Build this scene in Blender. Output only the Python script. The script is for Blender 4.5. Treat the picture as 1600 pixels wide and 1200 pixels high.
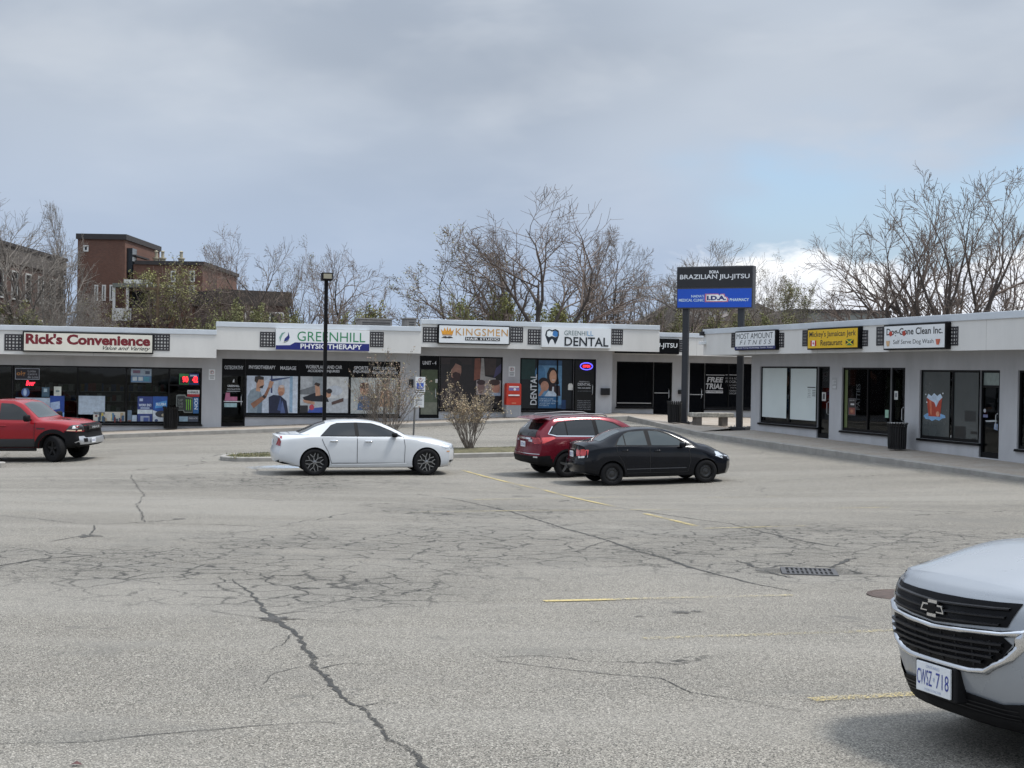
import bpy, bmesh, math, random
import numpy as np
from mathutils import Vector, Matrix
from mathutils.bvhtree import BVHTree
from mathutils.geometry import delaunay_2d_cdt
for o in list(bpy.data.objects): bpy.data.objects.remove(o)
SC = bpy.context.scene
COL = SC.collection
random.seed(7)
# ------------------------------------------------------------------ camera
FPX = 2222.2; EYE = Vector((0, 0, 1.7)); PITCH = math.atan(18/FPX); ROLL = .0165
fw = Vector((0, math.cos(PITCH), -math.sin(PITCH))); r0 = Vector((1, 0, 0)); u0 = r0.cross(fw)
RT = r0*math.cos(ROLL) + u0*math.sin(ROLL); UP = u0*math.cos(ROLL) - r0*math.sin(ROLL)
cd = bpy.data.cameras.new('camera'); cam = bpy.data.objects.new('camera', cd); COL.objects.link(cam)
m = Matrix.Identity(4)
for i in range(3): m[i][0] = RT[i]; m[i][1] = UP[i]; m[i][2] = -fw[i]; m[i][3] = EYE[i]
cam.matrix_world = m
cd.sensor_width = 36; cd.lens = 36*FPX/1600; cd.clip_start = .1; cd.clip_end = 5000
SC.camera = cam
SC.view_settings.view_transform = 'Standard'; SC.view_settings.look = 'None'
SC.view_settings.exposure = 0.58; SC.view_settings.gamma = 1
SC.cycles.use_denoising = True
SC.cycles.max_bounces = 8; SC.cycles.transparent_max_bounces = 12
# ------------------------------------------------------------------ sky and sun
SUN_EL = math.radians(65); SUN_AZ = math.radians(96)      # azimuth clockwise from +Y
world = bpy.data.worlds.new('World'); SC.world = world; world.use_nodes = True
def build_sky():
    nt = world.node_tree; N = nt.nodes; K = nt.links; N.clear()
    out = N.new('ShaderNodeOutputWorld'); bg = N.new('ShaderNodeBackground'); bg.inputs[1].default_value = .1
    K.new(bg.outputs[0], out.inputs[0])
    sky = N.new('ShaderNodeTexSky'); sky.sky_type = 'NISHITA'; sky.sun_disc = False
    sky.sun_elevation = SUN_EL; sky.sun_rotation = SUN_AZ; sky.air_density = 1.2; sky.dust_density = 2.0
    tc = N.new('ShaderNodeTexCoord'); sp = N.new('ShaderNodeSeparateXYZ'); K.new(tc.outputs['Generated'], sp.inputs[0])
    def math_(op, a, b=None, clamp=False):
        n = N.new('ShaderNodeMath'); n.operation = op; n.use_clamp = clamp
        for i, v in enumerate((a, b)):
            if v is None: continue
            if isinstance(v, (int, float)): n.inputs[i].default_value = v
            else: K.new(v, n.inputs[i])
        return n.outputs[0]
    def ramp(v, lo, hi):
        n = N.new('ShaderNodeMapRange'); n.interpolation_type = 'SMOOTHSTEP'
        K.new(v, n.inputs[0]); n.inputs[1].default_value = lo; n.inputs[2].default_value = hi
        return n.outputs[0]
    def noise(scale, loc, det=6, rough=.55, sc=(1, 1, 1), dist=.2):
        mp = N.new('ShaderNodeMapping'); mp.inputs['Location'].default_value = loc; mp.inputs['Scale'].default_value = sc
        K.new(tc.outputs['Generated'], mp.inputs[0])
        n = N.new('ShaderNodeTexNoise'); K.new(mp.outputs[0], n.inputs['Vector'])
        n.inputs['Scale'].default_value = scale; n.inputs['Detail'].default_value = det
        n.inputs['Roughness'].default_value = rough; n.inputs['Distortion'].default_value = dist
        return n.outputs[0]
    def mixc(f, a, b):
        n = N.new('ShaderNodeMix'); n.data_type = 'RGBA'
        if isinstance(f, (int, float)): n.inputs[0].default_value = f
        else: K.new(f, n.inputs[0])
        for i, v in ((6, a), (7, b)):
            if isinstance(v, tuple): n.inputs[i].default_value = (*v, 1)
            else: K.new(v, n.inputs[i])
        return n.outputs[2]
    x, y, z = sp.outputs
    # the cloud deck: soft grey sheet, bluer towards the horizon, with darker bellies
    big = noise(2.2, (3.1, 0.4, 1.7), 3, .5, (1, 1, 2.4))
    fine = noise(6.0, (1.3, 5.2, .7), 4, .55, (1, 1, 2.6))
    deck = mixc(ramp(big, .36, .64), (2.6, 3.0, 3.62), (3.6, 4.02, 4.62))
    deck = mixc(math_('MULTIPLY', ramp(fine, .44, .74), .4), deck, (4.7, 5.0, 5.4))
    hz = ramp(z, .02, .22)
    deck = mixc(math_('MULTIPLY', math_('SUBTRACT', 1.0, hz), .9), deck, (3.0, 3.75, 5.0))
    # the break in the deck towards the north-east: blue sky and a low bank of cumulus
    az = math_('ADD', x, math_('MULTIPLY', math_('SUBTRACT', big, .5), .5))
    gapn = noise(3.4, (7.7, 2.4, 3.0), 3, .55, (1, 1, 2.2))
    gap = math_('MULTIPLY', ramp(az, .13, .24), ramp(math_('ADD', gapn, math_('MULTIPLY', z, -1.6)), .16, .34))
    gap = math_('MULTIPLY', gap, ramp(math_('ADD', z, math_('MULTIPLY', math_('SUBTRACT', fine, .5), .12)), .185, .135))
    blue = mixc(.5, sky.outputs[0], (3.0, 4.4, 6.4))
    low = mixc(gap, deck, blue)
    cn = noise(9.0, (2.2, 1.1, 4.4), 6, .6, (1, 1, 2.0), .4)
    ch = math_('SUBTRACT', math_('ADD', math_('MULTIPLY', cn, .11), .035), z)
    cum = math_('MULTIPLY', ramp(ch, -.004, .012), ramp(az, .08, .2))
    shade = noise(14.0, (5.2, 9.1, 2.4), 3, .6, (1, 1, 1.6))
    white = mixc(ramp(shade, .38, .62), (5.9, 6.2, 6.8), (7.6, 7.7, 7.8))
    col = mixc(cum, low, white)
    # a cloudy sky is brighter overhead than near the horizon
    zen = math_('ADD', 1.0, math_('MULTIPLY', ramp(z, .2, .95), 1.7)); vm = N.new('ShaderNodeVectorMath'); vm.operation = 'SCALE'; K.new(col, vm.inputs[0]); K.new(zen, vm.inputs['Scale'])
    K.new(vm.outputs[0], bg.inputs[0])
build_sky()
world.cycles.sampling_method = 'MANUAL'; world.cycles.sample_map_resolution = 256
sd = bpy.data.lights.new('sun', 'SUN'); sd.energy = 2.2; sd.angle = math.radians(11); sd.color = (1, .965, .91)
sun = bpy.data.objects.new('sun', sd); COL.objects.link(sun)
sdir = Vector((math.sin(SUN_AZ)*math.cos(SUN_EL), math.cos(SUN_AZ)*math.cos(SUN_EL), math.sin(SUN_EL)))
sun.rotation_euler = sdir.to_track_quat('Z', 'Y').to_euler(); sun.location = (0, -20, 60)
# ------------------------------------------------------------------ frames of the place
A16 = math.radians(16)
U = Vector((math.cos(A16), math.sin(A16), 0)); NV = Vector((-math.sin(A16), math.cos(A16), 0))
def ray(px, py): return fw + RT*((px-800)/FPX) + UP*((600-py)/FPX)
def at_depth(px, py, d): return EYE + ray(px, py)*d
class Frame:
    def __init__(s, o, xd, yd):
        s.o = Vector(o); s.x = xd; s.y = yd
        s.M = Matrix(((xd.x, yd.x, 0, s.o.x), (xd.y, yd.y, 0, s.o.y), (0, 0, 1, 0), (0, 0, 0, 1)))
    def pt(s, px, py, y=0):
        r = ray(px, py); k = (y-(EYE-s.o).dot(s.y))/r.dot(s.y); P = EYE + r*k
        return (P-s.o).dot(s.x), P.z
    def X(s, px, y=0, py=560): return s.pt(px, py, y)[0]
    def Z(s, px, py, y=0): return s.pt(px, py, y)[1]
    def w(s, x, y, z): return s.o + s.x*x + s.y*y + Vector((0, 0, z))
LF = Frame((-11.98, 58.5, 0), U, NV)            # left row: x runs right along the wall, y runs back
RF = Frame((13.75, 41.0, 0), -NV, U)            # right row: x runs towards the camera, y runs back
def zbL(s): return -.73 + .0407*s               # pavement height along the left wall
def zbR(x): return -.56 - .011*x
# ------------------------------------------------------------------ ground heights: thin-plate spline
CP = []
for yy in (-12, 0, 8, 16, 25):
    for xx in (-16, 0, 16): CP.append((xx, yy, -.0325*yy))
CP += [(3.6, 36, -1.15), (-4, 38, -1.16), (-9, 43, -1.16), (-.3, 45.2, -1.0), (-14.4, 44.7, -1.37), (-24, 44, -1.6)]
for s in (-22, -14, -7, 0, 8, 16):
    p = LF.w(s, -2.3, 0); CP.append((p.x, p.y, zbL(s)-.2))
    p = LF.w(s, 8, 0); CP.append((p.x, p.y, zbL(s)-.5))
for X, D, z in ((17.2, 20, -.72), (12.74, 35.4, -.80), (11.8, 38.7, -.78), (8.26, 51, -.70), (6.8, 56, -.57), (26, 35, -.9), (20, 52, -.8), (8, 70, -.8)): CP.append((X, D, z))
_P = np.array(CP)
def _phi(r2): return np.where(r2 > 1e-9, .5*r2*np.log(np.maximum(r2, 1e-9)), 0)
def _solve():
    n = len(_P); d2 = ((_P[:, None, :2]-_P[None, :, :2])**2).sum(-1)
    A = np.zeros((n+3, n+3)); A[:n, :n] = _phi(d2) + np.eye(n)*2.0; A[:n, n] = 1; A[:n, n+1:] = _P[:, :2]; A[n:, :n] = A[:n, n:].T
    return np.linalg.solve(A, np.concatenate([_P[:, 2], np.zeros(3)]))
_W = _solve()
def gz_arr(x, y):
    x = np.asarray(x, float); y = np.asarray(y, float); n = len(_P)
    r2 = (x[..., None]-_P[:, 0])**2 + (y[..., None]-_P[:, 1])**2
    z = _phi(r2) @ _W[:n] + _W[n] + _W[n+1]*x + _W[n+2]*y
    d = np.sqrt((x/1.0)**2 + (y-30)**2); k = np.clip((d-42)/30, 0, 1); k = k*k*(3-2*k)
    return z*(1-k) + (-1.1)*k
def gz(x, y): return float(gz_arr(np.array([x]), np.array([y]))[0])
def ground_px(px, py):
    r = ray(px, py); z = -.6
    for _ in range(40):
        k = (z-EYE.z)/r.z if r.z < -1e-4 else 60
        P = EYE + r*k; z = .5*z + .5*gz(P.x, P.y)
    return Vector((P.x, P.y, gz(P.x, P.y)))
# ------------------------------------------------------------------ materials
MATS = {}
def mat(name, col, rough=.6, metal=0, var=.10, scale=2.5, bump=0., bscale=60, coat=0, spec=.5, emit=0, alpha=1, streak=0):
    if name in MATS: return MATS[name]
    M = bpy.data.materials.new(name); M.use_nodes = True; nt = M.node_tree; N = nt.nodes; K = nt.links
    b = N['Principled BSDF']; b.inputs['Roughness'].default_value = rough; b.inputs['Metallic'].default_value = metal
    b.inputs['Coat Weight'].default_value = coat; b.inputs['Coat Roughness'].default_value = .04
    b.inputs['Specular IOR Level'].default_value = spec
    c = (*col, 1); b.inputs['Base Color'].default_value = c
    if var or bump:
        tc = N.new('ShaderNodeTexCoord')
    if var:
        n = N.new('ShaderNodeTexNoise'); n.inputs['Scale'].default_value = scale; n.inputs['Detail'].default_value = 7
        n.inputs['Roughness'].default_value = .62
        if streak:
            mp = N.new('ShaderNodeMapping'); mp.inputs['Scale'].default_value = (1, 1, streak); K.new(tc.outputs['Object'], mp.inputs[0]); K.new(mp.outputs[0], n.inputs['Vector'])
        else: K.new(tc.outputs['Object'], n.inputs['Vector'])
        r = N.new('ShaderNodeValToRGB'); r.color_ramp.elements[0].position = .28; r.color_ramp.elements[1].position = .72
        r.color_ramp.elements[0].color = (*[v*(1-var) for v in col], 1); r.color_ramp.elements[1].color = (*[min(1, v*(1+var)) for v in col], 1)
        K.new(n.outputs[0], r.inputs[0]); K.new(r.outputs[0], b.inputs['Base Color'])
        mr = N.new('ShaderNodeMapRange'); mr.inputs[3].default_value = max(0, rough-.06); mr.inputs[4].default_value = min(1, rough+.08)
        K.new(n.outputs[0], mr.inputs[0]); K.new(mr.outputs[0], b.inputs['Roughness'])
    if bump:
        n2 = N.new('ShaderNodeTexNoise'); n2.inputs['Scale'].default_value = bscale; n2.inputs['Detail'].default_value = 4
        K.new(tc.outputs['Object'], n2.inputs['Vector'])
        bp = N.new('ShaderNodeBump'); bp.inputs['Strength'].default_value = bump; bp.inputs['Distance'].default_value = .01
        K.new(n2.outputs[0], bp.inputs['Height']); K.new(bp.outputs[0], b.inputs['Normal'])
    if emit:
        b.inputs['Emission Color'].default_value = c; b.inputs['Emission Strength'].default_value = emit
    MATS[name] = M; return M
def glass_mat(name, tint, clear, rough=.02):
    if name in MATS: return MATS[name]
    M = bpy.data.materials.new(name); M.use_nodes = True; nt = M.node_tree; N = nt.nodes; K = nt.links; N.clear()
    out = N.new('ShaderNodeOutputMaterial'); mx = N.new('ShaderNodeMixShader'); fr = N.new('ShaderNodeFresnel'); fr.inputs[0].default_value = 1.3
    tr = N.new('ShaderNodeBsdfTransparent'); tr.inputs[0].default_value = (clear*tint[0], clear*tint[1], clear*tint[2], 1)
    gl = N.new('ShaderNodeBsdfGlossy'); gl.inputs['Roughness'].default_value = rough; gl.inputs[0].default_value = (.9, .93, .95, 1)
    tcn = N.new('ShaderNodeTexCoord'); nz = N.new('ShaderNodeTexNoise'); nz.inputs['Scale'].default_value = .9; bp = N.new('ShaderNodeBump')
    bp.inputs['Strength'].default_value = .05; bp.inputs['Distance'].default_value = .05
    K.new(tcn.outputs['Object'], nz.inputs['Vector']); K.new(nz.outputs[0], bp.inputs['Height']); K.new(bp.outputs[0], gl.inputs['Normal'])
    K.new(fr.outputs[0], mx.inputs[0]); K.new(tr.outputs[0], mx.inputs[1]); K.new(gl.outputs[0], mx.inputs[2]); K.new(mx.outputs[0], out.inputs[0])
    MATS[name] = M; return M
# ------------------------------------------------------------------ mesh helpers
class MB:
    def __init__(s): s.v = []; s.f = []; s.m = []
    def add(s, vs, fs, mi=0):
        k = len(s.v); s.v += [tuple(p) for p in vs]; s.f += [tuple(i+k for i in f) for f in fs]; s.m += [mi]*len(fs); return s
    def box(s, x0, x1, y0, y1, z0, z1, mi=0):
        return s.add([(x0,y0,z0),(x1,y0,z0),(x1,y1,z0),(x0,y1,z0),(x0,y0,z1),(x1,y0,z1),(x1,y1,z1),(x0,y1,z1)],
            [(0,3,2,1),(4,5,6,7),(0,1,5,4),(1,2,6,5),(2,3,7,6),(3,0,4,7)], mi)
    def prism(s, poly, y0, y1, mi=0):      # poly in x,z ; extruded along y
        n = len(poly); vs = [(x, y0, z) for x, z in poly] + [(x, y1, z) for x, z in poly]
        fs = [tuple(range(n)), tuple(range(2*n-1, n-1, -1))] + [(i, i+n, (i+1)%n+n, (i+1)%n) for i in range(n)]
        return s.add(vs, fs, mi)
    def vprism(s, poly, z0, z1, mi=0):     # poly in x,y ; extruded along z
        n = len(poly); vs = [(x, y, z0) for x, y in poly] + [(x, y, z1) for x, y in poly]
        fs = [tuple(range(n-1, -1, -1)), tuple(range(n, 2*n))] + [(i, (i+1)%n, (i+1)%n+n, i+n) for i in range(n)]
        return s.add(vs, fs, mi)
    def quad(s, x0, x1, z0, z1, y, mi=0): return s.add([(x0,y,z0),(x1,y,z0),(x1,y,z1),(x0,y,z1)], [(0,1,2,3)], mi)
    def poly(s, pts, y, mi=0): return s.add([(x, y, z) for x, z in pts], [tuple(range(len(pts)))], mi)
    def tube(s, path, rad, n=6, mi=0, cap=True):
        P = [Vector(p) for p in path]; k = len(P); rad = rad if isinstance(rad, (list, tuple)) else [rad]*k
        vs = []; ref = Vector((0, 0, 1))
        for i in range(k):
            t = (P[min(i+1, k-1)]-P[max(i-1, 0)]).normalized()
            a = t.cross(ref if abs(t.dot(ref)) < .95 else Vector((1, 0, 0))).normalized(); b = t.cross(a)
            for j in range(n):
                an = 2*math.pi*j/n; vs.append(P[i] + (a*math.cos(an)+b*math.sin(an))*rad[i])
        fs = [(i*n+j, i*n+(j+1)%n, (i+1)*n+(j+1)%n, (i+1)*n+j) for i in range(k-1) for j in range(n)]
        if cap: fs += [tuple(range(n-1, -1, -1)), tuple(range((k-1)*n, k*n))]
        return s.add(vs, fs, mi)
    def lathe(s, prof, n=24, c=(0, 0, 0), axis='z', mi=0):     # prof: (r, h)
        vs = []
        for r, h in prof:
            for j in range(n):
                a = 2*math.pi*j/n; p = (r*math.cos(a), r*math.sin(a), h)
                if axis == 'y': p = (p[0], p[2], p[1])
                vs.append((p[0]+c[0], p[1]+c[1], p[2]+c[2]))
        k = len(prof)
        fs = [(i*n+j, i*n+(j+1)%n, (i+1)*n+(j+1)%n, (i+1)*n+j) for i in range(k-1) for j in range(n)]
        return s.add(vs, fs, mi)
    def mesh(s, name, mats, smooth=False, angle=None):
        me = bpy.data.meshes.new(name); me.from_pydata(s.v, [], s.f); me.update()
        for M in (mats if isinstance(mats, (list, tuple)) else [mats]): me.materials.append(M)
        if any(s.m): me.polygons.foreach_set('material_index', s.m)
        if smooth:
            me.polygons.foreach_set('use_smooth', [True]*len(me.polygons))
            if angle: me.set_sharp_from_angle(angle=math.radians(angle))
        return me
    def build(s, name, mats, parent=None, smooth=False, angle=None, bevel=0):
        o = bpy.data.objects.new(name, s.mesh(name, mats, smooth, angle)); COL.objects.link(o)
        if parent is not None: o.parent = parent
        if bevel:
            b = o.modifiers.new('bevel', 'BEVEL'); b.width = bevel; b.segments = 2; b.limit_method = 'ANGLE'
        return o
def link(name, me, parent=None):
    o = bpy.data.objects.new(name, me); COL.objects.link(o)
    if parent is not None: o.parent = parent
    return o
def tag(o, label=None, cat=None, group=None, kind=None):
    if label: o['label'] = label
    if cat: o['category'] = cat
    if group: o['group'] = group
    if kind: o['kind'] = kind
    return o
def empty(name, M=None, loc=None, rz=0):
    o = bpy.data.objects.new(name, None); COL.objects.link(o); o.empty_display_size = .3
    if M is not None: o.matrix_world = M
    if loc is not None: o.location = loc; o.rotation_euler = (0, 0, rz)
    return o
def copy_tree(o, parent=None):
    c = o.copy(); COL.objects.link(c); c.parent = parent
    for ch in [q for q in bpy.data.objects if q.parent == o]: copy_tree(ch, c)
    return c
def ell(cx, cz, rx, rz, n=18, a0=0, a1=360):
    return [(cx+rx*math.cos(math.radians(a0+(a1-a0)*i/(n if a1-a0 == 360 else n-1))), cz+rz*math.sin(math.radians(a0+(a1-a0)*i/(n if a1-a0 == 360 else n-1)))) for i in range(n)]
_TC = {}
def text_mesh(body, bold=0, shear=0, space=1.0):
    key = (body, bold, shear, space)
    if key not in _TC:
        cu = bpy.data.curves.new('t', 'FONT'); cu.body = body; cu.offset = bold; cu.shear = shear; cu.space_character = space; cu.resolution_u = 3
        o = bpy.data.objects.new('t', cu); COL.objects.link(o); bpy.context.view_layer.update()
        me = bpy.data.meshes.new_from_object(o.evaluated_get(bpy.context.evaluated_depsgraph_get()))
        v = [tuple(q.co) for q in me.vertices]; f = [tuple(p.vertices) for p in me.polygons]
        bpy.data.objects.remove(o); bpy.data.curves.remove(cu); bpy.data.meshes.remove(me)
        _TC[key] = (v, f)
    return _TC[key]
def text_into(mb, body, x0, x1, z0, z1, y, mi=0, bold=0, shear=0, space=1.0, rot=False):
    v, f = text_mesh(body, bold, shear, space)
    xs = [p[0] for p in v]; ys = [p[1] for p in v]; a, b, c, d = min(xs), max(xs), min(ys), max(ys)
    if rot: vs = [(x0+(d-p[1])/(d-c)*(x1-x0), y, z0+(p[0]-a)/(b-a)*(z1-z0)) for p in v]
    else: vs = [(x0+(p[0]-a)/(b-a)*(x1-x0), y, z0+(p[1]-c)/(d-c)*(z1-z0)) for p in v]
    mb.add(vs, f, mi); return mb
# ------------------------------------------------------------------ ground
class NT:
    def __init__(s, name):
        s.M = bpy.data.materials.new(name); s.M.use_nodes = True; s.N = s.M.node_tree.nodes; s.K = s.M.node_tree.links; s.b = s.N['Principled BSDF']
        s.tc = s.N.new('ShaderNodeTexCoord').outputs['Object']
    def set(s, sock, v):
        if isinstance(v, (int, float)): sock.default_value = v
        elif isinstance(v, tuple): sock.default_value = (*v, 1) if len(sock.default_value) == 4 and len(v) == 3 else v
        else: s.K.new(v, sock)
    def math(s, op, a, b=None, clamp=False):
        n = s.N.new('ShaderNodeMath'); n.operation = op; n.use_clamp = clamp; s.set(n.inputs[0], a)
        if b is not None: s.set(n.inputs[1], b)
        return n.outputs[0]
    def map(s, v=None, loc=(0,0,0), sc=(1,1,1), rot=(0,0,0)):
        n = s.N.new('ShaderNodeMapping'); s.set(n.inputs[0], v or s.tc); n.inputs[1].default_value = loc; n.inputs[2].default_value = rot; n.inputs[3].default_value = sc; return n.outputs[0]
    def noise(s, scale, v=None, det=5, rough=.6, col=False):
        n = s.N.new('ShaderNodeTexNoise'); s.set(n.inputs['Vector'], v or s.tc); n.inputs['Scale'].default_value = scale; n.inputs['Detail'].default_value = det; n.inputs['Roughness'].default_value = rough
        return n.outputs[1 if col else 0]
    def voro(s, scale, v=None, feat='F1', out=0):
        n = s.N.new('ShaderNodeTexVoronoi'); n.feature = feat; s.set(n.inputs['Vector'], v or s.tc); n.inputs['Scale'].default_value = scale; return n.outputs[out]
    def ramp(s, v, lo, hi, a=0., b=1.):
        n = s.N.new('ShaderNodeMapRange'); n.interpolation_type = 'SMOOTHSTEP'; s.set(n.inputs[0], v)
        for i, q in enumerate((lo, hi, a, b)): s.set(n.inputs[i+1], q)
        return n.outputs[0]
    def mix(s, f, a, b, bt='MIX'):
        n = s.N.new('ShaderNodeMix'); n.data_type = 'RGBA'; n.blend_type = bt; s.set(n.inputs[0], f); s.set(n.inputs[6], a); s.set(n.inputs[7], b); return n.outputs[2]
    def vadd(s, a, b, k):
        n = s.N.new('ShaderNodeVectorMath'); n.operation = 'MULTIPLY_ADD'; s.set(n.inputs[0], b); n.inputs[1].default_value = (k, k, k); s.set(n.inputs[2], a); return n.outputs[0]
    def bump(s, h, st, dist=.01):
        n = s.N.new('ShaderNodeBump'); n.inputs['Strength'].default_value = st; n.inputs['Distance'].default_value = dist; s.set(n.inputs['Height'], h); s.K.new(n.outputs[0], s.b.inputs['Normal'])
TIRED = [(250, 885, 2.4, 1.6), (400, 905, 2.6, 1.7), (120, 870, 2.4, 1.2), (640, 850, 3.2, 2.4), (880, 845, 3.0, 3.4), (1030, 858, 2.2, 2.6),
    (1170, 850, 2.6, 3.2), (480, 930, 1.4, 1.2), (400, 752, 4.2, 3.2), (1340, 838, 3.2, 2.6), (760, 800, 2.0, 3.0), (1250, 893, 1.5, 1.3), (520, 850, 2.2, 2.2), (690, 868, 2.4, 1.6)]
def asphalt():
    t = NT('old_asphalt')
    big = t.noise(.10, det=4); mid = t.noise(.9, det=6); fine = t.noise(9, det=4)
    base = t.mix(t.ramp(big, .35, .65), (.192, .176, .148), (.25, .23, .196))
    base = t.mix(t.math('MULTIPLY', t.ramp(mid, .4, .7), .35), base, (.165, .156, .138))
    base = t.mix(t.math('MULTIPLY', t.ramp(fine, .45, .7), .25), base, (.27, .256, .228))
    cell = t.voro(140, out=1); sv = t.N.new('ShaderNodeSeparateColor'); t.K.new(cell, sv.inputs[0])
    base = t.mix(t.ramp(sv.outputs[0], .60, .9, 0, .9), base, (.47, .44, .385))
    base = t.mix(t.ramp(sv.outputs[1], .52, .82, 0, .92), base, (.042, .040, .036))
    grain = t.noise(240, det=2)
    base = t.mix(t.ramp(grain, .48, .68, 0, .4), base, (.11, .105, .095))
    # old oil drips and tyre-darkened patches
    oil = t.noise(.55, t.map(loc=(4, 9, 0), sc=(1, 1.6, 1)), det=5)
    base = t.mix(t.ramp(oil, .56, .72, 0, .5), base, (.14, .135, .122))
    drip = t.noise(1.7, t.map(loc=(1, 4, 0)), det=3); base = t.mix(t.ramp(drip, .66, .74, 0, .6), base, (.10, .097, .09))
    lane = t.noise(1.0, t.map(rot=(0, 0, -.28), sc=(.06, .42, 1)), det=4); base = t.mix(t.ramp(lane, .42, .62, 0, .3), base, (.29, .275, .245)); base = t.mix(t.ramp(lane, .46, .3, 0, .3), base, (.13, .124, .113))
    # fatigue cracking, only in a few tired areas of the lot
    at = t.N.new('ShaderNodeAttribute'); at.attribute_name = 'tired'; mask = at.outputs['Fac']
    mn = t.noise(.8, t.map(loc=(2, 7, 1)), det=4)
    mask = t.math('MULTIPLY', mask, t.ramp(mn, .32, .48), True)
    flat = t.map(sc=(1, 1, 0)); dv = t.vadd(flat, t.noise(2.6, flat, det=4, col=True), .34)
    e1 = t.voro(2.1, dv, 'DISTANCE_TO_EDGE'); e2 = t.voro(4.6, dv, 'DISTANCE_TO_EDGE')
    wv = t.noise(3.0, t.map(loc=(9, 1, 0)), det=3)
    c1 = t.math('MULTIPLY', t.ramp(e1, t.math('MULTIPLY', wv, .105), 0.0), mask)
    c2 = t.math('MULTIPLY', t.ramp(e2, t.math('MULTIPLY', wv, .13), 0.0), t.math('MULTIPLY', mask, t.ramp(mn, .5, .62)))
    # long wandering hairline cracks over the whole lot
    dv2 = t.vadd(flat, t.noise(.5, flat, det=6, col=True), 2.2)
    e3 = t.voro(.16, dv2, 'DISTANCE_TO_EDGE'); hm = t.ramp(t.noise(.3, t.map(loc=(5, 3, 0)), det=3), .46, .6)
    c3 = t.math('MULTIPLY', t.ramp(e3, .0042, .0012), hm)
    cr = t.math('MAXIMUM', t.math('MAXIMUM', c1, t.math('MULTIPLY', c2, .8)), c3, True)
    base = t.mix(t.math('MULTIPLY', mask, .25), base, (.11, .105, .095))
    base = t.mix(t.math('MULTIPLY', cr, .96), base, (.035, .034, .032))
    t.K.new(base, t.b.inputs['Base Color']); t.b.inputs['Roughness'].default_value = .9; t.b.inputs['Specular IOR Level'].default_value = .25
    h = t.math('SUBTRACT', t.math('MULTIPLY', sv.outputs[0], .5), t.math('MULTIPLY', cr, 2.0)); t.bump(h, .5, .008)
    return t.M
def axis_coords():
    a = list(np.arange(-34, 34.01, 1.0)); 
    for s in (1, -1):
        v = 34
        while v < 2400: v *= 1.35; a.append(s*v)
    return sorted(a)
gx = np.array(axis_coords()); gy = np.array(sorted(list(np.arange(-6, 76, 1.0)) + [-9, -14, -25, -50, -120, -400, 80, 90, 110, 150, 220, 350, 600, 1200, 2400]))
GX, GY = np.meshgrid(gx, gy); GZ = gz_arr(GX, GY)
g = MB(); nx = len(gx)
g.v = [tuple(p) for p in np.stack([GX, GY, GZ], -1).reshape(-1, 3)]
g.f = [(j*nx+i, j*nx+i+1, (j+1)*nx+i+1, (j+1)*nx+i) for j in range(len(gy)-1) for i in range(nx-1)]; g.m = [0]*len(g.f)
_tv = np.zeros(GX.size); _fx, _fy = GX.reshape(-1), GY.reshape(-1)
for _px, _py, _rx, _ry in TIRED:
    _p = ground_px(_px, _py); _r = np.sqrt(((_fx-_p.x)/_rx)**2 + ((_fy-_p.y)/_ry)**2); _k = np.clip((1.5-_r)/1.1, 0, 1); _tv = np.maximum(_tv, _k*_k*(3-2*_k))
GROUND = tag(g.build('ground', asphalt(), smooth=True), kind='structure', label='cracked pale grey asphalt of the plaza car park')
_at = GROUND.data.attributes.new('tired', 'FLOAT', 'POINT'); _at.data.foreach_set('value', _tv.astype(np.float32))
def mesh_ground_z(x, y):
    i = int(np.clip(np.searchsorted(gx, x)-1, 0, nx-2)); j = int(np.clip(np.searchsorted(gy, y)-1, 0, len(gy)-2))
    a = (x-gx[i])/(gx[i+1]-gx[i]); b = (y-gy[j])/(gy[j+1]-gy[j])
    return float((GZ[j, i]*(1-a)+GZ[j, i+1]*a)*(1-b) + (GZ[j+1, i]*(1-a)+GZ[j+1, i+1]*a)*b)
def paint_mat(name, col, wear):
    t = NT(name); nt = t.M.node_tree; out = t.N['Material Output']; mx = t.N.new('ShaderNodeMixShader'); tr = t.N.new('ShaderNodeBsdfTransparent')
    n1 = t.noise(55, det=6); n2 = t.noise(.7, det=4)
    f = t.ramp(t.math('ADD', t.math('MULTIPLY', n1, .7), t.math('MULTIPLY', n2, .55)), wear-.05, wear+.09)
    t.b.inputs['Base Color'].default_value = (*col, 1); t.b.inputs['Roughness'].default_value = .75
    t.K.new(f, mx.inputs[0]); t.K.new(tr.outputs[0], mx.inputs[1]); t.K.new(t.b.outputs[0], mx.inputs[2]); t.K.new(mx.outputs[0], out.inputs[0]); return t.M
def ribbon(pts, widths, lift, jit=0., step=.12):
    P = [ground_px(*p) for p in pts]; out = MB(); L = []
    for k in range(len(P)-1):
        a, b = P[k], P[k+1]; n = max(1, int((b-a).length/step))
        for i in range(n): L.append((a.lerp(b, i/n), widths[k]+(widths[k+1]-widths[k])*i/n))
    L.append((P[-1], widths[-1])); vs = []; off = 0; side = []
    for i, (p, w) in enumerate(L):
        d = (L[min(i+1, len(L)-1)][0]-L[max(i-1, 0)][0]); d.z = 0; d.normalize(); s = Vector((-d.y, d.x, 0))
        off = off*.8 + random.uniform(-jit, jit); c = p + s*off
        for q in (-1, 1):
            e = c + s*(q*w*.5*(random.uniform(.35, 1.5) if jit else 1)); vs.append((e.x, e.y, mesh_ground_z(e.x, e.y)+lift))
    out.add(vs, [(2*i, 2*i+1, 2*i+3, 2*i+2) for i in range(len(L)-1)]); return out
crack_m = paint_mat('crack_dirt', (.04, .038, .034), .53); patch_m = paint_mat('patch_dirt', (.07, .066, .06), .62)
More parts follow.
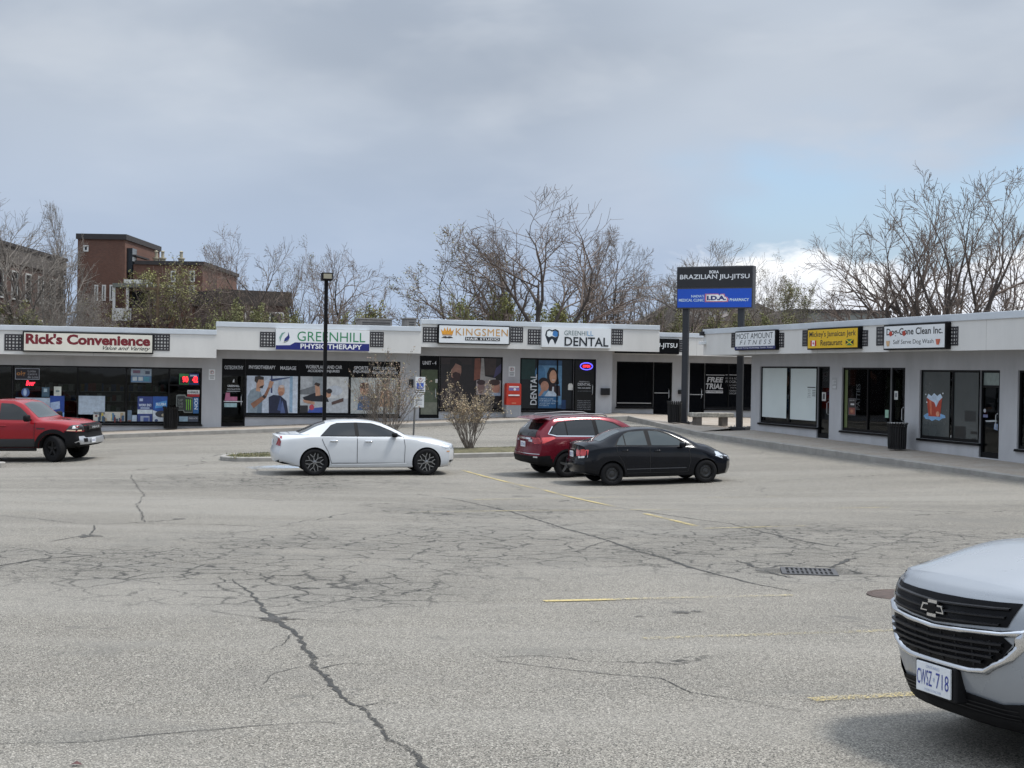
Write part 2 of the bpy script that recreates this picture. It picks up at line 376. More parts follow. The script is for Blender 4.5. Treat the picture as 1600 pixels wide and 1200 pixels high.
CR = [([(365,905),(400,935),(425,965),(450,985),(480,1020),(510,1060),(545,1090),(590,1130),(640,1180),(680,1215)], [.02,.04,.09,.07,.06,.06,.05,.05,.05,.05], .035),
      ([(650,772),(720,782),(800,800),(870,822),(950,845),(1000,862),(1030,870),(1100,893),(1165,910),(1240,924)], [.05,.05,.06,.06,.07,.10,.13,.06,.05,.02], .03),
      ([(965,793),(1010,800),(1090,812),(1140,818),(1220,838),(1290,852),(1340,858)], [.03,.04,.06,.03,.06,.06,.02], .03),
      ([(0,806),(60,811),(120,818),(170,819),(230,816),(285,811)], [.02,.03,.03,.04,.04,.03], .04),
      ([(205,742),(212,757),(225,772),(214,790),(228,816)], [.03,.03,.03,.03,.03], .05),
      ([(0,1163),(140,1160),(230,1150),(400,1135),(500,1128),(560,1133)], [.012]*6, .015),
      ([(775,1033),(870,1045),(960,1055),(1030,1060),(1080,1082),(1160,1095),(1250,1112)], [.012,.014,.016,.016,.018,.014,.01], .012),
      ([(0,884),(60,874),(110,870),(160,866)], [.04,.05,.04,.02], .03),
      ([(140,836),(148,826),(146,821)], [.03,.03,.03], .02), ([(80,846),(118,839),(135,838)], [.03,.03,.04], .02),
      ([(300,842),(420,826),(520,812)], [.012,.02,.012], .03), ([(560,910),(640,896),(720,890),(800,882)], [.012,.02,.02,.012], .03),
      ([(1160,873),(1240,862),(1330,864),(1420,842),(1500,838),(1600,842)], [.01,.02,.02,.02,.02,.02], .03),
      ([(1300,826),(1400,822),(1480,834),(1570,845)], [.02,.03,.04,.04], .03), ([(410,1070),(430,1052),(470,1042)], [.01,.012,.012], .01),
      ([(455,992),(440,1008),(420,1016)], [.02,.015,.01], .02), ([(500,1045),(540,1036),(600,1040)], [.02,.015,.008], .02), ([(560,1105),(600,1096),(660,1110)], [.018,.014,.008], .02), ([(425,962),(470,955),(520,958),(580,950)], [.03,.02,.015,.01], .03), ([(870,822),(930,815),(1010,822)], [.03,.02,.01], .04), ([(950,845),(900,862),(820,868)], [.03,.02,.015], .04), ([(330,955),(420,968),(470,968),(560,975)], [.012,.012,.02,.01], .012)]
for pts, w, j in CR: ribbon(pts, [q*.7 for q in w], .004, j*.45, .05).build('crack', crack_m, GROUND)
pot = MB()
for px, py, r in ((138,838,.2),(1030,868,.2),(428,968,.13),(1065,957,.09),(930,972,.05),(1090,956,.06),(820,776,.25),(280,811,.1),(998,964,.05)):
    p = ground_px(px, py); n = 30; vs = [(p.x, p.y, mesh_ground_z(p.x, p.y)+.006)]
    for i in range(n):
        a = 2*math.pi*i/n; rr = r*random.uniform(.35, 1.3); x, y = p.x+rr*math.cos(a)*1.1, p.y+rr*math.sin(a)*1.3; vs.append((x, y, mesh_ground_z(x, y)+.006))
    pot.add(vs, [(0, i+1, (i+1)%n+1) for i in range(n)])
tag(pot.build('worn_patches', patch_m, GROUND), kind='stuff')
yel = paint_mat('worn_yellow_paint', (.50, .40, .17), .61); yel2 = paint_mat('very_worn_yellow_paint', (.48, .40, .2), .66); blu = paint_mat('worn_blue_paint', (.38, .46, .56), .67)
for i, (pts, w, mt) in enumerate((([(722,735),(850,766),(960,792)], .11, yel), ([(1008,803),(1087,822)], .12, yel), ([(568,801.5),(780,799),(975,797)], .10, yel2), ([(985,797),(1200,795.5),(1392,793)], .10, yel2),
        ([(740,781),(1000,776)], .10, yel2), ([(1100,778),(1300,774)], .10, yel2), ([(650,767),(830,763)], .10, yel2), ([(850,940),(960,937.5)], .11, yel), ([(960,937.5),(1240,931)], .10, yel2),
        ([(1005,998.5),(1180,993),(1420,985)], .11, yel2), ([(1268,1095),(1340,1091),(1480,1083)], .12, yel), ([(1100,826),(1260,822)], .1, yel2))):
    tag(ribbon(pts, [w]*len(pts), .008 if i % 2 else .011, step=.5).build('parking_line', mt), kind='structure')
tag(ribbon([(386,731.5),(470,729)], [1.1, 1.1], .008, step=.5).build('accessible_bay_paint', blu), kind='structure')
# ------------------------------------------------------------------ pavements
def paver_mat():
    t = NT('paver_walk'); br = t.N.new('ShaderNodeTexBrick'); t.K.new(t.map(sc=(1, 1, 0)), br.inputs['Vector']); br.inputs['Scale'].default_value = 4.5
    br.inputs['Color1'].default_value = (.33, .275, .22, 1); br.inputs['Color2'].default_value = (.40, .345, .285, 1); br.inputs['Mortar'].default_value = (.20, .175, .15, 1); br.inputs['Mortar Size'].default_value = .02
    c = t.mix(t.ramp(t.noise(1.2), .35, .7, 0, .55), br.outputs[0], (.40, .37, .33)); t.K.new(c, t.b.inputs['Base Color']); t.b.inputs['Roughness'].default_value = .88; t.bump(br.outputs[1], -.3, .01); return t.M
paver = paver_mat(); kerb_m = mat('kerb_concrete', (.30, .285, .26), .9, var=.22, scale=3, bump=.4, bscale=50)
def pavement(name, F, x0, x1, zb, wid, drop):
    xs = np.linspace(x0, x1, int(abs(x1-x0)/1.5)+2); top = MB(); kb = MB(); vs = []; kv = []
    for x in xs:
        z = zb(x); k = z-drop
        vs += [(x, .3, z), (x, -wid+.16, k)]; kv += [(x, -wid+.16, k+.012), (x, -wid+.02, k+.012), (x, -wid, k-.01), (x, -wid, k-.45)]
    n = len(xs); top.add(vs, [(2*i, 2*i+1, 2*i+3, 2*i+2) for i in range(n-1)])
    kb.add(kv, [(4*i+j, 4*i+j+1, 4*i+j+5, 4*i+j+4) for i in range(n-1) for j in range(3)])
    o = tag(top.build(name, paver), kind='structure'); o.matrix_world = F.M; kb.build('kerb', kerb_m, o); return o
pavement('pavement_left', LF, -26, 17.2, zbL, 2.2, .05)
pavement('pavement_right', RF, -15.3, 16, zbR, 2.5, .08)
# paved corner between the two rows
cv = []; cx = np.linspace(0, 1, 13); LE = 17.2
def corner_pt(a, b):
    P0 = LF.w(LE, -2.04, zbL(LE)-.05); P1 = LF.w(LE, 4.2, zbL(LE)-.02); Q0 = RF.w(-15.3, -2.34, zbR(-15.3)-.08); Q1 = LF.w(30, 4.2, -.30)
    return P0.lerp(Q0, a).lerp(P1.lerp(Q1, a), b)
cm = MB(); cm.add([corner_pt(a, b) for a in cx for b in cx], [(i*13+j, (i+1)*13+j, (i+1)*13+j+1, i*13+j+1) for i in range(12) for j in range(12)])
co = tag(cm.build('pavement_corner', paver), kind='structure')
km = MB(); P0 = corner_pt(0, 0); Q0 = corner_pt(1, 0); d = (Q0-P0).normalized(); s_ = Vector((d.y, -d.x, 0))*.16
km.add([P0, Q0, Q0+s_, P0+s_, P0+s_-Vector((0,0,.5)), Q0+s_-Vector((0,0,.5))], [(0,1,2,3), (3,2,5,4)]); km.build('kerb', kerb_m, co)
def corner_z(x, y):
    best = None
    for a in np.linspace(0, 1, 41):
        for b in np.linspace(0, 1, 21):
            p = corner_pt(a, b); q = (p.x-x)**2 + (p.y-y)**2
            if best is None or q < best[0]: best = (q, p.z)
    return best[1]
# ------------------------------------------------------------------ planted island in the lot
IA = ground_px(345, 720)
def island():
    L, W = 11.2, 2.3; n = 10; pts = []
    for i in range(n+1): a = math.pi/2 + math.pi*i/n; pts.append((W/2+W/2*math.cos(a), W/2*math.sin(a)))
    for i in range(n+1): a = -math.pi/2 + math.pi*i/n; pts.append((L-W/2+W/2*math.cos(a), W/2*math.sin(a)))
    F = Frame((IA.x-.1, IA.y+.35, 0), U, NV); k = len(pts); kv = []; inner = []
    for x, y in pts:
        w = F.w(x, y, 0); z = gz(w.x, w.y); cxn = min(max(x, W/2), L-W/2); q = Vector((x-cxn, y, 0)).normalized()
        xi, yi = x-q.x*.17, y-q.y*.17; inner.append((xi, yi, z+.12))
        kv += [(x, y, z-.3), (x, y, z+.11), (x-q.x*.03, y-q.y*.03, z+.135), (xi, yi, z+.135), (xi, yi, z+.05)]
    kb = MB(); kb.add(kv, [(5*i+j, 5*((i+1)%k)+j, 5*((i+1)%k)+j+1, 5*i+j+1) for i in range(k) for j in range(4)])
    soil = MB(); soil.add([(p[0], p[1], p[2]-.02+.04*random.random()) for p in inner] + [(L*.3, 0, inner[0][2]+.1), (L*.7, 0, inner[k//2][2]+.06)], [(i, (i+1)%k, k if i < k//4 or i > 3*k//4 else k+1) for i in range(k)])
    turf = mat('thin_turf', (.11, .10, .055), .95, var=.5, scale=5, bump=.6, bscale=30)
    o = tag(soil.build('planted_island', turf), kind='structure'); o.matrix_world = F.M; kb.build('kerb', kerb_m, o)
    gr = MB(); rn = random.Random(3)
    for _ in range(5200):
        x = rn.uniform(.25, L-.25); y = rn.uniform(-W/2+.2, W/2-.2); w = F.w(x, y, 0); z = gz(w.x, w.y)+.10; h = rn.uniform(.03, .09); a = rn.uniform(0, 6.28); dx, dy = .012*math.cos(a), .012*math.sin(a)
        gr.add([(x-dx, y-dy, z), (x+dx, y+dy, z), (x+rn.uniform(-.05, .05), y+rn.uniform(-.05, .05), z+h)], [(0, 1, 2)], rn.choice((0, 0, 1)))
    go = tag(gr.build('grass', [mat('grass_green', (.085, .10, .035), .8, var=.3), mat('grass_straw', (.26, .23, .11), .9, var=.3)]), 'short patchy grass on the planted island', 'grass', kind='stuff'); go.matrix_world = F.M
    return F
ISL = island()
# ------------------------------------------------------------------ the shop rows
wall_m = mat('grey_stucco', (.46, .465, .48), .9, var=.13, scale=1.1, bump=.35, bscale=90, streak=.35)
fas_m = mat('fascia_stucco', (.63, .62, .595), .85, var=.08, scale=.8, bump=.25, bscale=90, streak=.3)
cap_m = mat('cap_flashing', (.58, .62, .66), .45, metal=.15, var=.07, scale=1.5)
black_m = mat('black_frame', (.007, .007, .008), .42, var=.15, spec=.15)
soff_m = mat('soffit', (.33, .33, .33), .9)
roof_m = mat('roof_gravel', (.25, .24, .23), .95, var=.2, scale=6)
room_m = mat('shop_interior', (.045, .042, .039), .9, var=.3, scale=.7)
pane_m = glass_mat('shop_glass', (.85, .9, .9), .62); dark_pane = mat('dark_film_glass', (.003, .0035, .005), .06, var=0, spec=.14)
vinyl = mat('black_vinyl', (.005, .005, .006), .3, var=.1, spec=.12); white_t = mat('white_print', (.78, .79, .80), .5, var=.03)
steel = mat('brushed_steel', (.55, .56, .57), .35, metal=.9)
white_film = mat('white_window_film', (.66, .73, .72), .35, var=.05, scale=.8)
def C(r, g, b):     # sRGB 0-255 -> linear
    return tuple(((v/255+.055)/1.055)**2.4 if v > 10 else v/255/12.92 for v in (r, g, b))
def ink(r, g, b, rough=.35): return mat('ink_%d_%d_%d' % (r, g, b), C(r, g, b), rough, var=.24, scale=7)
def block(name, F, x0, x1, zf0, zf1, ops, base, label, over=1.2, depth=13, cap=.2, y0=0, fx0=None, fx1=None, room=True, endcap=False):
    """one unit of the row: stucco wall with openings, projecting fascia, metal cap, soffit, roof; ops = [(x0,x1,zb,zt)]"""
    root = empty(name, F.M); tag(root, label, 'building'); zlow = base-.9; zw = zf0+.05; T = .25
    w = MB(); cur = x0
    for a, b, zb, zt in sorted(ops):
        w.box(cur, a, y0, y0+T, zlow, zw); w.box(a, b, y0, y0+T, zt, zw)
        if zb > zlow: w.box(a, b, y0, y0+T, zlow, zb)
        cur = b
    w.box(cur, x1, y0, y0+T, zlow, zw)
    w.box(x0, x0+T, y0+T+.002, y0+depth, zlow, zf1-.3); w.box(x1-T, x1, y0+T+.002, y0+depth, zlow, zf1-.3); w.box(x0, x1, y0+depth, y0+depth+T, zlow, zf1-.3)
    w.build('wall', wall_m, root)
    a, b = (x0 if fx0 is None else fx0), (x1 if fx1 is None else fx1); yf = y0-over
    f = MB(); f.box(a, b, yf, yf+.2, zf0, zf1-cap)
    if endcap: f.box(a, a+.2, yf+.202, y0+depth, zf0, zf1-cap)
    f.build('fascia', fas_m, root)
    n = max(1, int((b-a)/4.3))
    for i in range(1, n): xx = a+(b-a)*i/n; j = MB(); j.box(xx-.005, xx+.005, yf-.002, yf+.01, zf0, zf1-cap); j.build('fascia_joint', mat('fascia_sealant', (.38, .37, .35), .9), root)
    c = MB(); c.box(a-.02, b+.0, yf-.035, yf+.24, zf1-cap, zf1)
    if endcap: c.box(a-.035, a+.24, yf+.242, y0+depth, zf1-cap, zf1)
    c.build('cap_flashing', cap_m, root, bevel=.012)
    s = MB(); s.box(a+.2 if endcap else a, b, yf+.2, y0 if not endcap else y0, zf0+.03, zf0+.07); s.build('soffit', soff_m, root)
    r = MB(); r.box(a, b, yf+.25, y0+depth, zf1-.42, zf1-.32); r.build('roof', roof_m, root)
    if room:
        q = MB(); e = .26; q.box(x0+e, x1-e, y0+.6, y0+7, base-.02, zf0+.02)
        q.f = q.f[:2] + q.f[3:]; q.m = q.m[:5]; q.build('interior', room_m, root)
    return root
def opening(root, x0, x1, zb, zt, panes, y0=0, fw_=.06, sill=True, kind='window', pm=None, transom=None, name=None):
    """aluminium frame (window or door) with one glass pane for each light; panes = x edges"""
    f = MB(); ya, yb = y0+.06, y0+.15
    f.box(x0, x1, ya, yb, zt-fw_, zt); f.box(x0, x1, ya, yb, zb, zb+fw_*(1.6 if kind == 'window' else 2.6))
    ex = [x0]+list(panes)+[x1]
    for i, e in enumerate(ex):
        w = fw_*(1.0 if 0 < i < len(ex)-1 else .9); c = min(max(e, x0+w/2), x1-w/2); f.box(c-w/2, c+w/2, ya-.003, yb+.003, zb, zt)
    if transom: f.box(x0, x1, ya+.003, yb-.003, transom-.035, transom+.035)
    if sill and kind == 'window': f.prism([(x0-.05, zb-.07), (x1+.05, zb-.07), (x1+.02, zb-.001), (x0-.02, zb-.001)], y0-.07, y0+.06)
    o = f.build(kind, black_m, root)
    for a, b in zip(ex[:-1], ex[1:]):
        p = MB(); p.box(a+.02, b-.02, y0+.10, y0+.108, zb+.03, zt-.03); p.build('pane', pm or pane_m, o)
    if kind == 'door':
        h = MB(); hx = x1-.16; h.tube([(hx, y0+.06, zb+.85), (hx, y0-.0, zb+.9), (hx, y0-.0, zb+1.25), (hx, y0+.06, zb+1.3)], .016, 6); h.build('handle', steel, o)
    return o
def art(parent, x0, x1, z0, z1, y, items, name='poster'):
    """flat print: (colour, points in 0..1) layers, each a hair in front of the last"""
    mb = MB(); ms = []; idx = {}
    for k, (c, pts) in enumerate(items):
        M = ink(*c) if isinstance(c, tuple) else c
        if M.name not in idx: idx[M.name] = len(ms); ms.append(M)
        if isinstance(pts, str) or (isinstance(pts, tuple) and isinstance(pts[0], str)):
            t, a, b, c0, d = pts[:5]; kw = pts[5] if len(pts) > 5 else {}
            text_into(mb, t, x0+(x1-x0)*a, x0+(x1-x0)*b, z0+(z1-z0)*c0, z0+(z1-z0)*d, y-.0015*k, idx[M.name], **kw)
        else: mb.poly([(x0+(x1-x0)*a, z0+(z1-z0)*b) for a, b in pts], y-.0015*k, idx[M.name])
    return mb.build(name, ms, parent)
RECT = [(0,0),(1,0),(1,1),(0,1)]
def rc(a, b, c, d): return [(a, c), (b, c), (b, d), (a, d)]
# --- convenience store (left end, runs out of the frame)
yf = -1.2; zA0 = LF.Z(170, 556.3, yf); zA1 = LF.Z(170, 511.5, yf); xA = LF.X(338, yf)
ztA = LF.Z(160, 572.5); zbA = LF.Z(230, 662.2); X = lambda p: LF.X(p)
A_ = block('shop_unit', LF, -24, xA, zA0, zA1, [(X(-75), X(20), zbL(-6)-.02, ztA), (X(20), X(316), zbA, ztA)], zbL(-6), 'low stucco shop unit with the convenience store, at the left end of the row')
opening(A_, X(-75), X(20), zbL(-6)-.02, ztA, [X(-28)], kind='door')
wA = opening(A_, X(20), X(316), zbA, ztA, [X(122), X(198), X(265)])
tb = MB(); zt_ = LF.Z(290, 602); tb.box(X(265), X(315), .07, .14, zt_-.03, zt_+.03); tb.build('transom', black_m, wA)
# --- physiotherapy
zB0 = LF.Z(500, 549.3, yf); zB1 = LF.Z(490, 506.2, yf); xB0, xB1 = xA, LF.X(657.5, yf)
ztB = LF.Z(486, 562.8); zbB = LF.Z(500, 649.5); zdB = LF.Z(365, 666.5)
B_ = block('shop_unit', LF, xB0, xB1, zB0, zB1, [(X(347), X(384), zdB, ztB), (X(384), X(626), zbB, ztB)], zbL(1), 'stucco shop unit with the physiotherapy clinic behind the lamp post')
dB = opening(B_, X(347), X(384), zdB, ztB, [], kind='door', transom=LF.Z(365, 586))
wB = opening(B_, X(384), X(626), zbB, ztB, [X(468), X(547)])
# --- hair studio and dental office
zC0 = LF.Z(845, 546.0, yf); zC1 = LF.Z(845, 503.5, yf); xC0, xC1 = xB1, LF.X(957, 0); xCf = LF.X(1030, yf)
ztC = LF.Z(720, 556.8); zbC = LF.Z(740, 640.3); zdC = LF.Z(671, 653.5); ztD = LF.Z(870, 560.2); zbD = LF.Z(855, 641.5); zdD = zbL(X(915))
C_ = block('shop_unit', LF, xC0, xC1, zC0, zC1, [(X(656), X(687), zdC, ztC), (X(687), X(786), zbC, ztC), (X(813), X(897), zbD, ztD), (X(897), X(932), zdD, ztD)], zbL(9), 'tallest stucco shop unit holding the hair studio and the dental office', fx1=xCf)
dC = opening(C_, X(656), X(687), zdC, ztC, [], kind='door', transom=LF.Z(671, 576)); wC = opening(C_, X(687), X(786), zbC, ztC, [])
wD = opening(C_, X(813), X(897), zbD, ztD, [X(841), X(872)]); dD = opening(C_, X(897), X(932), zdD, ztD, [], kind='door')
# --- recessed martial-arts unit in the corner
yR = 2.6; XR = lambda p: LF.X(p, yR); zE0 = LF.Z(1075, 555.5, yR-1.2); zE1 = LF.Z(1075, 520.5, yR-1.2)
ztE = LF.Z(1010, 565.5, yR); zbE = LF.Z(990, 636, yR); zdE = LF.Z(1036, 651, yR); zbE2 = LF.Z(1140, 639, yR); zdE2 = LF.Z(1090, 650.5, yR)
xE0 = xC1+.004
E_ = block('shop_unit', LF, xE0, 31, zE0, zE1, [(XR(964), XR(1022), zbE, ztE), (XR(1022), XR(1051), zdE, ztE), (XR(1078), XR(1102), zdE2, ztE), (XR(1102), XR(1177), zbE2, ztE)], -.25, 'set back shop unit with black windows in the corner between the two rows', y0=yR, fx0=xE0)
wE = opening(E_, XR(964), XR(1022), zbE, ztE, [], y0=yR, pm=dark_pane); dE = opening(E_, XR(1022), XR(1051), zdE, ztE, [], y0=yR, kind='door', pm=dark_pane)
dE2 = opening(E_, XR(1078), XR(1102), zdE2, ztE, [], y0=yR, kind='door', pm=dark_pane); wE2 = opening(E_, XR(1102), XR(1177), zbE2, ztE, [XR(1140)], y0=yR, pm=dark_pane)
# --- right row
XX = lambda p: RF.X(p); zF0 = RF.Z(1400, 549.6, yf); zF1 = RF.Z(1400, 496.5, yf)
ztF = RF.Z(1240, 572.6); ztG = RF.Z(1365, 574.4); ztH = RF.Z(1500, 578.2)
zbF = RF.Z(1232, 664); zbG = RF.Z(1350, 675.5); zbH = RF.Z(1482, 688.6); zdF = RF.Z(1288, 685); zdG = zbR(XX(1404)); zdH = RF.Z(1546, 716)
xF0 = XX(1174.5)
F_ = block('shop_unit', RF, xF0, 16, zF0, zF1, [(XX(1188), XX(1278), zbF, ztF), (XX(1278), XX(1297), zdF, ztF), (XX(1316), XX(1392), zbG, ztG), (XX(1392), XX(1415), zdG, ztG), (XX(1437.6), XX(1532), zbH, ztH), (XX(1532), XX(1563), zdH, ztH), (XX(1591), XX(1720), RF.Z(1595, 702), ztH)],
          zbR(0), 'long stucco shop row on the right with a deep fascia', fx0=RF.X(1098.7, yf), endcap=True)
wF = opening(F_, XX(1188), XX(1278), zbF, ztF, [XX(1232)]); dF = opening(F_, XX(1278), XX(1297), zdF, ztF, [], kind='door')
wG = opening(F_, XX(1316), XX(1392), zbG, ztG, [XX(1354)]); dG = opening(F_, XX(1392), XX(1415), zdG, ztG, [], kind='door')
wH = opening(F_, XX(1437.6), XX(1532), zbH, ztH, [XX(1487)]); dH = opening(F_, XX(1532), XX(1563), zdH, ztH, [], kind='door', transom=RF.Z(1548, 604))
opening(F_, XX(1591), XX(1720), RF.Z(1595, 702), ztH, [XX(1650)])
# ------------------------------------------------------------------ signs on the fascias
def lattice(parent, F, x0, x1, z0, z1, y):
    mb = MB(); n = 5; cw = (x1-x0)/n; chh = (z1-z0)/n; b = .225
    for i in range(n+1):
        w = cw*b; c = min(max(x0+i*cw, x0+w), x1-w); mb.box(c-w, c+w, y-.008, y, z0, z1)
        h = chh*b; c = min(max(z0+i*chh, z0+h), z1-h); mb.box(x0+.002, x1-.002, y-.006, y-.002, c-h, c+h)
    o = mb.build('lattice_panel', mat('lattice_black', (.03, .028, .032), .5), parent); return o
def sign(F, label, p0, p1, yt, yb, l0, l1, ly, face, dep=.16, y0=-1.2, frame=.05, fmat=None, name='shop_sign'):
    """box sign on a fascia: cabinet, face, two lattice panels; pixel columns p0..p1 and heights at its middle"""
    yy = y0-dep; pm = (p0+p1)/2; x0, x1 = F.X(p0, yy), F.X(p1, yy); z0, z1 = F.Z(pm, yb, yy), F.Z(pm, yt, yy)
    root = empty(name, F.M); tag(root, label, 'sign', 'box signs on the shop fascias')
    c = MB(); c.box(x0, x1, yy, y0-.001, z0, z1); c.build('cabinet', fmat or black_m, root, bevel=.01)
    fr = frame; f = MB(); f.box(x0+fr, x1-fr, yy-.008, yy+.01, z0+fr, z1-fr); fo = f.build('face', face, root)
    for a, b in (l0, l1):
        if a is None: continue
        lattice(root, F, F.X(a, y0), F.X(b, y0), F.Z((a+b)/2, ly[1], y0), F.Z((a+b)/2, ly[0], y0), y0-.005)
    return root, fo, (x0+fr, x1-fr, z0+fr, z1-fr, yy-.009)
def lettering(parent, box, items, name='lettering'):
    x0, x1, z0, z1, y = box; return art(parent, x0, x1, z0, z1, y, items, name)
sw = mat('sign_white', (.74, .76, .77), .4, var=.03); swc = mat('sign_cream', (.72, .69, .60), .45, var=.08, scale=1.2)
r, f, b = sign(LF, 'white box sign with dark red lettering over the convenience store', 35, 239.5, 519.6, 551.2, (6.5, 34.7), (239.5, 265), (522, 548), swc)
lettering(f, b, [((112, 22, 34), ("Rick's Convenience", .012, .985, .36, .97, dict(bold=.045))), ((30, 28, 30), ('Value and Variety', .61, .985, .05, .33, dict(shear=.45, bold=.01)))])
r, f, b = sign(LF, 'white and navy box sign with green lettering over the physiotherapy clinic', 430.5, 576.8, 515.3, 547.5, (405.6, 430), (577.5, 599), (518.5, 542.5), sw, frame=.004, fmat=sw)
lettering(f, b, [((22, 32, 110), [(0, 0), (1, 0), (1, .36), (.20, .36), (.15, .22), (.0, .2)]), ((40, 128, 84), ('GREENHILL', .225, .955, .43, .90, dict(bold=.0))), ((235, 238, 242), ('PHYSIOTHERAPY', .26, .92, .07, .31, dict(bold=.02))),
    ((30, 40, 110), [(.09, .32), (.13, .42), (.145, .6), (.13, .86), (.125, .68), (.095, .55), (.085, .42)]), ((110, 150, 140), [(.045, .38), (.035, .6), (.06, .8), (.10, .86), (.07, .72), (.055, .55)]), ((190, 200, 170), [(.06, .33), (.10, .36), (.14, .5), (.11, .42)])])
r, f, b = sign(LF, 'white box sign with a gold crown and moustache over the hair studio', 684, 796, 508, 538.0, (660, 683.7), (796.5, 816.6), (511, 535), sw, frame=.045)
crown = [(.04, .48), (.02, .80), (.055, .66), (.075, .88), (.10, .68), (.115, .95), (.13, .68), (.155, .88), (.175, .66), (.21, .80), (.19, .48)]
mous = [(.03, .28), (.06, .36), (.09, .38), (.115, .33), (.14, .38), (.17, .36), (.20, .28), (.165, .27), (.14, .25), (.115, .27), (.09, .25), (.065, .27)]
lettering(f, b, [((214, 150, 50), crown), ((150, 100, 30), rc(.045, .185, .42, .47)), ((40, 36, 34), mous), ((196, 146, 74), ('KINGSMEN', .235, .985, .44, .86, dict(space=1.1))), ((24, 22, 22), rc(.37, .87, .16, .36)), ((235, 235, 235), ('HAIR STUDIO', .385, .855, .19, .33, dict(bold=.02, space=1.15)))])
r, f, b = sign(LF, 'white box sign with a tooth emblem over the dental office', 846, 954, 512.4, 543.2, (824, 845.7), (954.6, 972.6), (514.5, 538.5), sw, frame=.004, fmat=sw)
tooth = [(.06, .82), (.10, .92), (.145, .86), (.19, .92), (.24, .84), (.245, .6), (.22, .35), (.19, .12), (.165, .34), (.145, .42), (.12, .34), (.095, .12), (.07, .35), (.045, .6)]
tin = [(.075, .78), (.11, .84), (.145, .78), (.185, .84), (.225, .76), (.225, .56), (.19, .50), (.145, .56), (.10, .50), (.068, .58)]
lettering(f, b, [((26, 34, 44), tooth), ((225, 232, 238), tin), ((60, 120, 180), [(.15, .60), (.16, .80), (.19, .84), (.225, .76), (.225, .56), (.19, .52)]), ((92, 112, 112), ('GREENHI', .32, .64, .62, .86)), ((96, 150, 190), ('LL', .655, .74, .62, .86)), ((24, 30, 36), ('DENTAL', .325, .965, .08, .54, dict(bold=.015)))])
r, f, b = sign(LF, 'black box sign reading jiu-jitsu half hidden behind the dental fascia', 962, 1061, 528.5, 552.5, (None, None), (1061, 1069), (531, 550), vinyl, y0=yR-1.2, frame=.01)
lettering(f, b, [((225, 228, 230), ('BRAZILIAN JIU-JITSU', .04, .97, .32, .72, dict(bold=.01)))])
r, f, b = sign(RF, 'white and navy box sign with thin slanted lettering over the fitness studio', 1148, 1211, 516.2, 547.2, (1142.5, 1148.5), (1211, 1225), (520, 543), sw, dep=.16)
lettering(f, b, [((26, 34, 92), rc(-.02, 1.02, -.02, .16)), ((40, 44, 52), ('MOST AMOUNT', .03, .96, .60, .93)), ((60, 64, 72), ('FITNESS', .12, .92, .26, .52, dict(shear=.25, space=1.7))), ((225, 228, 235), ('Muscle Toning  Kickboxing  Cardio  Fitness', .04, .97, .02, .11, dict(bold=.01)))])
ysg = mat('sign_yellow', C(222, 180, 24), .4, var=.04)
r, f, b = sign(RF, 'yellow box sign with two small flags over the jerk restaurant', 1261, 1340.7, 511.8, 545.8, (1253.5, 1261.3), (1340.7, 1356), (516, 541), ysg, dep=.16)
lettering(f, b, [((40, 36, 30), ("Mickey's Jamaican Jerk", .03, .97, .52, .92, dict(bold=.012))), ((40, 36, 30), ('Restaurant', .27, .71, .13, .44, dict(bold=.015))),
    ((240, 240, 240), rc(.06, .18, .12, .42)), ((190, 20, 30), rc(.06, .09, .12, .42)), ((190, 20, 30), rc(.15, .18, .12, .42)), ((190, 20, 30), [(.12, .18), (.135, .26), (.13, .32), (.12, .37), (.11, .32), (.105, .26)]),
    ((22, 24, 20), rc(.78, .93, .12, .42)), ((20, 120, 60), [(.78, .42), (.93, .42), (.855, .27)]), ((20, 120, 60), [(.78, .12), (.93, .12), (.855, .27)]), ((228, 200, 40), [(.78, .12), (.795, .12), (.93, .39), (.93, .42), (.915, .42), (.78, .15)]), ((228, 200, 40), [(.78, .42), (.78, .39), (.915, .12), (.93, .12), (.93, .15), (.795, .42)])])
r, f, b = sign(RF, 'white box sign with black lettering over the dog wash', 1380, 1477, 505.5, 546.2, (1369, 1380.3), (1477, 1497), (510.5, 540), sw, dep=.18)
lettering(f, b, [((26, 24, 26), ('Dog-Gone Clean Inc.', .04, .97, .50, .90, dict(bold=.02))), ((40, 40, 44), ('Self Serve Dog Wash', .16, .83, .13, .38)), ((176, 62, 46), ell(.115, .66, .03, .12, 10)), ((176, 62, 46), ell(.345, .66, .03, .12, 10)),
    ((206, 170, 130), [(.05, .10), (.09, .10), (.105, .34), (.035, .34)]), ((190, 96, 70), [(.88, .12), (.92, .12), (.94, .36), (.865, .36)])])
# ------------------------------------------------------------------ prints and displays in the windows
yw = .088
def pxa(parent, F, p0, p1, yt, yb, items, y=yw, name='poster'):
    pm = (p0+p1)/2; return art(parent, F.X(p0, y), F.X(p1, y), F.Z(pm, yb, y), F.Z(pm, yt, y), y, items, name)
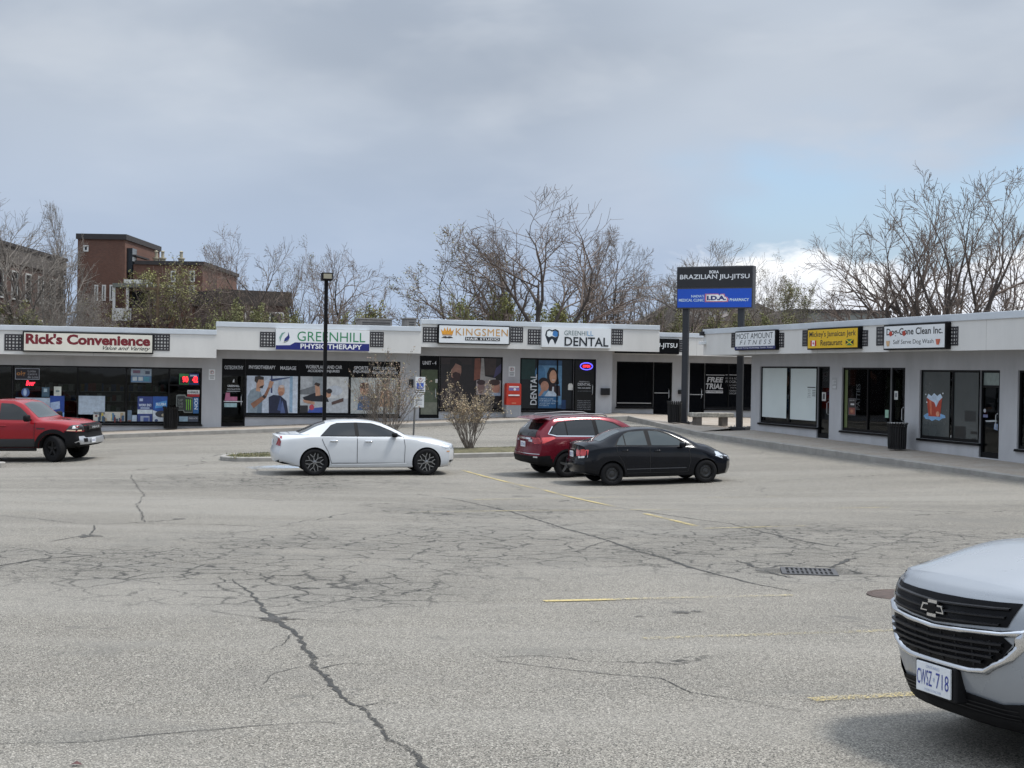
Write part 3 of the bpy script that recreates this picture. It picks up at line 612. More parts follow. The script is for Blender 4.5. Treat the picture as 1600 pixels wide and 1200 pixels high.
# convenience store
pxa(wA, LF, 24, 62, 575.5, 593, [((170, 176, 190), RECT), ((24, 24, 34), rc(.02, .98, .04, .96)), ((176, 120, 60), ('olg', .06, .42, .25, .75, dict(bold=.02))), ((170, 172, 180), ('Lotto', .52, .85, .66, .86)), ((170, 172, 180), ('Centre', .52, .9, .40, .60)), ((170, 172, 180), ('de Loto', .52, .94, .12, .34))], name='lottery_sign')
neon = MB(); xa, xb, za, zb_ = LF.X(41, yw), LF.X(55.5, yw), LF.Z(48, 602.5, yw), LF.Z(48, 594.5, yw)
text_into(neon, 'Beer', xa, xb, za, zb_, yw, 0, .02, .3); neon.build('neon_sign', mat('neon_red', (1, .03, .06), .5, var=0, emit=1.6), wA)
wh = (176, 190, 204)
pxa(wA, LF, 25, 79, 621.5, 660, [(wh, RECT)], name='white_panel')
pxa(wA, LF, 79, 101.5, 618.5, 660, [((34, 70, 150), RECT), ((120, 160, 210), [(0, 0), (1, 0), (1, .38), (0, .25)]), ((170, 190, 220), [(.05, .45), (.7, .52), (.68, .8), (.03, .74)])])
pxa(wA, LF, 85, 96.5, 604, 618.4, [((206, 210, 200), RECT), ((120, 140, 140), rc(.25, .75, .4, .6))]); pxa(wA, LF, 66, 78, 605, 620, [((64, 92, 110), RECT), ((170, 190, 200), rc(.25, .7, .5, .85))])
pxa(wA, LF, 34, 47, 606, 620, [((70, 96, 150), ell(.5, .5, .5, .5)), ((170, 190, 220), ell(.45, .5, .2, .4))])
pxa(wA, LF, 123.5, 165, 618.5, 647.5, [(wh, RECT)], name='white_panel')
pxa(wA, LF, 205, 237, 576.5, 597.5, [((150, 165, 180), RECT), ((90, 125, 160), rc(0, 1, .02, .5)), ((190, 200, 205), rc(.08, .3, .12, .42)), ((120, 90, 110), rc(.1, .45, .68, .9)), ((190, 200, 205), rc(.36, .58, .12, .42)), ((80, 150, 170), rc(.64, .9, .1, .4)), ((70, 80, 100), rc(.7, .92, .62, .85))])
pxa(wA, LF, 216, 239.5, 619.5, 660.5, [((44, 62, 126), RECT), ((215, 225, 240), ('WORK END', .08, .92, .62, .72, dict(bold=.03))), ((190, 205, 225), rc(.2, .8, .54, .58)), ((210, 220, 225), rc(0, 1, .34, .5)), ((160, 170, 190), rc(.2, .8, .02, .26)), ((70, 90, 150), rc(.4, .75, .05, .2)), ((180, 195, 225), rc(.12, .35, .82, .92))])
pxa(wA, LF, 240, 262.5, 619.5, 661, [((38, 84, 160), RECT), ((210, 218, 226), [(0, 0), (1, 0), (1, .32), (0, .48)]), ((80, 150, 210), [(.15, .55), (.95, .62), (.95, .85), (.18, .76)]), ((225, 235, 245), ('SLUSH', .22, .9, .66, .76, dict(bold=.03, shear=-.1))), ((60, 62, 70), ell(.62, .34, .45, .13)), ((196, 186, 160), ell(.75, .30, .15, .06)), ((60, 80, 120), ell(.25, .1, .12, .05))])
pxa(wA, LF, 280.5, 295.5, 584, 601, [((60, 140, 80), RECT), ((20, 22, 24), rc(.08, .92, .08, .7))], name='price_board'); pxa(wA, LF, 296, 311, 584, 601, [((34, 60, 130), RECT), ((20, 22, 30), rc(.08, .92, .12, .68)), ((200, 210, 230), rc(.1, .8, .76, .9))], name='price_board')
for a, b, t in ((285.5, 294.5, '90'), (301, 309.5, '42')):
    q = MB(); text_into(q, t, LF.X(a, .08), LF.X(b, .08), LF.Z(290, 597.5, .08), LF.Z(290, 588, .08), .078, 0, .05); q.build('price_digits', mat('led_red', (1, .02, .03), .5, var=0, emit=2.0), wA)
pxa(wA, LF, 293.5, 312.5, 609.5, 620, [((215, 215, 215), RECT), ((168, 30, 40), rc(0, 1, 0, .4)), ((30, 30, 32), ('U-HAUL', .08, .92, .5, .88, dict(bold=.03)))])
pxa(wA, LF, 276, 302, 616.5, 645, [((120, 126, 122), [(0, .12), (.02, .96), (.12, 1), (.55, 1), (.6, .9), (1, .84), (1, 0), (.5, 0), (.42, .12)]), ((46, 50, 50), [(.05, .16), (.06, .9), (.5, .94), (.58, .84), (.97, .78), (.97, .05), (.54, .05), (.46, .16)]),
    ((120, 190, 50), [(.58, .72), (.64, .74), (.66, .2), (.62, .12), (.61, .6)]), ((120, 190, 50), [(.70, .74), (.76, .74), (.77, .2), (.74, .1), (.72, .6)]), ((120, 190, 50), [(.82, .72), (.90, .74), (.90, .2), (.86, .12), (.84, .6)]), ((130, 136, 130), ('SIP', .12, .42, .62, .76)), ((130, 136, 130), ('THE', .1, .42, .44, .56)), ((130, 136, 130), ('BEST', .1, .42, .26, .38))])
pxa(wA, LF, 303, 311.5, 620.8, 646, [((40, 96, 150), RECT), ((215, 225, 235), ('NOS', .2, .85, .25, .95, dict(rot=True, bold=.02)))])
pxa(wA, LF, 281, 311, 650, 659.5, [((70, 76, 90), RECT), ((150, 175, 190), rc(.02, .46, .1, .9)), ((210, 212, 215), ('FREE-ATM', .52, .95, .5, .75))])
goods = [((200, 196, 186), rc(0, 1, 0, 1))]; rn = random.Random(5)
for i in range(26):
    a = rn.uniform(0, .9); h = rn.uniform(.3, .95); goods.append((rn.choice(((90, 130, 160), (60, 90, 120), (170, 150, 120), (120, 60, 60), (190, 190, 180), (70, 80, 90), (200, 180, 90))), rc(a, a+rn.uniform(.04, .1), rn.uniform(0, .2), h)))
pxa(wA, LF, 147, 197, 643.5, 660, goods, name='flyer_strip'); pxa(wA, LF, 200.5, 215, 641, 660, [((110, 130, 150), rc(0, .45, 0, 1)), ((180, 195, 210), rc(.5, 1, 0, .6)), ((120, 80, 70), rc(.05, .4, .05, .2))], name='flyer_strip')
# physiotherapy clinic
bt, bb = 561.5, 587.3
for p0, p1, txt in ((384.5, 467.5, [('PHYSIOTHERAPY', .055, .555, .40, .62), ('MASSAGE', .645, .945, .38, .60)]), (468.5, 546.5, [('WORKPLACE AND CAR', .12, .85, .48, .70), ('ACCIDENT INJURIES', .16, .80, .22, .42)]), (547.5, 625.5, [('SPORTS', .08, .36, .46, .68), ('INJURIES', .06, .38, .22, .42), ('POST SURGICAL', .46, .92, .46, .66), ('REHABILITATION', .45, .95, .20, .40)])):
    pxa(wB, LF, p0, p1, bt+(p0-384)*.02, bb+(p0-384)*.012, [(vinyl, RECT)] + [((205, 208, 214), (t[0], *t[1:], dict(bold=.025))) for t in txt], name='window_lettering')
skin = (196, 150, 124); sk2 = (150, 106, 84)
pxa(wB, LF, 386, 466, 587.5, 646.5, [((196, 206, 220), RECT), ((170, 184, 204), rc(.62, .68, .1, .95)), ((60, 76, 116), [(.44, .92), (1, 1), (1, 1), (.5, .86)]), ((150, 180, 205), rc(.84, .90, .05, 1)), ((210, 220, 232), rc(.9, 1, 0, 1)), ((60, 66, 110), rc(.47, .50, .55, 1)),
    ((136, 150, 160), [(.03, 0), (.02, .45), (.08, .62), (.17, .68), (.27, .60), (.31, .42), (.30, 0)]), ((112, 128, 142), [(.2, 0), (.26, .55), (.31, .42), (.30, 0)]), (skin, [(.18, .60), (.19, .72), (.27, .66), (.26, .58)]), (skin, [(.19, .70), (.19, .90), (.27, .95), (.335, .88), (.335, .76), (.31, .68), (.26, .67)]), ((50, 42, 40), [(.15, .86), (.16, .98), (.24, 1), (.33, .97), (.33, .90), (.23, .90), (.20, .80)]), ((60, 48, 44), [(.24, .68), (.31, .67), (.335, .76), (.27, .73)]),
    (sk2, [(.08, .26), (.14, .14), (.38, .42), (.44, .62), (.50, .80), (.46, .86), (.41, .70), (.34, .50)]), (skin, [(.41, .70), (.45, .88), (.53, .84), (.48, .68)]), ((50, 40, 40), [(.30, .44), (.36, .40), (.38, .46), (.33, .50)]),
    ((34, 40, 66), [(.44, 0), (.43, .44), (.52, .50), (.66, .48), (.78, .34), (.82, 0)]), ((66, 84, 130), [(.60, .10), (.66, .44), (.72, .06)]), ((90, 106, 150), [(.66, .02), (.70, .36), (.76, .02)]), (skin, ell(.675, .62, .068, .14)), ((170, 120, 98), ell(.67, .54, .05, .06)), ((210, 190, 180), ell(.68, .73, .055, .04))])
pxa(wB, LF, 470, 545, 588.5, 645, [((188, 192, 196), RECT), ((150, 158, 164), rc(.25, .55, .5, 1)), ((210, 212, 212), rc(.55, 1, .4, 1)), ((120, 124, 128), [(0, .62), (.3, .75), (.3, .5), (0, .5)]), ((30, 34, 44), [(.05, .42), (.3, .55), (.55, .45), (.6, .3), (.1, .32)]), (skin, [(.3, .78), (.4, .72), (.42, .48), (.32, .46)]), ((60, 44, 40), [(.28, .78), (.38, .72), (.42, .8), (.32, .84)]), (skin, [(.05, .36), (.3, .3), (.3, .22), (.08, .28)]), ((200, 206, 214), ell(.72, .62, .16, .14)), (skin, ell(.58, .52, .06, .1)), ((44, 40, 44), ell(.6, .6, .06, .07)), ((66, 90, 170), [(.15, 0), (.5, 0), (.5, .16), (.2, .12)]), ((190, 70, 90), ell(.24, .15, .05, .08)), ((44, 44, 50), rc(0, .16, 0, .2)), ((90, 70, 66), [(.65, .3), (.9, .42), (.9, .32), (.66, .22)])])
pxa(wB, LF, 549, 624, 590.5, 646.5, [((186, 190, 188), RECT), ((204, 206, 202), rc(.3, .6, 0, 1)), (skin, ell(.28, .66, .09, .16)), ((96, 66, 52), ell(.28, .78, .10, .09)), ((70, 100, 140), [(.14, .1), (.16, .46), (.30, .52), (.42, .44), (.42, .1)]), (skin, ell(.72, .82, .07, .11)), ((50, 44, 44), ell(.74, .90, .09, .08)), ((190, 150, 120), [(.58, .2), (.62, .62), (.72, .7), (.86, .62), (.88, .2)])])
pxa(dB, LF, 349, 382.5, 561.5, 586, [(vinyl, RECT), ((190, 194, 200), ('OSTEOPATHY', .06, .94, .36, .60, dict(bold=.02)))], name='window_lettering')
pxa(dB, LF, 352, 380, 592, 637, [((205, 208, 212), [(.42, .88), (.46, .96), (.52, 1), (.53, .88)]), ((205, 208, 212), ('GREENHILL', .14, .82, .72, .79, dict(bold=.02))), ((205, 208, 212), ('905.564.7698', .14, .84, .62, .67)), ((170, 172, 178), rc(.1, .86, .56, .58)), ((176, 104, 134), [(0, .24), (.06, .52), (.28, .52), (.3, .38), (.7, .38), (.7, .24)]), ((210, 212, 214), rc(-.05, 1.0, .20, .23)), ((150, 178, 182), rc(-.02, .68, .02, .16))], name='door_sticker')
# hair studio
pxa(dC, LF, 657, 686, 557, 575.5, [(vinyl, RECT), ((205, 206, 210), ('UNIT - 4', .12, .86, .3, .62, dict(bold=.03)))], name='window_lettering')
pxa(dC, LF, 658.5, 685.5, 577.5, 650.5, [((88, 96, 78), RECT), ((70, 80, 56), rc(0, 1, .55, 1)), ((120, 122, 108), rc(0, 1, 0, .3)), ((200, 200, 196), rc(.82, .96, .72, .80))], name='door_blind')
pxa(wC, LF, 689, 784.5, 558.5, 639, [((34, 29, 31), RECT), ((50, 40, 40), rc(.0, .5, .86, 1)), ((44, 34, 36), [(.0, 0), (.0, .42), (.1, .62), (.26, .60), (.36, .45), (.36, 0)]), ((150, 112, 98), [(.17, .62), (.17, .86), (.24, .90), (.33, .84), (.335, .72), (.31, .60), (.24, .56)]), ((30, 24, 24), [(.14, .72), (.15, .95), (.26, .98), (.34, .90), (.33, .83), (.24, .88), (.20, .80)]), ((54, 32, 30), [(.18, .68), (.24, .72), (.32, .68), (.31, .56), (.22, .54)]),
    ((120, 72, 58), [(.54, .55), (.55, .98), (.64, 1), (.66, .6)]), ((150, 146, 144), [(.64, .58), (.66, 1), (.70, 1), (.72, .64), (.9, .6), (.9, .5), (.64, .5)]), ((60, 48, 46), rc(.72, .9, .66, 1)), ((70, 66, 100), [(.86, .6), (.98, .72), (1, .9), (.9, .8)]), ((150, 140, 140), rc(.58, 1, .28, .56)), ((120, 96, 92), ell(.66, .42, .06, .12)), ((60, 44, 46), ell(.66, .52, .07, .05)), ((172, 124, 106), ell(.90, .42, .07, .12)), ((64, 46, 44), ell(.88, .52, .09, .06)), ((150, 168, 190), rc(.8, .98, .26, .32)), ((26, 22, 26), rc(.36, 1, 0, .26))])
# dental office
pxa(wD, LF, 815, 896, 561.5, 640.5, [((20, 26, 32), RECT), ((26, 56, 54), rc(0, .26, .6, 1)), ((54, 88, 124), rc(.33, .78, .02, .98)), ((96, 140, 176), rc(.33, .78, .1, .88)), ((74, 120, 160), ell(.36, .72, .1, .16)), ((34, 28, 32), [(.50, .50), (.49, .72), (.54, .84), (.63, .84), (.69, .76), (.73, .52), (.6, .48)]), (skin, ell(.61, .66, .07, .13)), ((215, 205, 200), rc(.59, .645, .585, .6)), ((48, 32, 36), [(.52, .28), (.53, .50), (.62, .50), (.74, .48), (.76, .28)]), ((200, 206, 214), [(.58, .28), (.60, .46), (.63, .46), (.63, .28)]), ((40, 32, 36), ell(.43, .55, .10, .09)), ((178, 132, 112), ell(.45, .47, .08, .10)), ((190, 205, 220), [(.44, .26), (.52, .38), (.64, .36), (.72, .26)]), ((178, 132, 112), [(.33, .28), (.40, .42), (.45, .38), (.37, .27)]),
    ((40, 92, 136), rc(.33, .72, .04, .27)), ((190, 208, 222), ('GENTLE CARE', .355, .62, .205, .235)), ((190, 208, 222), ('FOR BRIGHT SMILES', .355, .71, .165, .195)), ((190, 208, 222), ('ACCEPTING NEW', .355, .66, .115, .145)), ((190, 208, 222), ('PATIENTS', .355, .53, .075, .105)), ((30, 60, 100), rc(.78, .86, .02, .2)), ((215, 220, 224), ('DENTAL', .175, .30, .10, .70, dict(rot=True, bold=.01))), ((206, 206, 202), [(.90, .40), (.995, .40), (.995, .50), (.97, .53), (.92, .53), (.90, .50)])])
pxa(dD, LF, 899, 931, 562, 645, [((10, 10, 13), RECT), ((16, 16, 18), rc(.1, .9, .05, .72)), ((195, 198, 202), ('GREENHILL', .2, .72, .575, .595)), ((200, 203, 206), ('DENTAL', .14, .78, .51, .56, dict(bold=.01))), ((200, 203, 206), ('905.564.2000', .14, .76, .455, .48, dict(bold=.02))), ((160, 164, 170), ('greenhilldental', .14, .8, .40, .415))] + [((165, 168, 174), (t, .12, .78, .22-.033*i, .235-.033*i)) for i, t in enumerate(('GENERAL DENTISTRY', 'COSMETIC DENTISTRY', 'ORTHODONTICS', 'EMERGENCY CARE', 'IMPLANTS', 'INVISIBLE ALIGNERS'))], name='door_sticker')
nn = MB(); yz = .072; ca, cb = LF.X(916.5, yz), LF.Z(916.5, 572.3, yz); rx = LF.X(926, yz)-ca; rz_ = LF.Z(916.5, 567, yz)-cb
nn.tube([(ca+rx*math.cos(a*math.pi/12), yz, cb+rz_*math.sin(a*math.pi/12)) for a in range(25)], .022, 5); text_into(nn, 'OPEN', ca-rx*.6, ca+rx*.6, cb-rz_*.42, cb+rz_*.42, yz-.01, 1, .03)
nn.build('neon_sign', [mat('neon_blue', (.12, .10, 1), .5, var=0, emit=1.4), mat('neon_red', (1, .03, .06))], dD)
# martial-arts unit
gl = (186, 186, 188)
pxa(wE2, LF, 1103.5, 1131, 587, 616, [(gl, ('FREE', .06, 1, .64, .92, dict(bold=.03, shear=.18))), (gl, ('TRIAL', .0, .98, .28, .58, dict(bold=.03, shear=.18))), (gl, rc(0, .98, .06, .2)), ((24, 24, 26), ('BORABJJ.COM', .03, .95, .09, .17, dict(bold=.02))), (gl, rc(0, 1.05, 1.02, 1.05))], yR+.09, 'window_lettering')
pxa(wE2, LF, 1134, 1162, 587, 616, [((150, 150, 152), (t, a, .92, z, z+h)) for t, a, z, h in (('KIDS & ADULT', .02, .80, .11), ('PROGRAMS', .02, .60, .14), ('SELF DEFENCE', .12, .44, .08), ('FITNESS', .3, .30, .08), ('CONFIDENCE', .15, .14, .09), ('DISCIPLINE', .2, .0, .09))] + [(gl, rc(0, 1.0, 1.02, 1.05))], yR+.09, 'window_lettering')
for p, a, b, c in ((wE, 966, 1019, 629.8), (dE, 1024, 1046, 614), (dE2, 1079, 1100, 616.5)):
    q = MB(); z = LF.Z((a+b)/2, c, yR); q.box(LF.X(a, yR), LF.X(b, yR), yR+.03, yR+.06, z-.02, z+.02); q.build('bar', steel, p)
# fitness studio, restaurant, dog wash
pxa(wF, RF, 1191.5, 1230, 575, 652.5, [(white_film, RECT)], name='window_film'); wf2 = pxa(wF, RF, 1235, 1276, 576, 656.5, [(white_film, RECT)] + [((50, 56, 60), rc(.68, .98, .63, .65))] + [((80, 86, 90), (t, .70, .80, .58-.035*i, .60-.035*i)) for i, t in enumerate(('Mon', 'Tue', 'Wed', 'Thu', 'Fri'))] + [((80, 86, 90), rc(.87, .99, .58-.035*i, .592-.035*i)) for i in range(4)], name='window_film')
pxa(dF, RF, 1285.5, 1291.5, 613, 626.5, [((200, 202, 200), RECT), ((60, 62, 66), rc(.25, .75, .2, .85))], name='door_notice')
pxa(wG, RF, 1327, 1338.5, 622.5, 649, [((90, 88, 92), RECT), ((30, 28, 32), rc(.06, .94, .04, .96)), ((200, 200, 200), rc(.3, .8, .6, .7)), ((130, 70, 60), rc(.1, .9, .06, .45)), ((170, 120, 90), ell(.5, .25, .2, .1)), ((190, 190, 190), ('Jerk', .15, .85, .82, .93))])
pxa(wG, RF, 1321, 1325.5, 578, 668, [((96, 108, 66), RECT)], name='curtain'); pxa(dG, RF, 1398.5, 1404, 611, 624.5, [((205, 208, 206), RECT), ((120, 124, 128), rc(.2, .8, .3, .8))], name='door_notice'); pxa(wG, RF, 1384.5, 1390, 640.5, 653, [((150, 190, 170), RECT)], name='door_notice')
pxa(wG, RF, 1337, 1347, 600, 640, [((60, 66, 70), ('PATTIES', .2, .8, 0, 1, dict(rot=True)))], name='window_lettering')
dgray = mat('tinted_window_film', (.075, .085, .085), .25, var=.15, scale=.8)
pxa(wH, RF, 1442, 1485, 581, 685, [(dgray, RECT)], name='window_film'); pxa(wH, RF, 1489.5, 1530, 582, 690.5, [(dgray, RECT), ((30, 32, 34), rc(.1, .55, .05, .22)), ((20, 22, 24), rc(.78, .95, .0, .06)), ((20, 22, 24), rc(.74, .97, .12, .16)), ((190, 190, 188), ell(.0, .06, .05, .025)), ((36, 40, 42), rc(.5, .9, .3, .45))], name='window_film')
spl = [(.0, .10), (.12, .16), (.22, .18), (.5, .13), (.78, .18), (.98, .14), (1.0, .08), (.85, .06), (.72, .0), (.55, .03), (.40, -.02), (.28, .02), (.12, .02)]
pxa(wH, RF, 1444.5, 1479, 596, 657, [((126, 172, 214), spl), ((176, 62, 40), [(.14, .58), (.84, .58), (.76, .10), (.24, .10)]), ((206, 110, 80), [(.26, .54), (.36, .54), (.40, .14), (.32, .14)]), ((196, 214, 236), [(.14, .58), (.22, .68), (.36, .62), (.48, .70), (.62, .63), (.76, .69), (.86, .60), (.70, .50), (.58, .34), (.5, .46), (.3, .52)]), ((214, 150, 120), ell(.66, .17, .08, .07, 12)), ((226, 232, 240), ell(.1, .66, .03, .02, 8)), ((226, 232, 240), ell(.88, .70, .03, .02, 8)), ((226, 232, 240), ell(.16, .46, .03, .02, 8))], yw-.004, 'tub_decal')
pxa(dH, RF, 1536, 1562, 582.5, 602.5, [((130, 142, 138), RECT)], name='window_film'); pxa(dH, RF, 1537, 1546, 638, 653, [((190, 192, 200), ell(.35, .75, .22, .2)), ((120, 124, 160), rc(.1, .9, .05, .35))], name='door_sticker')
pxa(dH, RF, 1541, 1561, 655, 672, [((170, 176, 180), [(0, .85), (.9, .95), (.95, .8), (.1, .7)]), ((140, 160, 190), [(.7, .1), (1, .0), (1, .6), (.75, .6)])], name='door_sticker')
oc = MB(); x0 = RF.X(1594, .5); oc.box(x0, x0+1.2, .35, .9, RF.Z(1596, 697), RF.Z(1596, 662)); oc.box(x0, x0+1.2, .34, .91, RF.Z(1596, 662)+.001, RF.Z(1596, 660)); ocx = oc.build('orange_counter', [mat('orange_panel', C(200, 82, 44), .5)]); ocx.matrix_world = RF.M; tag(ocx, 'orange counter just inside the last window at the right edge', 'counter')
# ------------------------------------------------------------------ shelves of goods inside the convenience store
prod = [mat('product_%d' % i, C(*c), .5) for i, c in enumerate(((150, 120, 50), (60, 90, 140), (150, 60, 50), (190, 190, 180), (70, 110, 70), (100, 80, 60)))]
for k, (p0, p1, yy) in enumerate(((24, 118, 1.6), (126, 195, 1.3), (201, 262, 1.7))):
    a, b = LF.X(p0, yy), LF.X(p1, yy); t = empty('store_shelf', LF.M); tag(t, ('store shelf of packaged goods behind the pane next to the door', 'store shelf of packaged goods behind the white window panel', 'store shelf of packaged goods behind the blue posters')[k], 'shelf', 'shelves in the convenience store'); zf = zbL(-6)
    for j, h in enumerate((.3, .75, 1.2, 1.6)):
        q = MB(); q.box(a, b, yy, yy+.4, zf+h, zf+h+.03); q.build('shelf_board', mat('shelf_metal', (.5, .5, .48), .5), t)
        g_ = MB(); x = a+.03
        while x < b-.15: w = rn.uniform(.08, .22); g_.box(x, x+w-.015, yy+rn.uniform(0, .06), yy+.35, zf+h+.031, zf+h+.031+rn.uniform(.15, .34), rn.randrange(6)); x += w
        tag(g_.build('goods', prod, t), kind='stuff')
    q = MB(); q.box(a, b, yy+.42, yy+.45, zf, zf+1.9); q.build('back_panel', mat('shelf_back', (.2, .2, .19), .7), t)
# ------------------------------------------------------------------ street furniture
bin_m = mat('bin_black_steel', (.012, .012, .013), .35, metal=.3)
def make_bin(loc, h, w, label, liner=False):
    t = empty('litter_bin', loc=loc, rz=A16); tag(t, label, 'litter bin', 'black slatted litter bins'); R = w/2; s = MB(); n = 22
    for i in range(n):
        a = 2*math.pi*i/n; pts = []
        for z, k in ((.05, .86), (.25, .9), (.8, .92), (.95, 1.0), (1.0, 1.08)): pts.append((R*k*math.cos(a), R*k*math.sin(a), h*z))
        s.tube(pts, .022, 4)
    tag(s.build('slat_cage', bin_m, t), kind='stuff'); q = MB(); q.lathe([(R*.9, h*.04), (R*.9, h*.09), (R*.82, h*.09), (R*.82, h*.04), (R*.9, h*.04)], 24); q.build('base_ring', bin_m, t)
    q = MB(); q.lathe([(R*.80, h*.05), (R*.82, h*.86), (R*.78, h*.86), (0, h*.8)], 20); q.build('inner_can', mat('bin_can', (.008, .008, .008), .6), t, smooth=True, angle=40)
    q = MB(); q.lathe([(R*1.02, h*.90), (R*1.04, h*.93), (R*.98, h*.93), (R*1.02, h*.90)], 24); q.build('top_band', bin_m, t)
    if liner: q = MB(); q.lathe([(R*.70, h*.96), (R*1.1, h*.985), (R*1.06, h*1.0), (R*.66, h*.98)], 24); q.build('bag_rim', mat('bag_grey', (.45, .44, .42), .5), t)
    return t
xb_ = LF.X(268, -.55); make_bin(LF.w(xb_, -.55, zbL(xb_)-.02), .93, .58, 'black slatted litter bin under the window of the convenience store')
P = RF.w(RF.X(1404, -.55), -.55, 0); P.z = zbR(RF.X(1404, -.55))-.02; make_bin(P, .86, .60, 'black slatted litter bin with a grey rim outside the restaurant door', True)
def on_corner(px, py, d0=58):
    d = d0
    for _ in range(12):
        p = at_depth(px, py, d); z = corner_z(p.x, p.y); r_ = ray(px, py); d = .5*d + .5*(z-EYE.z)/r_.z
    p = at_depth(px, py, d); p.z = corner_z(p.x, p.y); return p
P = on_corner(1053.5, 661.5); make_bin(P, .92, .58, 'black slatted litter bin beside the pylon sign post')
# pylon sign
pyl = mat('pylon_steel', (.022, .024, .03), .5, var=.2)
pa, pb = on_corner(1069, 661), on_corner(1157, 666); print('pylon', pa, pb)
ang = math.radians(-27); dA = (pa-EYE).dot(fw)
Fp = Frame((pa.x, pa.y, 0), Vector((math.cos(ang), math.sin(ang), 0)), Vector((-math.sin(ang), math.cos(ang), 0)))
t = empty('pylon_sign', Fp.M); tag(t, 'tall pylon sign on two steel posts, black panel above a blue one', 'sign')
xr = Fp.X(1157); q = MB(); zb0 = corner_z(pa.x, pa.y); pbw = Fp.w(xr, 0, 0); zb1 = corner_z(pbw.x, pbw.y); zt0, zt1 = Fp.Z(1115, 482.5), Fp.Z(1115, 416.5)
for x, z in ((0, zb0), (xr, zb1)):
    q = MB(); q.box(x-.125, x+.125, -.09, .09, z, zt0+.3); q.build('post', pyl, t, bevel=.01); q = MB(); q.box(x-.36, x+.36, -.32, .32, z-.1, z+.05); q.build('base_plate', pyl, t)
    for sx in (-.28, .28):
        for sy in (-.24, .24): q = MB(); q.lathe([(0, z+.1), (.03, z+.1), (.03, z+.05)], 6, (x+sx, sy, 0)); q.build('bolt', steel, t)
x0, x1 = Fp.X(1055.3, -.2), Fp.X(1174.5, -.2); zm = Fp.Z(1115, 450.5)
q = MB(); q.box(x0, x1, -.2, .2, zt0, zt1); cab = q.build('cabinet', mat('pylon_cabinet', (.05, .05, .055), .45), t, bevel=.015)
q = MB(); q.box(x0+.05, x1-.05, -.212, -.19, zm+.03, zt1-.06); fu = q.build('upper_face', mat('pylon_black_face', (.016, .016, .019), .35), t); q = MB(); q.box(x0+.05, x1-.05, -.212, -.19, zt0+.05, zm-.03); fl = q.build('lower_face', mat('pylon_blue_face', C(20, 80, 190), .35, var=.03), t)
wt_ = (228, 230, 234)
lettering(fu, (x0+.05, x1-.05, zm+.03, zt1-.06, -.215), [(wt_, ('BORA', .43, .56, .70, .86, dict(bold=.03))), (wt_, ('BRAZILIAN JIU-JITSU', .03, .97, .36, .66, dict(bold=.012)))])
ida = [(0, 0), (.98, 0), (.98, .2), (1, .35), (.92, .62), (.86, .62), (.82, .98), (.66, .98), (.62, .8), (.56, 1), (.36, 1), (0, 1)]
il = lambda k: [(.385+.305*(.5+(a-.5)*k), .30+.42*(.5+(b-.5)*(k-.06 if k < 1 else k))) for a, b in ida]
lettering(fl, (x0+.05, x1-.05, zt0+.05, zm-.03, -.215), [((205, 225, 245), ("NADIA'S", .19, .365, .54, .68, dict(bold=.02))), ((205, 225, 245), ('MEDICAL CLINIC', .02, .365, .32, .47, dict(bold=.02))), ((205, 225, 245), ('PHARMACY', .71, .97, .32, .48, dict(bold=.02, shear=.1))), ((235, 170, 190), il(1.05)), ((190, 40, 80), il(1)), ((240, 240, 244), il(.93)), ((30, 44, 110), ('I.D.A.', .405, .665, .38, .62, dict(bold=.05)))])
# bench
P = on_corner(1093, 665); t = empty('stone_bench', loc=P, rz=A16+.06); tag(t, 'pale mottled stone bench on two block legs between the sign posts', 'bench')
stone = mat('mottled_stone', (.42, .40, .35), .9, var=.6, scale=9, bump=.6, bscale=25)
q = MB(); q.box(-.3, 1.6, 0, .48, .33, .52); q.build('seat_slab', stone, t, bevel=.03)
for x in (0, 1.2): q = MB(); q.box(x-.12, x+.14, .06, .42, -.02, .329); q.build('leg', mat('bench_leg_shaded', (.2, .18, .16), .9, var=.3), t, bevel=.01)  # shade on the legs is put into their darker stone colour
# newspaper box
xn = LF.X(802, -.45); t = empty('newspaper_box', loc=LF.w(xn, -.45, zbL(xn)-.01), rz=A16); tag(t, 'red newspaper box on a grey pedestal between the hair studio and the dental office', 'newspaper box')
rd = mat('red_box_paint', C(196, 58, 40), .4, var=.08); q = MB(); q.prism([(-.33, .53), (.33, .53), (.33, 1.42), (.28, 1.48), (-.28, 1.48), (-.33, 1.42)], -.2, .2); q.build('cabinet', rd, t, bevel=.02)
q = MB(); q.box(-.33, .33, -.19, .19, 0, .529); q.build('pedestal', mat('pedestal_grey', (.30, .31, .33), .7), t, bevel=.01)
art(t, -.33, .33, .53, 1.48, -.203, [((225, 225, 228), rc(.16, .84, .80, .86)), ((130, 120, 170), rc(.14, .86, .66, .78)), ((225, 225, 235), ell(.55, .72, .09, .06)), ((235, 232, 230), rc(.12, .88, .42, .48)), ((220, 150, 120), rc(.35, .65, .08, .11)), ((120, 30, 26), rc(.1, .9, .36, .40))], 'front_print')
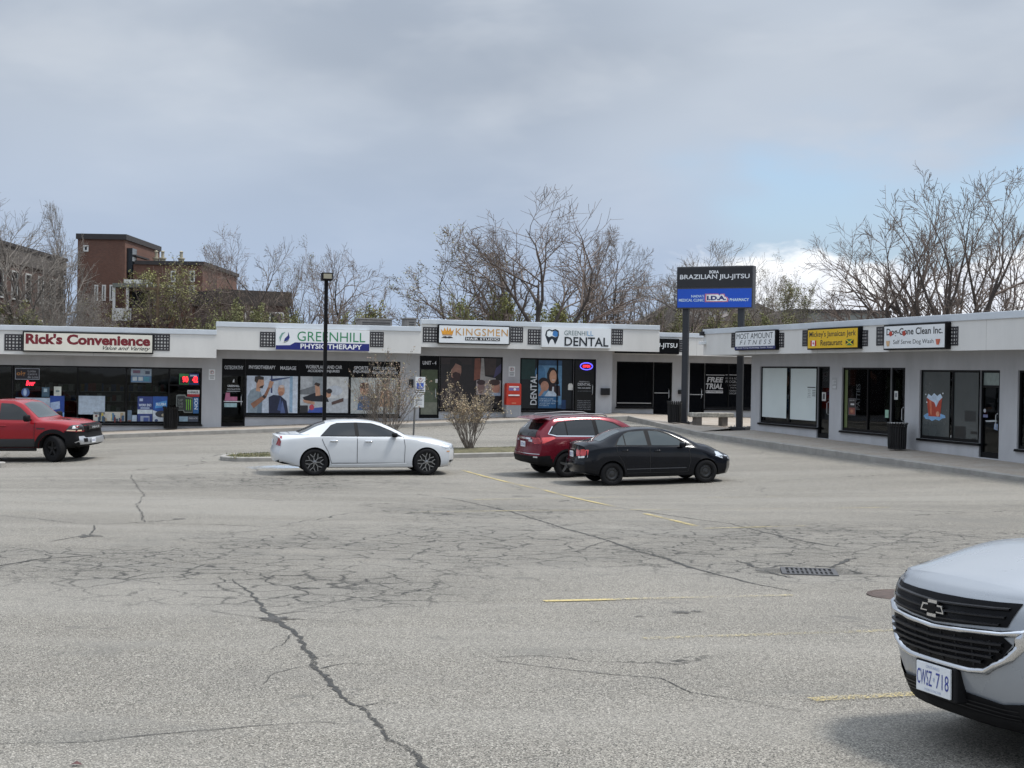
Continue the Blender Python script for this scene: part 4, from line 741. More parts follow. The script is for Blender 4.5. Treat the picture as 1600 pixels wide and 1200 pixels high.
# things fixed to the walls
def wallbox(name, F, p0, p1, yt, yb, y0, dep, m_, label, cat, items=None, group=None):
    pm = (p0+p1)/2; q = MB(); a, b, c, d = F.X(p0, y0), F.X(p1, y0), F.Z(pm, yb, y0), F.Z(pm, yt, y0); q.box(a, b, y0-dep, y0-.001, c, d); o = q.build(name, m_, None, bevel=min(.01, dep*.3)); o.matrix_world = F.M; tag(o, label, cat, group)
    if items: art(o, a, b, c, d, y0-dep-.003, items, 'print')
    return o
blk = mat('black_plastic', (.01, .01, .012), .4); npk = [((150, 40, 40), ell(.5, .72, .32, .17)), ((225, 226, 228), ell(.5, .72, .25, .13)), ((40, 40, 44), ('P', .40, .6, .62, .82, dict(bold=.04))), ((70, 72, 76), rc(.12, .88, .40, .44)), ((70, 72, 76), rc(.12, .88, .30, .33)), ((50, 52, 56), rc(.18, .82, .14, .2))]
wallbox('no_parking_sign', LF, 326.5, 336.5, 577, 593.5, 0, .012, sw, 'small white no parking plate on the pier by the convenience store', 'sign', npk, 'no parking plates'); wallbox('no_parking_sign', LF, 795, 805, 572.5, 588.5, 0, .012, sw, 'small white no parking plate above the red newspaper box', 'sign', npk, 'no parking plates')
wallbox('unit_notice', RF, 1301.5, 1308.5, 590, 608.5, 0, .012, mat('notice_grey', (.40, .41, .42), .6), 'small pale notice on the pier between the fitness studio and the restaurant', 'notice', [((200, 202, 205), rc(.1, .9, .75, .8)), ((200, 202, 205), rc(.1, .3, .4, .75)), ((200, 202, 205), rc(.2, .9, .5, .55)), ((200, 202, 205), rc(.1, .9, .1, .3))])
wallbox('mailbox', LF, 939, 952, 606.5, 617.2, 0, .18, blk, 'black wall mailbox to the right of the dental office door', 'mailbox', None, 'black wall mailboxes'); wallbox('mailbox', LF, 1060, 1069, 609, 615.5, yR, .18, blk, 'black wall mailbox behind the left post of the pylon sign', 'mailbox', None, 'black wall mailboxes')
wallbox('lock_box', LF, 639.5, 646, 592.5, 605.5, 0, .1, blk, 'small black lock box on the pier left of the hair studio door', 'lock box', [((120, 120, 124), ell(.5, .2, .15, .12))])
wl = wallbox('floodlight', RF, 1098.9, 1101.5, 518, 524.5, -1.2, .2, blk, 'small black floodlight at the far end of the right fascia', 'light'); wallbox('security_camera', RF, 1098.9, 1103, 534, 538.5, -1.2, .22, sw, 'small white security camera under the floodlight on the right fascia', 'camera')
# lamp post on the island
xl = ISL.X(508, .2); w = ISL.w(xl, .2, 0); zg = gz(w.x, w.y)+.1; t = empty('lamp_post', loc=(w.x, w.y, zg), rz=A16); tag(t, 'black square lamp post with a box floodlight on the planted island', 'lamp post')
zt = ISL.Z(510, 440, .2)-zg; q = MB(); q.box(-.055, .055, -.055, .055, 0, zt+.1); q.build('pole', black_m, t, bevel=.01); q = MB(); q.lathe([(.22, -.1), (.22, .35), (0, .35)], 16); q.build('concrete_footing', kerb_m, t)
q = MB(); q.box(-.17, .17, -.28, .1, zt+.02, zt+.27); h_ = q.build('lamp_head', black_m, t, bevel=.015); q = MB(); q.box(-.13, .13, -.292, -.278, zt+.08, zt+.23); q.build('lens', mat('lamp_lens', (.30, .28, .21), .3), h_)
# accessible parking sign
xl = ISL.X(650, .3); w = ISL.w(xl, .3, 0); zg = gz(w.x, w.y)+.1; t = empty('parking_sign', loc=(w.x, w.y, zg), rz=A16*.6); tag(t, 'accessible parking sign of two white plates on a thin steel post', 'sign')
q = MB(); za = ISL.Z(652, 588, .3)-zg; q.tube([(-.06, .03, -.1), (.02, .03, za-.1)], .03, 8); q.build('post', mat('galvanised_post', (.22, .22, .22), .5, metal=.6), t)
def plate(x0, x1, yt, yb, items):
    a, b = ISL.X(x0, .3)-xl, ISL.X(x1, .3)-xl; c, d = ISL.Z(655, yb, .3)-zg, ISL.Z(655, yt, .3)-zg; q = MB(); q.box(a, b, -.016, -.004, c, d); o = q.build('sign_plate', sw, t, bevel=.003); art(o, a, b, c, d, -.019, items, 'print')
plate(649.5, 664.8, 589, 612.5, [((160, 60, 60), ell(.5, .80, .20, .13)), ((228, 230, 232), ell(.5, .80, .15, .10)), ((60, 40, 40), ('P', .44, .56, .73, .87)), ((66, 104, 196), rc(.14, .84, .20, .60)), ((225, 230, 240), ell(.48, .53, .05, .04, 10)), ((225, 230, 240), [(.44, .50), (.52, .50), (.54, .40), (.66, .40), (.74, .26), (.68, .25), (.60, .35), (.46, .35)]), ((225, 230, 240), ell(.46, .32, .13, .09, 12)), ((66, 104, 196), ell(.47, .33, .09, .06, 12)), ((40, 42, 50), rc(.12, .88, .08, .13))])
plate(647.5, 663.2, 614.5, 636.5, [((60, 62, 68), ('BY PERMIT', .14, .86, .84, .92, dict(bold=.02))), ((60, 62, 68), ('ONLY', .3, .7, .70, .79, dict(bold=.02))), ((110, 112, 118), rc(.16, .84, .56, .60)), ((110, 112, 118), rc(.16, .84, .46, .50)), ((150, 152, 158), rc(.2, .8, .30, .33)), ((150, 152, 158), rc(.2, .8, .2, .23))])
# catch basin, manhole, leaf, stray kerb stone
gm = mat('cast_iron', (.09, .088, .09), .6, metal=.5, var=.25, scale=8); p = ground_px(1264, 895); t = empty('catch_basin', loc=(p.x, p.y, p.z-.005), rz=math.radians(-8)); tag(t, 'sunken iron catch basin grate in broken asphalt', 'drain grate'); t.scale = (.78, .78, 1)
q = MB(); q.box(-.40, .40, -.36, .36, .012, .015); q.build('pit', mat('pit_dark', (.006, .006, .006), .9), t)
q = MB(); q.box(-.40, -.33, -.36, .36, .013, .026); q.box(.33, .40, -.36, .36, .013, .026); q.box(-.329, .329, -.36, -.30, .013, .026); q.box(-.329, .329, .30, .36, .013, .026); q.box(-.329, .329, -.03, .03, .013, .025); q.build('frame', gm, t)
for i in range(9): x = -.27+.0675*i; q = MB(); q.box(x-.017, x+.017, -.299, .299, .016, .024); q.build('bar', gm, t)
q = MB(); rn = random.Random(2); pts = [(.80*math.cos(a)*(1+rn.uniform(-.2, .2))+.10, .62*math.sin(a)*(1+rn.uniform(-.2, .2)), .010) for a in np.linspace(0, 6.15, 40)]; q.add([(.06, 0, .010)]+pts, [(0, i+1, i+2) for i in range(39)]); q.build('dirt_surround', paint_mat('wet_dirt', (.09, .084, .074), .58), t)
for ring in ([(1195,888),(1222,884),(1262,884),(1290,886),(1318,889),(1340,897)], [(1150,876),(1175,884),(1200,889)], [(1300,886),(1316,878),(1345,872)], [(1196,890),(1206,896),(1236,903)]): ribbon(ring, [.02+.05*(k % 2) for k in range(len(ring))], .005, .03, .06).build('crack', crack_m, GROUND)
p = ground_px(1412, 931); t = empty('manhole_cover', loc=(p.x, p.y, p.z)); tag(t, 'rusty round manhole cover beside the silver car', 'manhole cover'); q = MB(); q.lathe([(.36, -.02), (.36, .012), (.33, .016), (.32, .008), (.30, .014), (0, .014)], 28); q.build('lid', mat('rusty_iron', (.085, .06, .05), .7, metal=.3, var=.4, scale=12, bump=.6, bscale=60), t)
p = ground_px(118, 1197); q = MB(); q.add([(-.03, 0, 0), (0, -.018, .012), (.035, 0, .004), (.0, .02, .016), (.01, 0, .02)], [(0, 1, 4), (1, 2, 4), (2, 3, 4), (3, 0, 4)]); o = q.build('dead_leaf', mat('leaf_red_brown', (.09, .03, .03), .7)); o.location = (p.x, p.y, p.z+.004); tag(o, 'single red brown dead leaf on the asphalt near the bottom edge', 'leaf')
p = ground_px(-9, 731); q = MB(); q.vprism([(-1.2, -.1), (.2, -.1), (.3, 0), (.3, .3), (.2, .42), (-1.2, .42)], -.1, .16); o = q.build('kerb_stone', kerb_m, None, bevel=.02); o.location = p; o.rotation_euler = (0, 0, A16); tag(o, 'concrete kerb end of another island at the left edge by the red pickup', 'kerb')
# roof equipment
def rooftop(F, p0, p1, yt, y, zr, label):
    a, b = F.X(p0, y), F.X(p1, y); z1 = F.Z((p0+p1)/2, yt, y); t = empty('rooftop_unit', F.M); tag(t, label, 'air handler', 'rooftop air handlers'); c = mat('hvac_metal', (.24, .23, .22), .6, metal=.3, var=.2); q = MB(); q.box(a, b, y, y+1.2, zr, z1); q.build('casing', c, t, bevel=.03)
    q = MB(); q.box(a-.05, b+.05, y-.05, y+1.25, z1+.001, z1+.06); q.build('lid', c, t); n = 6
    for i in range(n): q = MB(); z = zr+.15+(z1-zr-.3)*i/(n-1); q.box(a+.1, b-.1, y-.02, y+.02, z-.02, z+.02); q.build('louvre', mat('hvac_dark', (.05, .05, .05), .6), t)
rooftop(LF, 562, 612, 499.3, 4.5, zB1-.33, 'wide brown rooftop air handler above the physiotherapy clinic'); rooftop(LF, 635, 650, 498.5, 3.5, zB1-.33, 'narrow grey rooftop air handler next to the taller unit')
# ------------------------------------------------------------------ cars
def curve(pts):
    xs = np.array([p[0] for p in pts], float); ys = np.array([p[1] for p in pts], float); n = len(xs); d = np.diff(ys)/np.diff(xs); m_ = np.zeros(n)
    for i in range(1, n-1):
        if d[i-1]*d[i] > 0: m_[i] = 2*d[i-1]*d[i]/(d[i-1]+d[i])
    m_[0], m_[-1] = d[0], d[-1]
    def f(x):
        x = float(min(max(x, xs[0]), xs[-1])); i = int(min(max(np.searchsorted(xs, x)-1, 0), n-2)); h = xs[i+1]-xs[i]; t = (x-xs[i])/h
        return float((2*t**3-3*t*t+1)*ys[i]+(t**3-2*t*t+t)*h*m_[i]+(-2*t**3+3*t*t)*ys[i+1]+(t**3-t*t)*h*m_[i+1])
    return f
def sstep(a, b, x): t = min(max((x-a)/(b-a), 0), 1); return t*t*(3-2*t)
class Car:
    """a body lofted from its profiles (x runs from the tail at 0 to the nose at L, y to the left, z up);
    panels, glass and lamps are fitted onto that body surface"""
    def __init__(s, name, label, L, W, zb, zs, zt, wm, wt, xr, xf, rr, rf, wheels, paint, crown=.05, arch=.04, tuck=.9, ns=72, zones=()):
        s.L, s.W = L, W; s.root = empty(name); tag(s.root, label, 'car' if 'pickup' not in name else 'pickup'); s.paint = paint
        zb, zs, zt, wm, wt, xr, xf = map(curve, (zb, zs, zt, wm, wt, xr, xf)); H = W/2; mb = MB(); rows = []
        for i in range(ns+1):
            t = i/ns; t = .5-.5*math.cos(math.pi*t)*(1) if False else t; x0 = t*L; b, sh, tp = zb(x0), zs(x0), zt(x0); sh = min(sh, tp-.015); w = H*wm(x0); wtop = min(H*wt(x0), w*.97); cr = min(crown, (tp-sh)*.5+.004); ze = tp-cr
            C_ = [(0, b), (w*tuck*.6, b), (w*tuck, b+.01), (w*.985, b+.10), (w, b+(sh-b)*.45), (w*.995, b+(sh-b)*.72), (w*.975, sh-.04), (w*.945, sh), ((w*.945+wtop)/2+.012*min(1, (tp-sh)*3), (sh+ze)/2), (wtop, ze), (wtop*.86, ze+cr*.52), (wtop*.6, ze+cr*.82), (wtop*.3, ze+cr*.96), (0, tp)]
            P = []
            for k in range(len(C_)-1):
                p0, p1, p2, p3 = C_[max(k-1, 0)], C_[k], C_[k+1], C_[min(k+2, len(C_)-1)]; nn_ = 2
                for q in range(nn_):
                    u = q/nn_; P.append(tuple(.5*((2*p1[j])+(-p0[j]+p2[j])*u+(2*p0[j]-5*p1[j]+4*p2[j]-p3[j])*u*u+(-p0[j]+3*p1[j]-3*p2[j]+p3[j])*u**3) for j in (0, 1)))
            P.append(C_[-1]); P = [(max(0, y), z) for y, z in P]; row = []
            for y, z in P:
                x = x0 + (xf(z)-L)*sstep(.80, 1, t) + xr(z)*sstep(.22, 0, t); q = min(abs(y)/H, 1.0)
                x -= rf*q**3.2*sstep(.72, 1, t); x += rr*q**3.2*sstep(.25, 0, t); row.append((x, y, z))
            rows.append(row)
        n = len(rows[0]); full = []
        for row in rows: full.append([(x, -y, z) for x, y, z in reversed(row[1:-1])][::1]); full[-1] = [row[-1]] + full[-1] + [row[0]] + row[1:-1]
        k = len(full[0]); vs = [p for r_ in full for p in r_]
        fs = [(i*k+j, i*k+(j+1) % k, (i+1)*k+(j+1) % k, (i+1)*k+j) for i in range(ns) for j in range(k)]
        mb.add(vs, fs)
        for end, row, sg in ((0, rows[0], -1), (1, rows[-1], 1)):   # bowed end faces
            m_ = 8; gv = []; H_ = H
            for (x, y, z) in row:
                q = min(abs(y)/H, 1)**3.2; xc = x + (rf*q if end else -rr*q)
                for c in range(m_+1):
                    yy = y*(1-2*c/m_); qq = min(abs(yy)/H, 1)**3.2; gv.append((xc-rf*qq if end else xc+rr*qq, yy, z))
            f2 = [(a*(m_+1)+c, a*(m_+1)+c+1, (a+1)*(m_+1)+c+1, (a+1)*(m_+1)+c) for a in range(len(row)-1) for c in range(m_)]; mb.add(gv, f2 if not end else [tuple(reversed(f)) for f in f2])
        me = mb.mesh('body', [paint, MATS['wheel_well']]); bm = bmesh.new(); bm.from_mesh(me); bmesh.ops.remove_doubles(bm, verts=bm.verts, dist=.0008); bmesh.ops.dissolve_degenerate(bm, edges=bm.edges, dist=.0005)
        bmesh.ops.recalc_face_normals(bm, faces=bm.faces); s.bvh = BVHTree.FromBMesh(bm); bm.to_mesh(me); bm.free()
        body = link('body', me, s.root); s.body = body
        cut = MB()
        for wx, r_, wz in wheels:
            for sg in (-1, 1):
                ring = []; N_ = 36
                for yy in (sg*(H-.34), sg*(H+.3)): ring += [(wx+(r_+arch)*math.cos(2*math.pi*a/N_), yy, wz+(r_+arch)*math.sin(2*math.pi*a/N_)) for a in range(N_)]
                f_ = [(a, (a+1) % N_, N_+(a+1) % N_, N_+a) for a in range(N_)] + [tuple(range(N_-1, -1, -1)), tuple(range(N_, 2*N_))]
                cut.add(ring, f_ if sg > 0 else [tuple(reversed(q)) for q in f_])
        cme = cut.mesh('c', MATS['wheel_well']); bm = bmesh.new(); bm.from_mesh(cme); bmesh.ops.recalc_face_normals(bm, faces=bm.faces); bm.to_mesh(cme); bm.free(); co_ = link('c', cme)
        md = body.modifiers.new('b', 'BOOLEAN'); md.object = co_; md.operation = 'DIFFERENCE'; md.solver = 'EXACT'; md.material_mode = 'TRANSFER'; bpy.context.view_layer.update()
        nm = bpy.data.meshes.new_from_object(body.evaluated_get(bpy.context.evaluated_depsgraph_get())); body.modifiers.clear(); body.data = nm; nm.name = 'body'; bpy.data.objects.remove(co_)
        for fn, zm in zones:
            nm.materials.append(zm); k = len(nm.materials)-1
            for pl in nm.polygons:
                if pl.material_index == 0 and fn(pl.center.x, abs(pl.center.y), pl.center.z): pl.material_index = k
        nm.polygons.foreach_set('use_smooth', [True]*len(nm.polygons)); nm.set_sharp_from_angle(angle=math.radians(38))
    def hit(s, a, b, view):
        o, d = {'left': ((a, 4, b), (0, -1, 0)), 'right': ((a, -4, b), (0, 1, 0)), 'front': ((s.L+4, a, b), (-1, 0, 0)), 'rear': ((-4, a, b), (1, 0, 0)), 'top': ((a, b, 4), (0, 0, -1))}[view]
        h = s.bvh.ray_cast(Vector(o), Vector(d))
        if h[0] is None: return None, None
        nrm = h[1] if h[1].dot(Vector(d)) < 0 else -h[1]; return h[0], nrm
    def panel(s, name, poly, view, m_, off=.004, parent=None, step=.06, thick=0):
        pts = []
        for i, p in enumerate(poly):
            q = poly[(i+1) % len(poly)]; n = max(1, int(math.hypot(q[0]-p[0], q[1]-p[1])/step))
            pts += [(p[0]+(q[0]-p[0])*k/n, p[1]+(q[1]-p[1])*k/n) for k in range(n)]
        n = len(pts); A = np.array(pts); lo, hi = A.min(0), A.max(0); V = [Vector(p) for p in pts]
        def inside(x, y):
            c = False; j = n-1
            for i in range(n):
                if (pts[i][1] > y) != (pts[j][1] > y) and x < (pts[j][0]-pts[i][0])*(y-pts[i][1])/(pts[j][1]-pts[i][1])+pts[i][0]: c = not c
                j = i
            return c
        for gx_ in np.arange(lo[0]+step*.5, hi[0], step):
            for gy_ in np.arange(lo[1]+step*.5, hi[1], step):
                if inside(gx_, gy_) and min((gx_-p[0])**2+(gy_-p[1])**2 for p in pts) > (step*.4)**2: V.append(Vector((gx_, gy_)))
        r = delaunay_2d_cdt(V, [], [list(range(n))], 1, 1e-5); mb = MB(); vs = []; ok = []
        for v in r[0]:
            h, nr = s.hit(v.x, v.y, view); ok.append(h is not None); vs.append(tuple(h+nr*off) if h is not None else (0, 0, 0))
        fs = [tuple(f) for f in r[2] if all(ok[i] for i in f)]
        # drop faces that fell off an edge of the body
        ax = {'left': 1, 'right': 1, 'front': 0, 'rear': 0, 'top': 2}[view]
        fs = [f for f in fs if max(vs[i][ax] for i in f)-min(vs[i][ax] for i in f) < .22]
        mb.add(vs, fs); o = mb.build(name, m_, parent or s.root, smooth=True)
        if thick: sd_ = o.modifiers.new('t', 'SOLIDIFY'); sd_.thickness = thick; sd_.offset = 0
        return o
    def both(s, name, poly, m_, off=.004, parent=None, **k): return [s.panel(name, poly, v, m_, off, parent, **k) for v in ('right', 'left')]
    def line(s, pts, view, w=.012, m_=None, off=.003, name='panel_gap', parent=None):
        mb = MB(); L_ = []
        for i in range(len(pts)-1):
            a, b = pts[i], pts[i+1]; n = max(1, int(math.hypot(b[0]-a[0], b[1]-a[1])/.06)); L_ += [(a[0]+(b[0]-a[0])*k/n, a[1]+(b[1]-a[1])*k/n) for k in range(n)]
        L_.append(pts[-1]); vs = []
        for i, p in enumerate(L_):
            a, b = L_[max(i-1, 0)], L_[min(i+1, len(L_)-1)]; d = Vector((b[0]-a[0], b[1]-a[1])); d.normalize(); nx, ny = -d.y*w/2, d.x*w/2
            for sg in (-1, 1):
                h, nr = s.hit(p[0]+sg*nx, p[1]+sg*ny, view)
                if h is None: h, nr = s.hit(p[0], p[1], view)
                if h is None: return None
                vs.append(tuple(h+nr*off))
        mb.add(vs, [(2*i, 2*i+1, 2*i+3, 2*i+2) for i in range(len(L_)-1)]); return mb.build(name, m_ or MATS['panel_gap'], parent or s.root, smooth=True)
    def blob(s, name, c, r, m_, parent=None, sq=.6):
        mb = MB(); n, k = 14, 9; vs = []
        def sp(v): return math.copysign(abs(v)**sq, v)
        for i in range(k+1):
            ph = -math.pi/2+math.pi*i/k
            for j in range(n): th = 2*math.pi*j/n; vs.append((c[0]+r[0]*sp(math.cos(ph))*sp(math.cos(th)), c[1]+r[1]*sp(math.cos(ph))*sp(math.sin(th)), c[2]+r[2]*sp(math.sin(ph))))
        mb.add(vs, [(i*n+j, i*n+(j+1) % n, (i+1)*n+(j+1) % n, (i+1)*n+j) for i in range(k) for j in range(n)]); return mb.build(name, m_, parent or s.root, smooth=True)
    def handle(s, x, z, parents, m_, w=.2):
        for v, p, sg in (('right', parents[0], -1), ('left', parents[1], 1)):
            h, nr = s.hit(x, z, v)
            if h is None: continue
            s.blob('handle', (h.x, h.y+sg*.022, h.z), (w/2, .022, .018), m_, p)
    def place(s, loc, rz, pitch=0, roll=0):
        s.root.matrix_world = Matrix.Translation(loc) @ Matrix.Rotation(rz, 4, 'Z') @ Matrix.Rotation(pitch, 4, 'Y') @ Matrix.Rotation(roll, 4, 'X')
mat('wheel_well', (.008, .008, .008), .9); mat('panel_gap', (.012, .012, .013), .7)
def paint(name, col, metal=0., rough=.28, flake=.0): return mat(name, col, rough, metal=metal, var=.03, scale=1.5, coat=.35, spec=.25)
tyre_m = mat('tyre_rubber', (.011, .011, .012), .85, var=.25, scale=6, spec=.2); cglass = mat('car_glass', (.010, .012, .013), .04, var=0, spec=.6); chrome = mat('chrome', (.75, .76, .78), .12, metal=1, var=.05); trim_m = mat('black_trim', (.010, .010, .011), .62, var=.2, spec=.15); headl = mat('headlamp', (.50, .53, .56), .12, metal=.35, var=.3, scale=14, coat=.6)
tail_m = mat('tail_lamp', (.28, .012, .018), .15, coat=.7); taill2 = mat('tail_lamp_bright', (.55, .05, .05), .2, coat=.7); plate_m = mat('plate_white', (.72, .74, .76), .45); lamp_w = mat('lamp_white', (.75, .75, .74), .2, coat=.5); amber = mat('lamp_amber', (.6, .28, .10), .3)
def wheel(car, x, y, r, w, style, rim_r, rm, steer=0, name='wheel', tread=False):
    sg = -1 if y < 0 else 1; k = .012; h = w/2
    prof = [(rim_r*.97, -h*.80), (rim_r*1.02, -h*.98), (r*.86, -h*1.04), (r*.955, -h*.93), (r*.99, -h*.72), (r, -h*.3), (r, h*.3), (r*.99, h*.72), (r*.955, h*.93), (r*.86, h*1.04), (rim_r*1.02, h*.98), (rim_r*.97, h*.80), (rim_r*.97, -h*.8)]
    q = MB(); q.lathe(prof, 44, axis='y'); o = q.build(name, tyre_m, car.root, smooth=True, angle=50); o.location = (x, y, r); o.rotation_euler = (0, 0, steer)
    f = sg*h*.62; m2 = MB(); m2.lathe([(rim_r*1.0, f*1.1), (rim_r*.93, f*1.1), (rim_r*.90, f*.55), (rim_r*.88, f*.1), (0, f*.1)], 40, axis='y', mi=1)
    def spoke(a, r0, r1, w0, w1, mi=0, y0=f*.8, y1=f*1.15, lift=0):
        ca, sa = math.cos(a), math.sin(a); pts = [(r0, -w0), (r1, -w1), (r1, w1), (r0, w0)]; pp = [(p*ca-t*sa, p*sa+t*ca) for p, t in pts]
        m2.add([(a_, y0, b_) for a_, b_ in pp]+[(a_, y1 if i in (1, 2) else y1-f*.12, b_) for i, (a_, b_) in enumerate(pp)], [(0, 1, 2, 3), (4, 5, 6, 7), (0, 1, 5, 4), (1, 2, 6, 5), (2, 3, 7, 6), (3, 0, 4, 7)], mi)
    def seg(a0, r0, a1, r1, wd, mi=0, y1=f*1.15):
        A = Vector((r0*math.cos(a0), r0*math.sin(a0))); B = Vector((r1*math.cos(a1), r1*math.sin(a1))); d = (B-A).normalized(); nn_ = Vector((-d.y, d.x))*wd; c4 = [A-nn_, B-nn_, B+nn_, A+nn_]
        m2.add([(p.x, f*.7, p.y) for p in c4]+[(p.x, y1, p.y) for p in c4], [(0, 1, 2, 3), (4, 5, 6, 7), (0, 1, 5, 4), (1, 2, 6, 5), (2, 3, 7, 6), (3, 0, 4, 7)], mi)
    if style == 'snow':       # seven Y spokes
        for i in range(7):
            a = 2*math.pi*i/7; seg(a, rim_r*.12, a, rim_r*.52, rim_r*.055); d = .30
            seg(a, rim_r*.50, a-d, rim_r*.94, rim_r*.045); seg(a, rim_r*.50, a+d, rim_r*.94, rim_r*.045)
    elif style == 'steel':
        m2.lathe([(rim_r*.80, f*.8), (rim_r*.62, f*1.0), (rim_r*.42, f*.7), (rim_r*.25, f*.95), (0, f*.95)], 32, axis='y')
        for i in range(12):
            a = 2*math.pi*i/12; spoke(a, rim_r*.58, rim_r*.72, rim_r*.055, rim_r*.07, 2, f*.8, f*1.03)
    else:
        for i in range(5):
            a = 2*math.pi*i/5+.3
            if style == 'five': spoke(a, rim_r*.10, rim_r*.96, rim_r*.17, rim_r*.10)
            else: seg(a-.12, rim_r*.12, a-.16, rim_r*.95, rim_r*.05); seg(a+.12, rim_r*.12, a+.16, rim_r*.95, rim_r*.05)
    m2.lathe([(rim_r*.20, f*.7), (rim_r*.19, f*1.22), (rim_r*.1, f*1.28), (0, f*1.28)], 16, axis='y')
    m2.build('rim', rm, o, smooth=True, angle=30); return o
def number_plate(car, view, a, z, w=.305, h=.152, txt='', tilt=0, off=.012):
    hpt, nr = car.hit(a, z, view); sgn = 1 if view == 'front' else -1; x = hpt.x+sgn*off; q = MB(); q.box(x-.006, x+.006, a-w/2, a+w/2, z-h/2, z+h/2); o = q.build('number_plate', plate_m, car.root, bevel=.003)
    q = MB(); ms = [mat('plate_blue', (.03, .05, .28), .5), mat('plate_small', (.35, .40, .55), .5)]
    def tx(t, u0, u1, v0, v1, mi, bold=0):
        v, f = text_mesh(t, bold); X0 = min(p[0] for p in v); X1 = max(p[0] for p in v); Y0 = min(p[1] for p in v); Y1 = max(p[1] for p in v)
        q.add([(x+sgn*.0075, a+sgn*(-w/2+w*(u0+(p[0]-X0)/(X1-X0)*(u1-u0))), z-h/2+h*(v0+(p[1]-Y0)/(Y1-Y0)*(v1-v0))) for p in v], f, mi)
    if txt:
        for t, u0, u1, v0, v1, mi, b_ in txt: tx(t, u0, u1, v0, v1, mi, b_)
        q.build('plate_characters', ms, o)
    return o
def gsit(px, py): return ground_px(px, py)
def pose(car, near_rear, wheels, heading):
    """stand the car on the ground: near_rear = ground point under a wheel given as (local x, local y, ground point)"""
    lx, ly, G = near_rear; ca, sa = math.cos(heading), math.sin(heading); o = Vector((G.x-(lx*ca-ly*sa), G.y-(lx*sa+ly*ca), 0))
    pz = []
    for wx in wheels:
        for sy in (-1, 1): p = Vector((o.x+wx*ca-sy*.75*sa, o.y+wx*sa+sy*.75*ca, 0)); pz.append((wx, sy*.75, gz(p.x, p.y)))
    A = np.array([[a, b, 1] for a, b, c in pz]); c = np.linalg.lstsq(A, np.array([q[2] for q in pz]), rcond=None)[0]
    car.place((o.x, o.y, c[2]+.003), heading, -math.atan(c[0]), math.atan(c[1]))
# --- white full-size sedan
wp = paint('white_paint', (.55, .57, .59), rough=.22)
c = Car('white_sedan', 'white full-size sedan with dark windows parked by the planted island', 5.04, 1.90,
    zb=[(0, .36), (.5, .24), (1.2, .20), (4.2, .20), (4.7, .20), (5.04, .24)], zs=[(0, .98), (.6, 1.03), (1.3, 1.06), (2.4, 1.04), (3.5, 1.01), (4.2, .93), (5.04, .80)],
    zt=[(0, 1.07), (.25, 1.12), (.62, 1.13), (.85, 1.19), (1.2, 1.345), (1.55, 1.445), (1.9, 1.483), (2.3, 1.488), (2.7, 1.46), (3.0, 1.395), (3.4, 1.22), (3.68, 1.08), (3.85, 1.04), (4.4, 1.0), (4.8, .92), (5.04, .84)],
    wm=[(0, .93), (.5, .985), (1.3, 1.0), (4.0, .99), (4.7, .955), (5.04, .93)], wt=[(0, .80), (.6, .80), (.9, .70), (1.3, .62), (1.8, .60), (2.6, .60), (3.1, .64), (3.6, .76), (4.2, .80), (5.04, .74)],
    xr=[(.2, .14), (.45, .03), (.6, .0), (.75, .05), (.95, .07), (1.12, .06), (1.5, .0)], xf=[(.2, 4.93), (.45, 5.03), (.65, 5.04), (.80, 5.0), (.95, 4.92), (1.5, 4.9)], rr=.20, rf=.30, wheels=[(1.11, .365, .365), (4.16, .365, .365)], paint=wp, crown=.045)
for wx in (1.11, 4.16):
    for sy in (-1, 1): wheel(c, wx, sy*.815, .365, .245, 'snow', .262, [mat('dark_alloy', (.27, .275, .285), .25, metal=.95), mat('rim_shadow', (.015, .015, .016), .5), trim_m])
gA = [(1.30, 1.075), (1.42, 1.19), (1.58, 1.335), (1.72, 1.385), (2.18, 1.405), (2.20, 1.07)]; gB = [(2.30, 1.07), (2.28, 1.405), (2.62, 1.385), (2.86, 1.32), (3.18, 1.19), (3.42, 1.065)]
c.both('side_window_trim', [(1.25, 1.058), (1.40, 1.20), (1.56, 1.35), (1.72, 1.408), (2.25, 1.425), (2.66, 1.405), (2.90, 1.335), (3.22, 1.20), (3.50, 1.05)], trim_m, .003); c.both('side_window', gA, cglass, .008); c.both('side_window', gB, cglass, .008)
c.panel('windscreen', [(3.60, -.66), (3.64, 0), (3.60, .66), (3.02, .52), (3.0, 0), (3.02, -.52)], 'top', cglass, .005); c.panel('rear_window', [(.72, -.62), (.70, 0), (.72, .62), (1.42, .50), (1.46, 0), (1.42, -.50)], 'top', cglass, .005)
drs = []
for xa, xb in ((1.36, 2.24), (2.26, 3.52)):
    drs.append(c.both('door', [(1.57, .36), (2.22, .36), (2.24, 1.04), (1.32, 1.04), (1.34, .92), (1.47, .68)] if xa < 2 else [(xa, .36), (xb-.02, .36), (xb, 1.04), (xa, 1.04)], wp, .003))
for v in ('right', 'left'):
    for l in ([(1.56, .34), (1.47, .64), (1.36, .84), (1.31, .96), (1.30, 1.05)], [(2.25, .34), (2.25, 1.06)], [(3.54, .34), (3.56, .8), (3.52, 1.04)], [(1.56, .34), (3.56, .34)]): c.line(l, v, .012, off=.005)
    c.line([(1.57, .30), (3.6, .33)], v, .03, mat('sill_highlight', (.70, .72, .74), .3), .006, 'sill_highlight_strip')  # pale strip: the highlight along the sill, put into the colour
c.handle(1.62, .94, drs[0], chrome, .22); c.handle(2.56, .93, drs[1], chrome, .22)
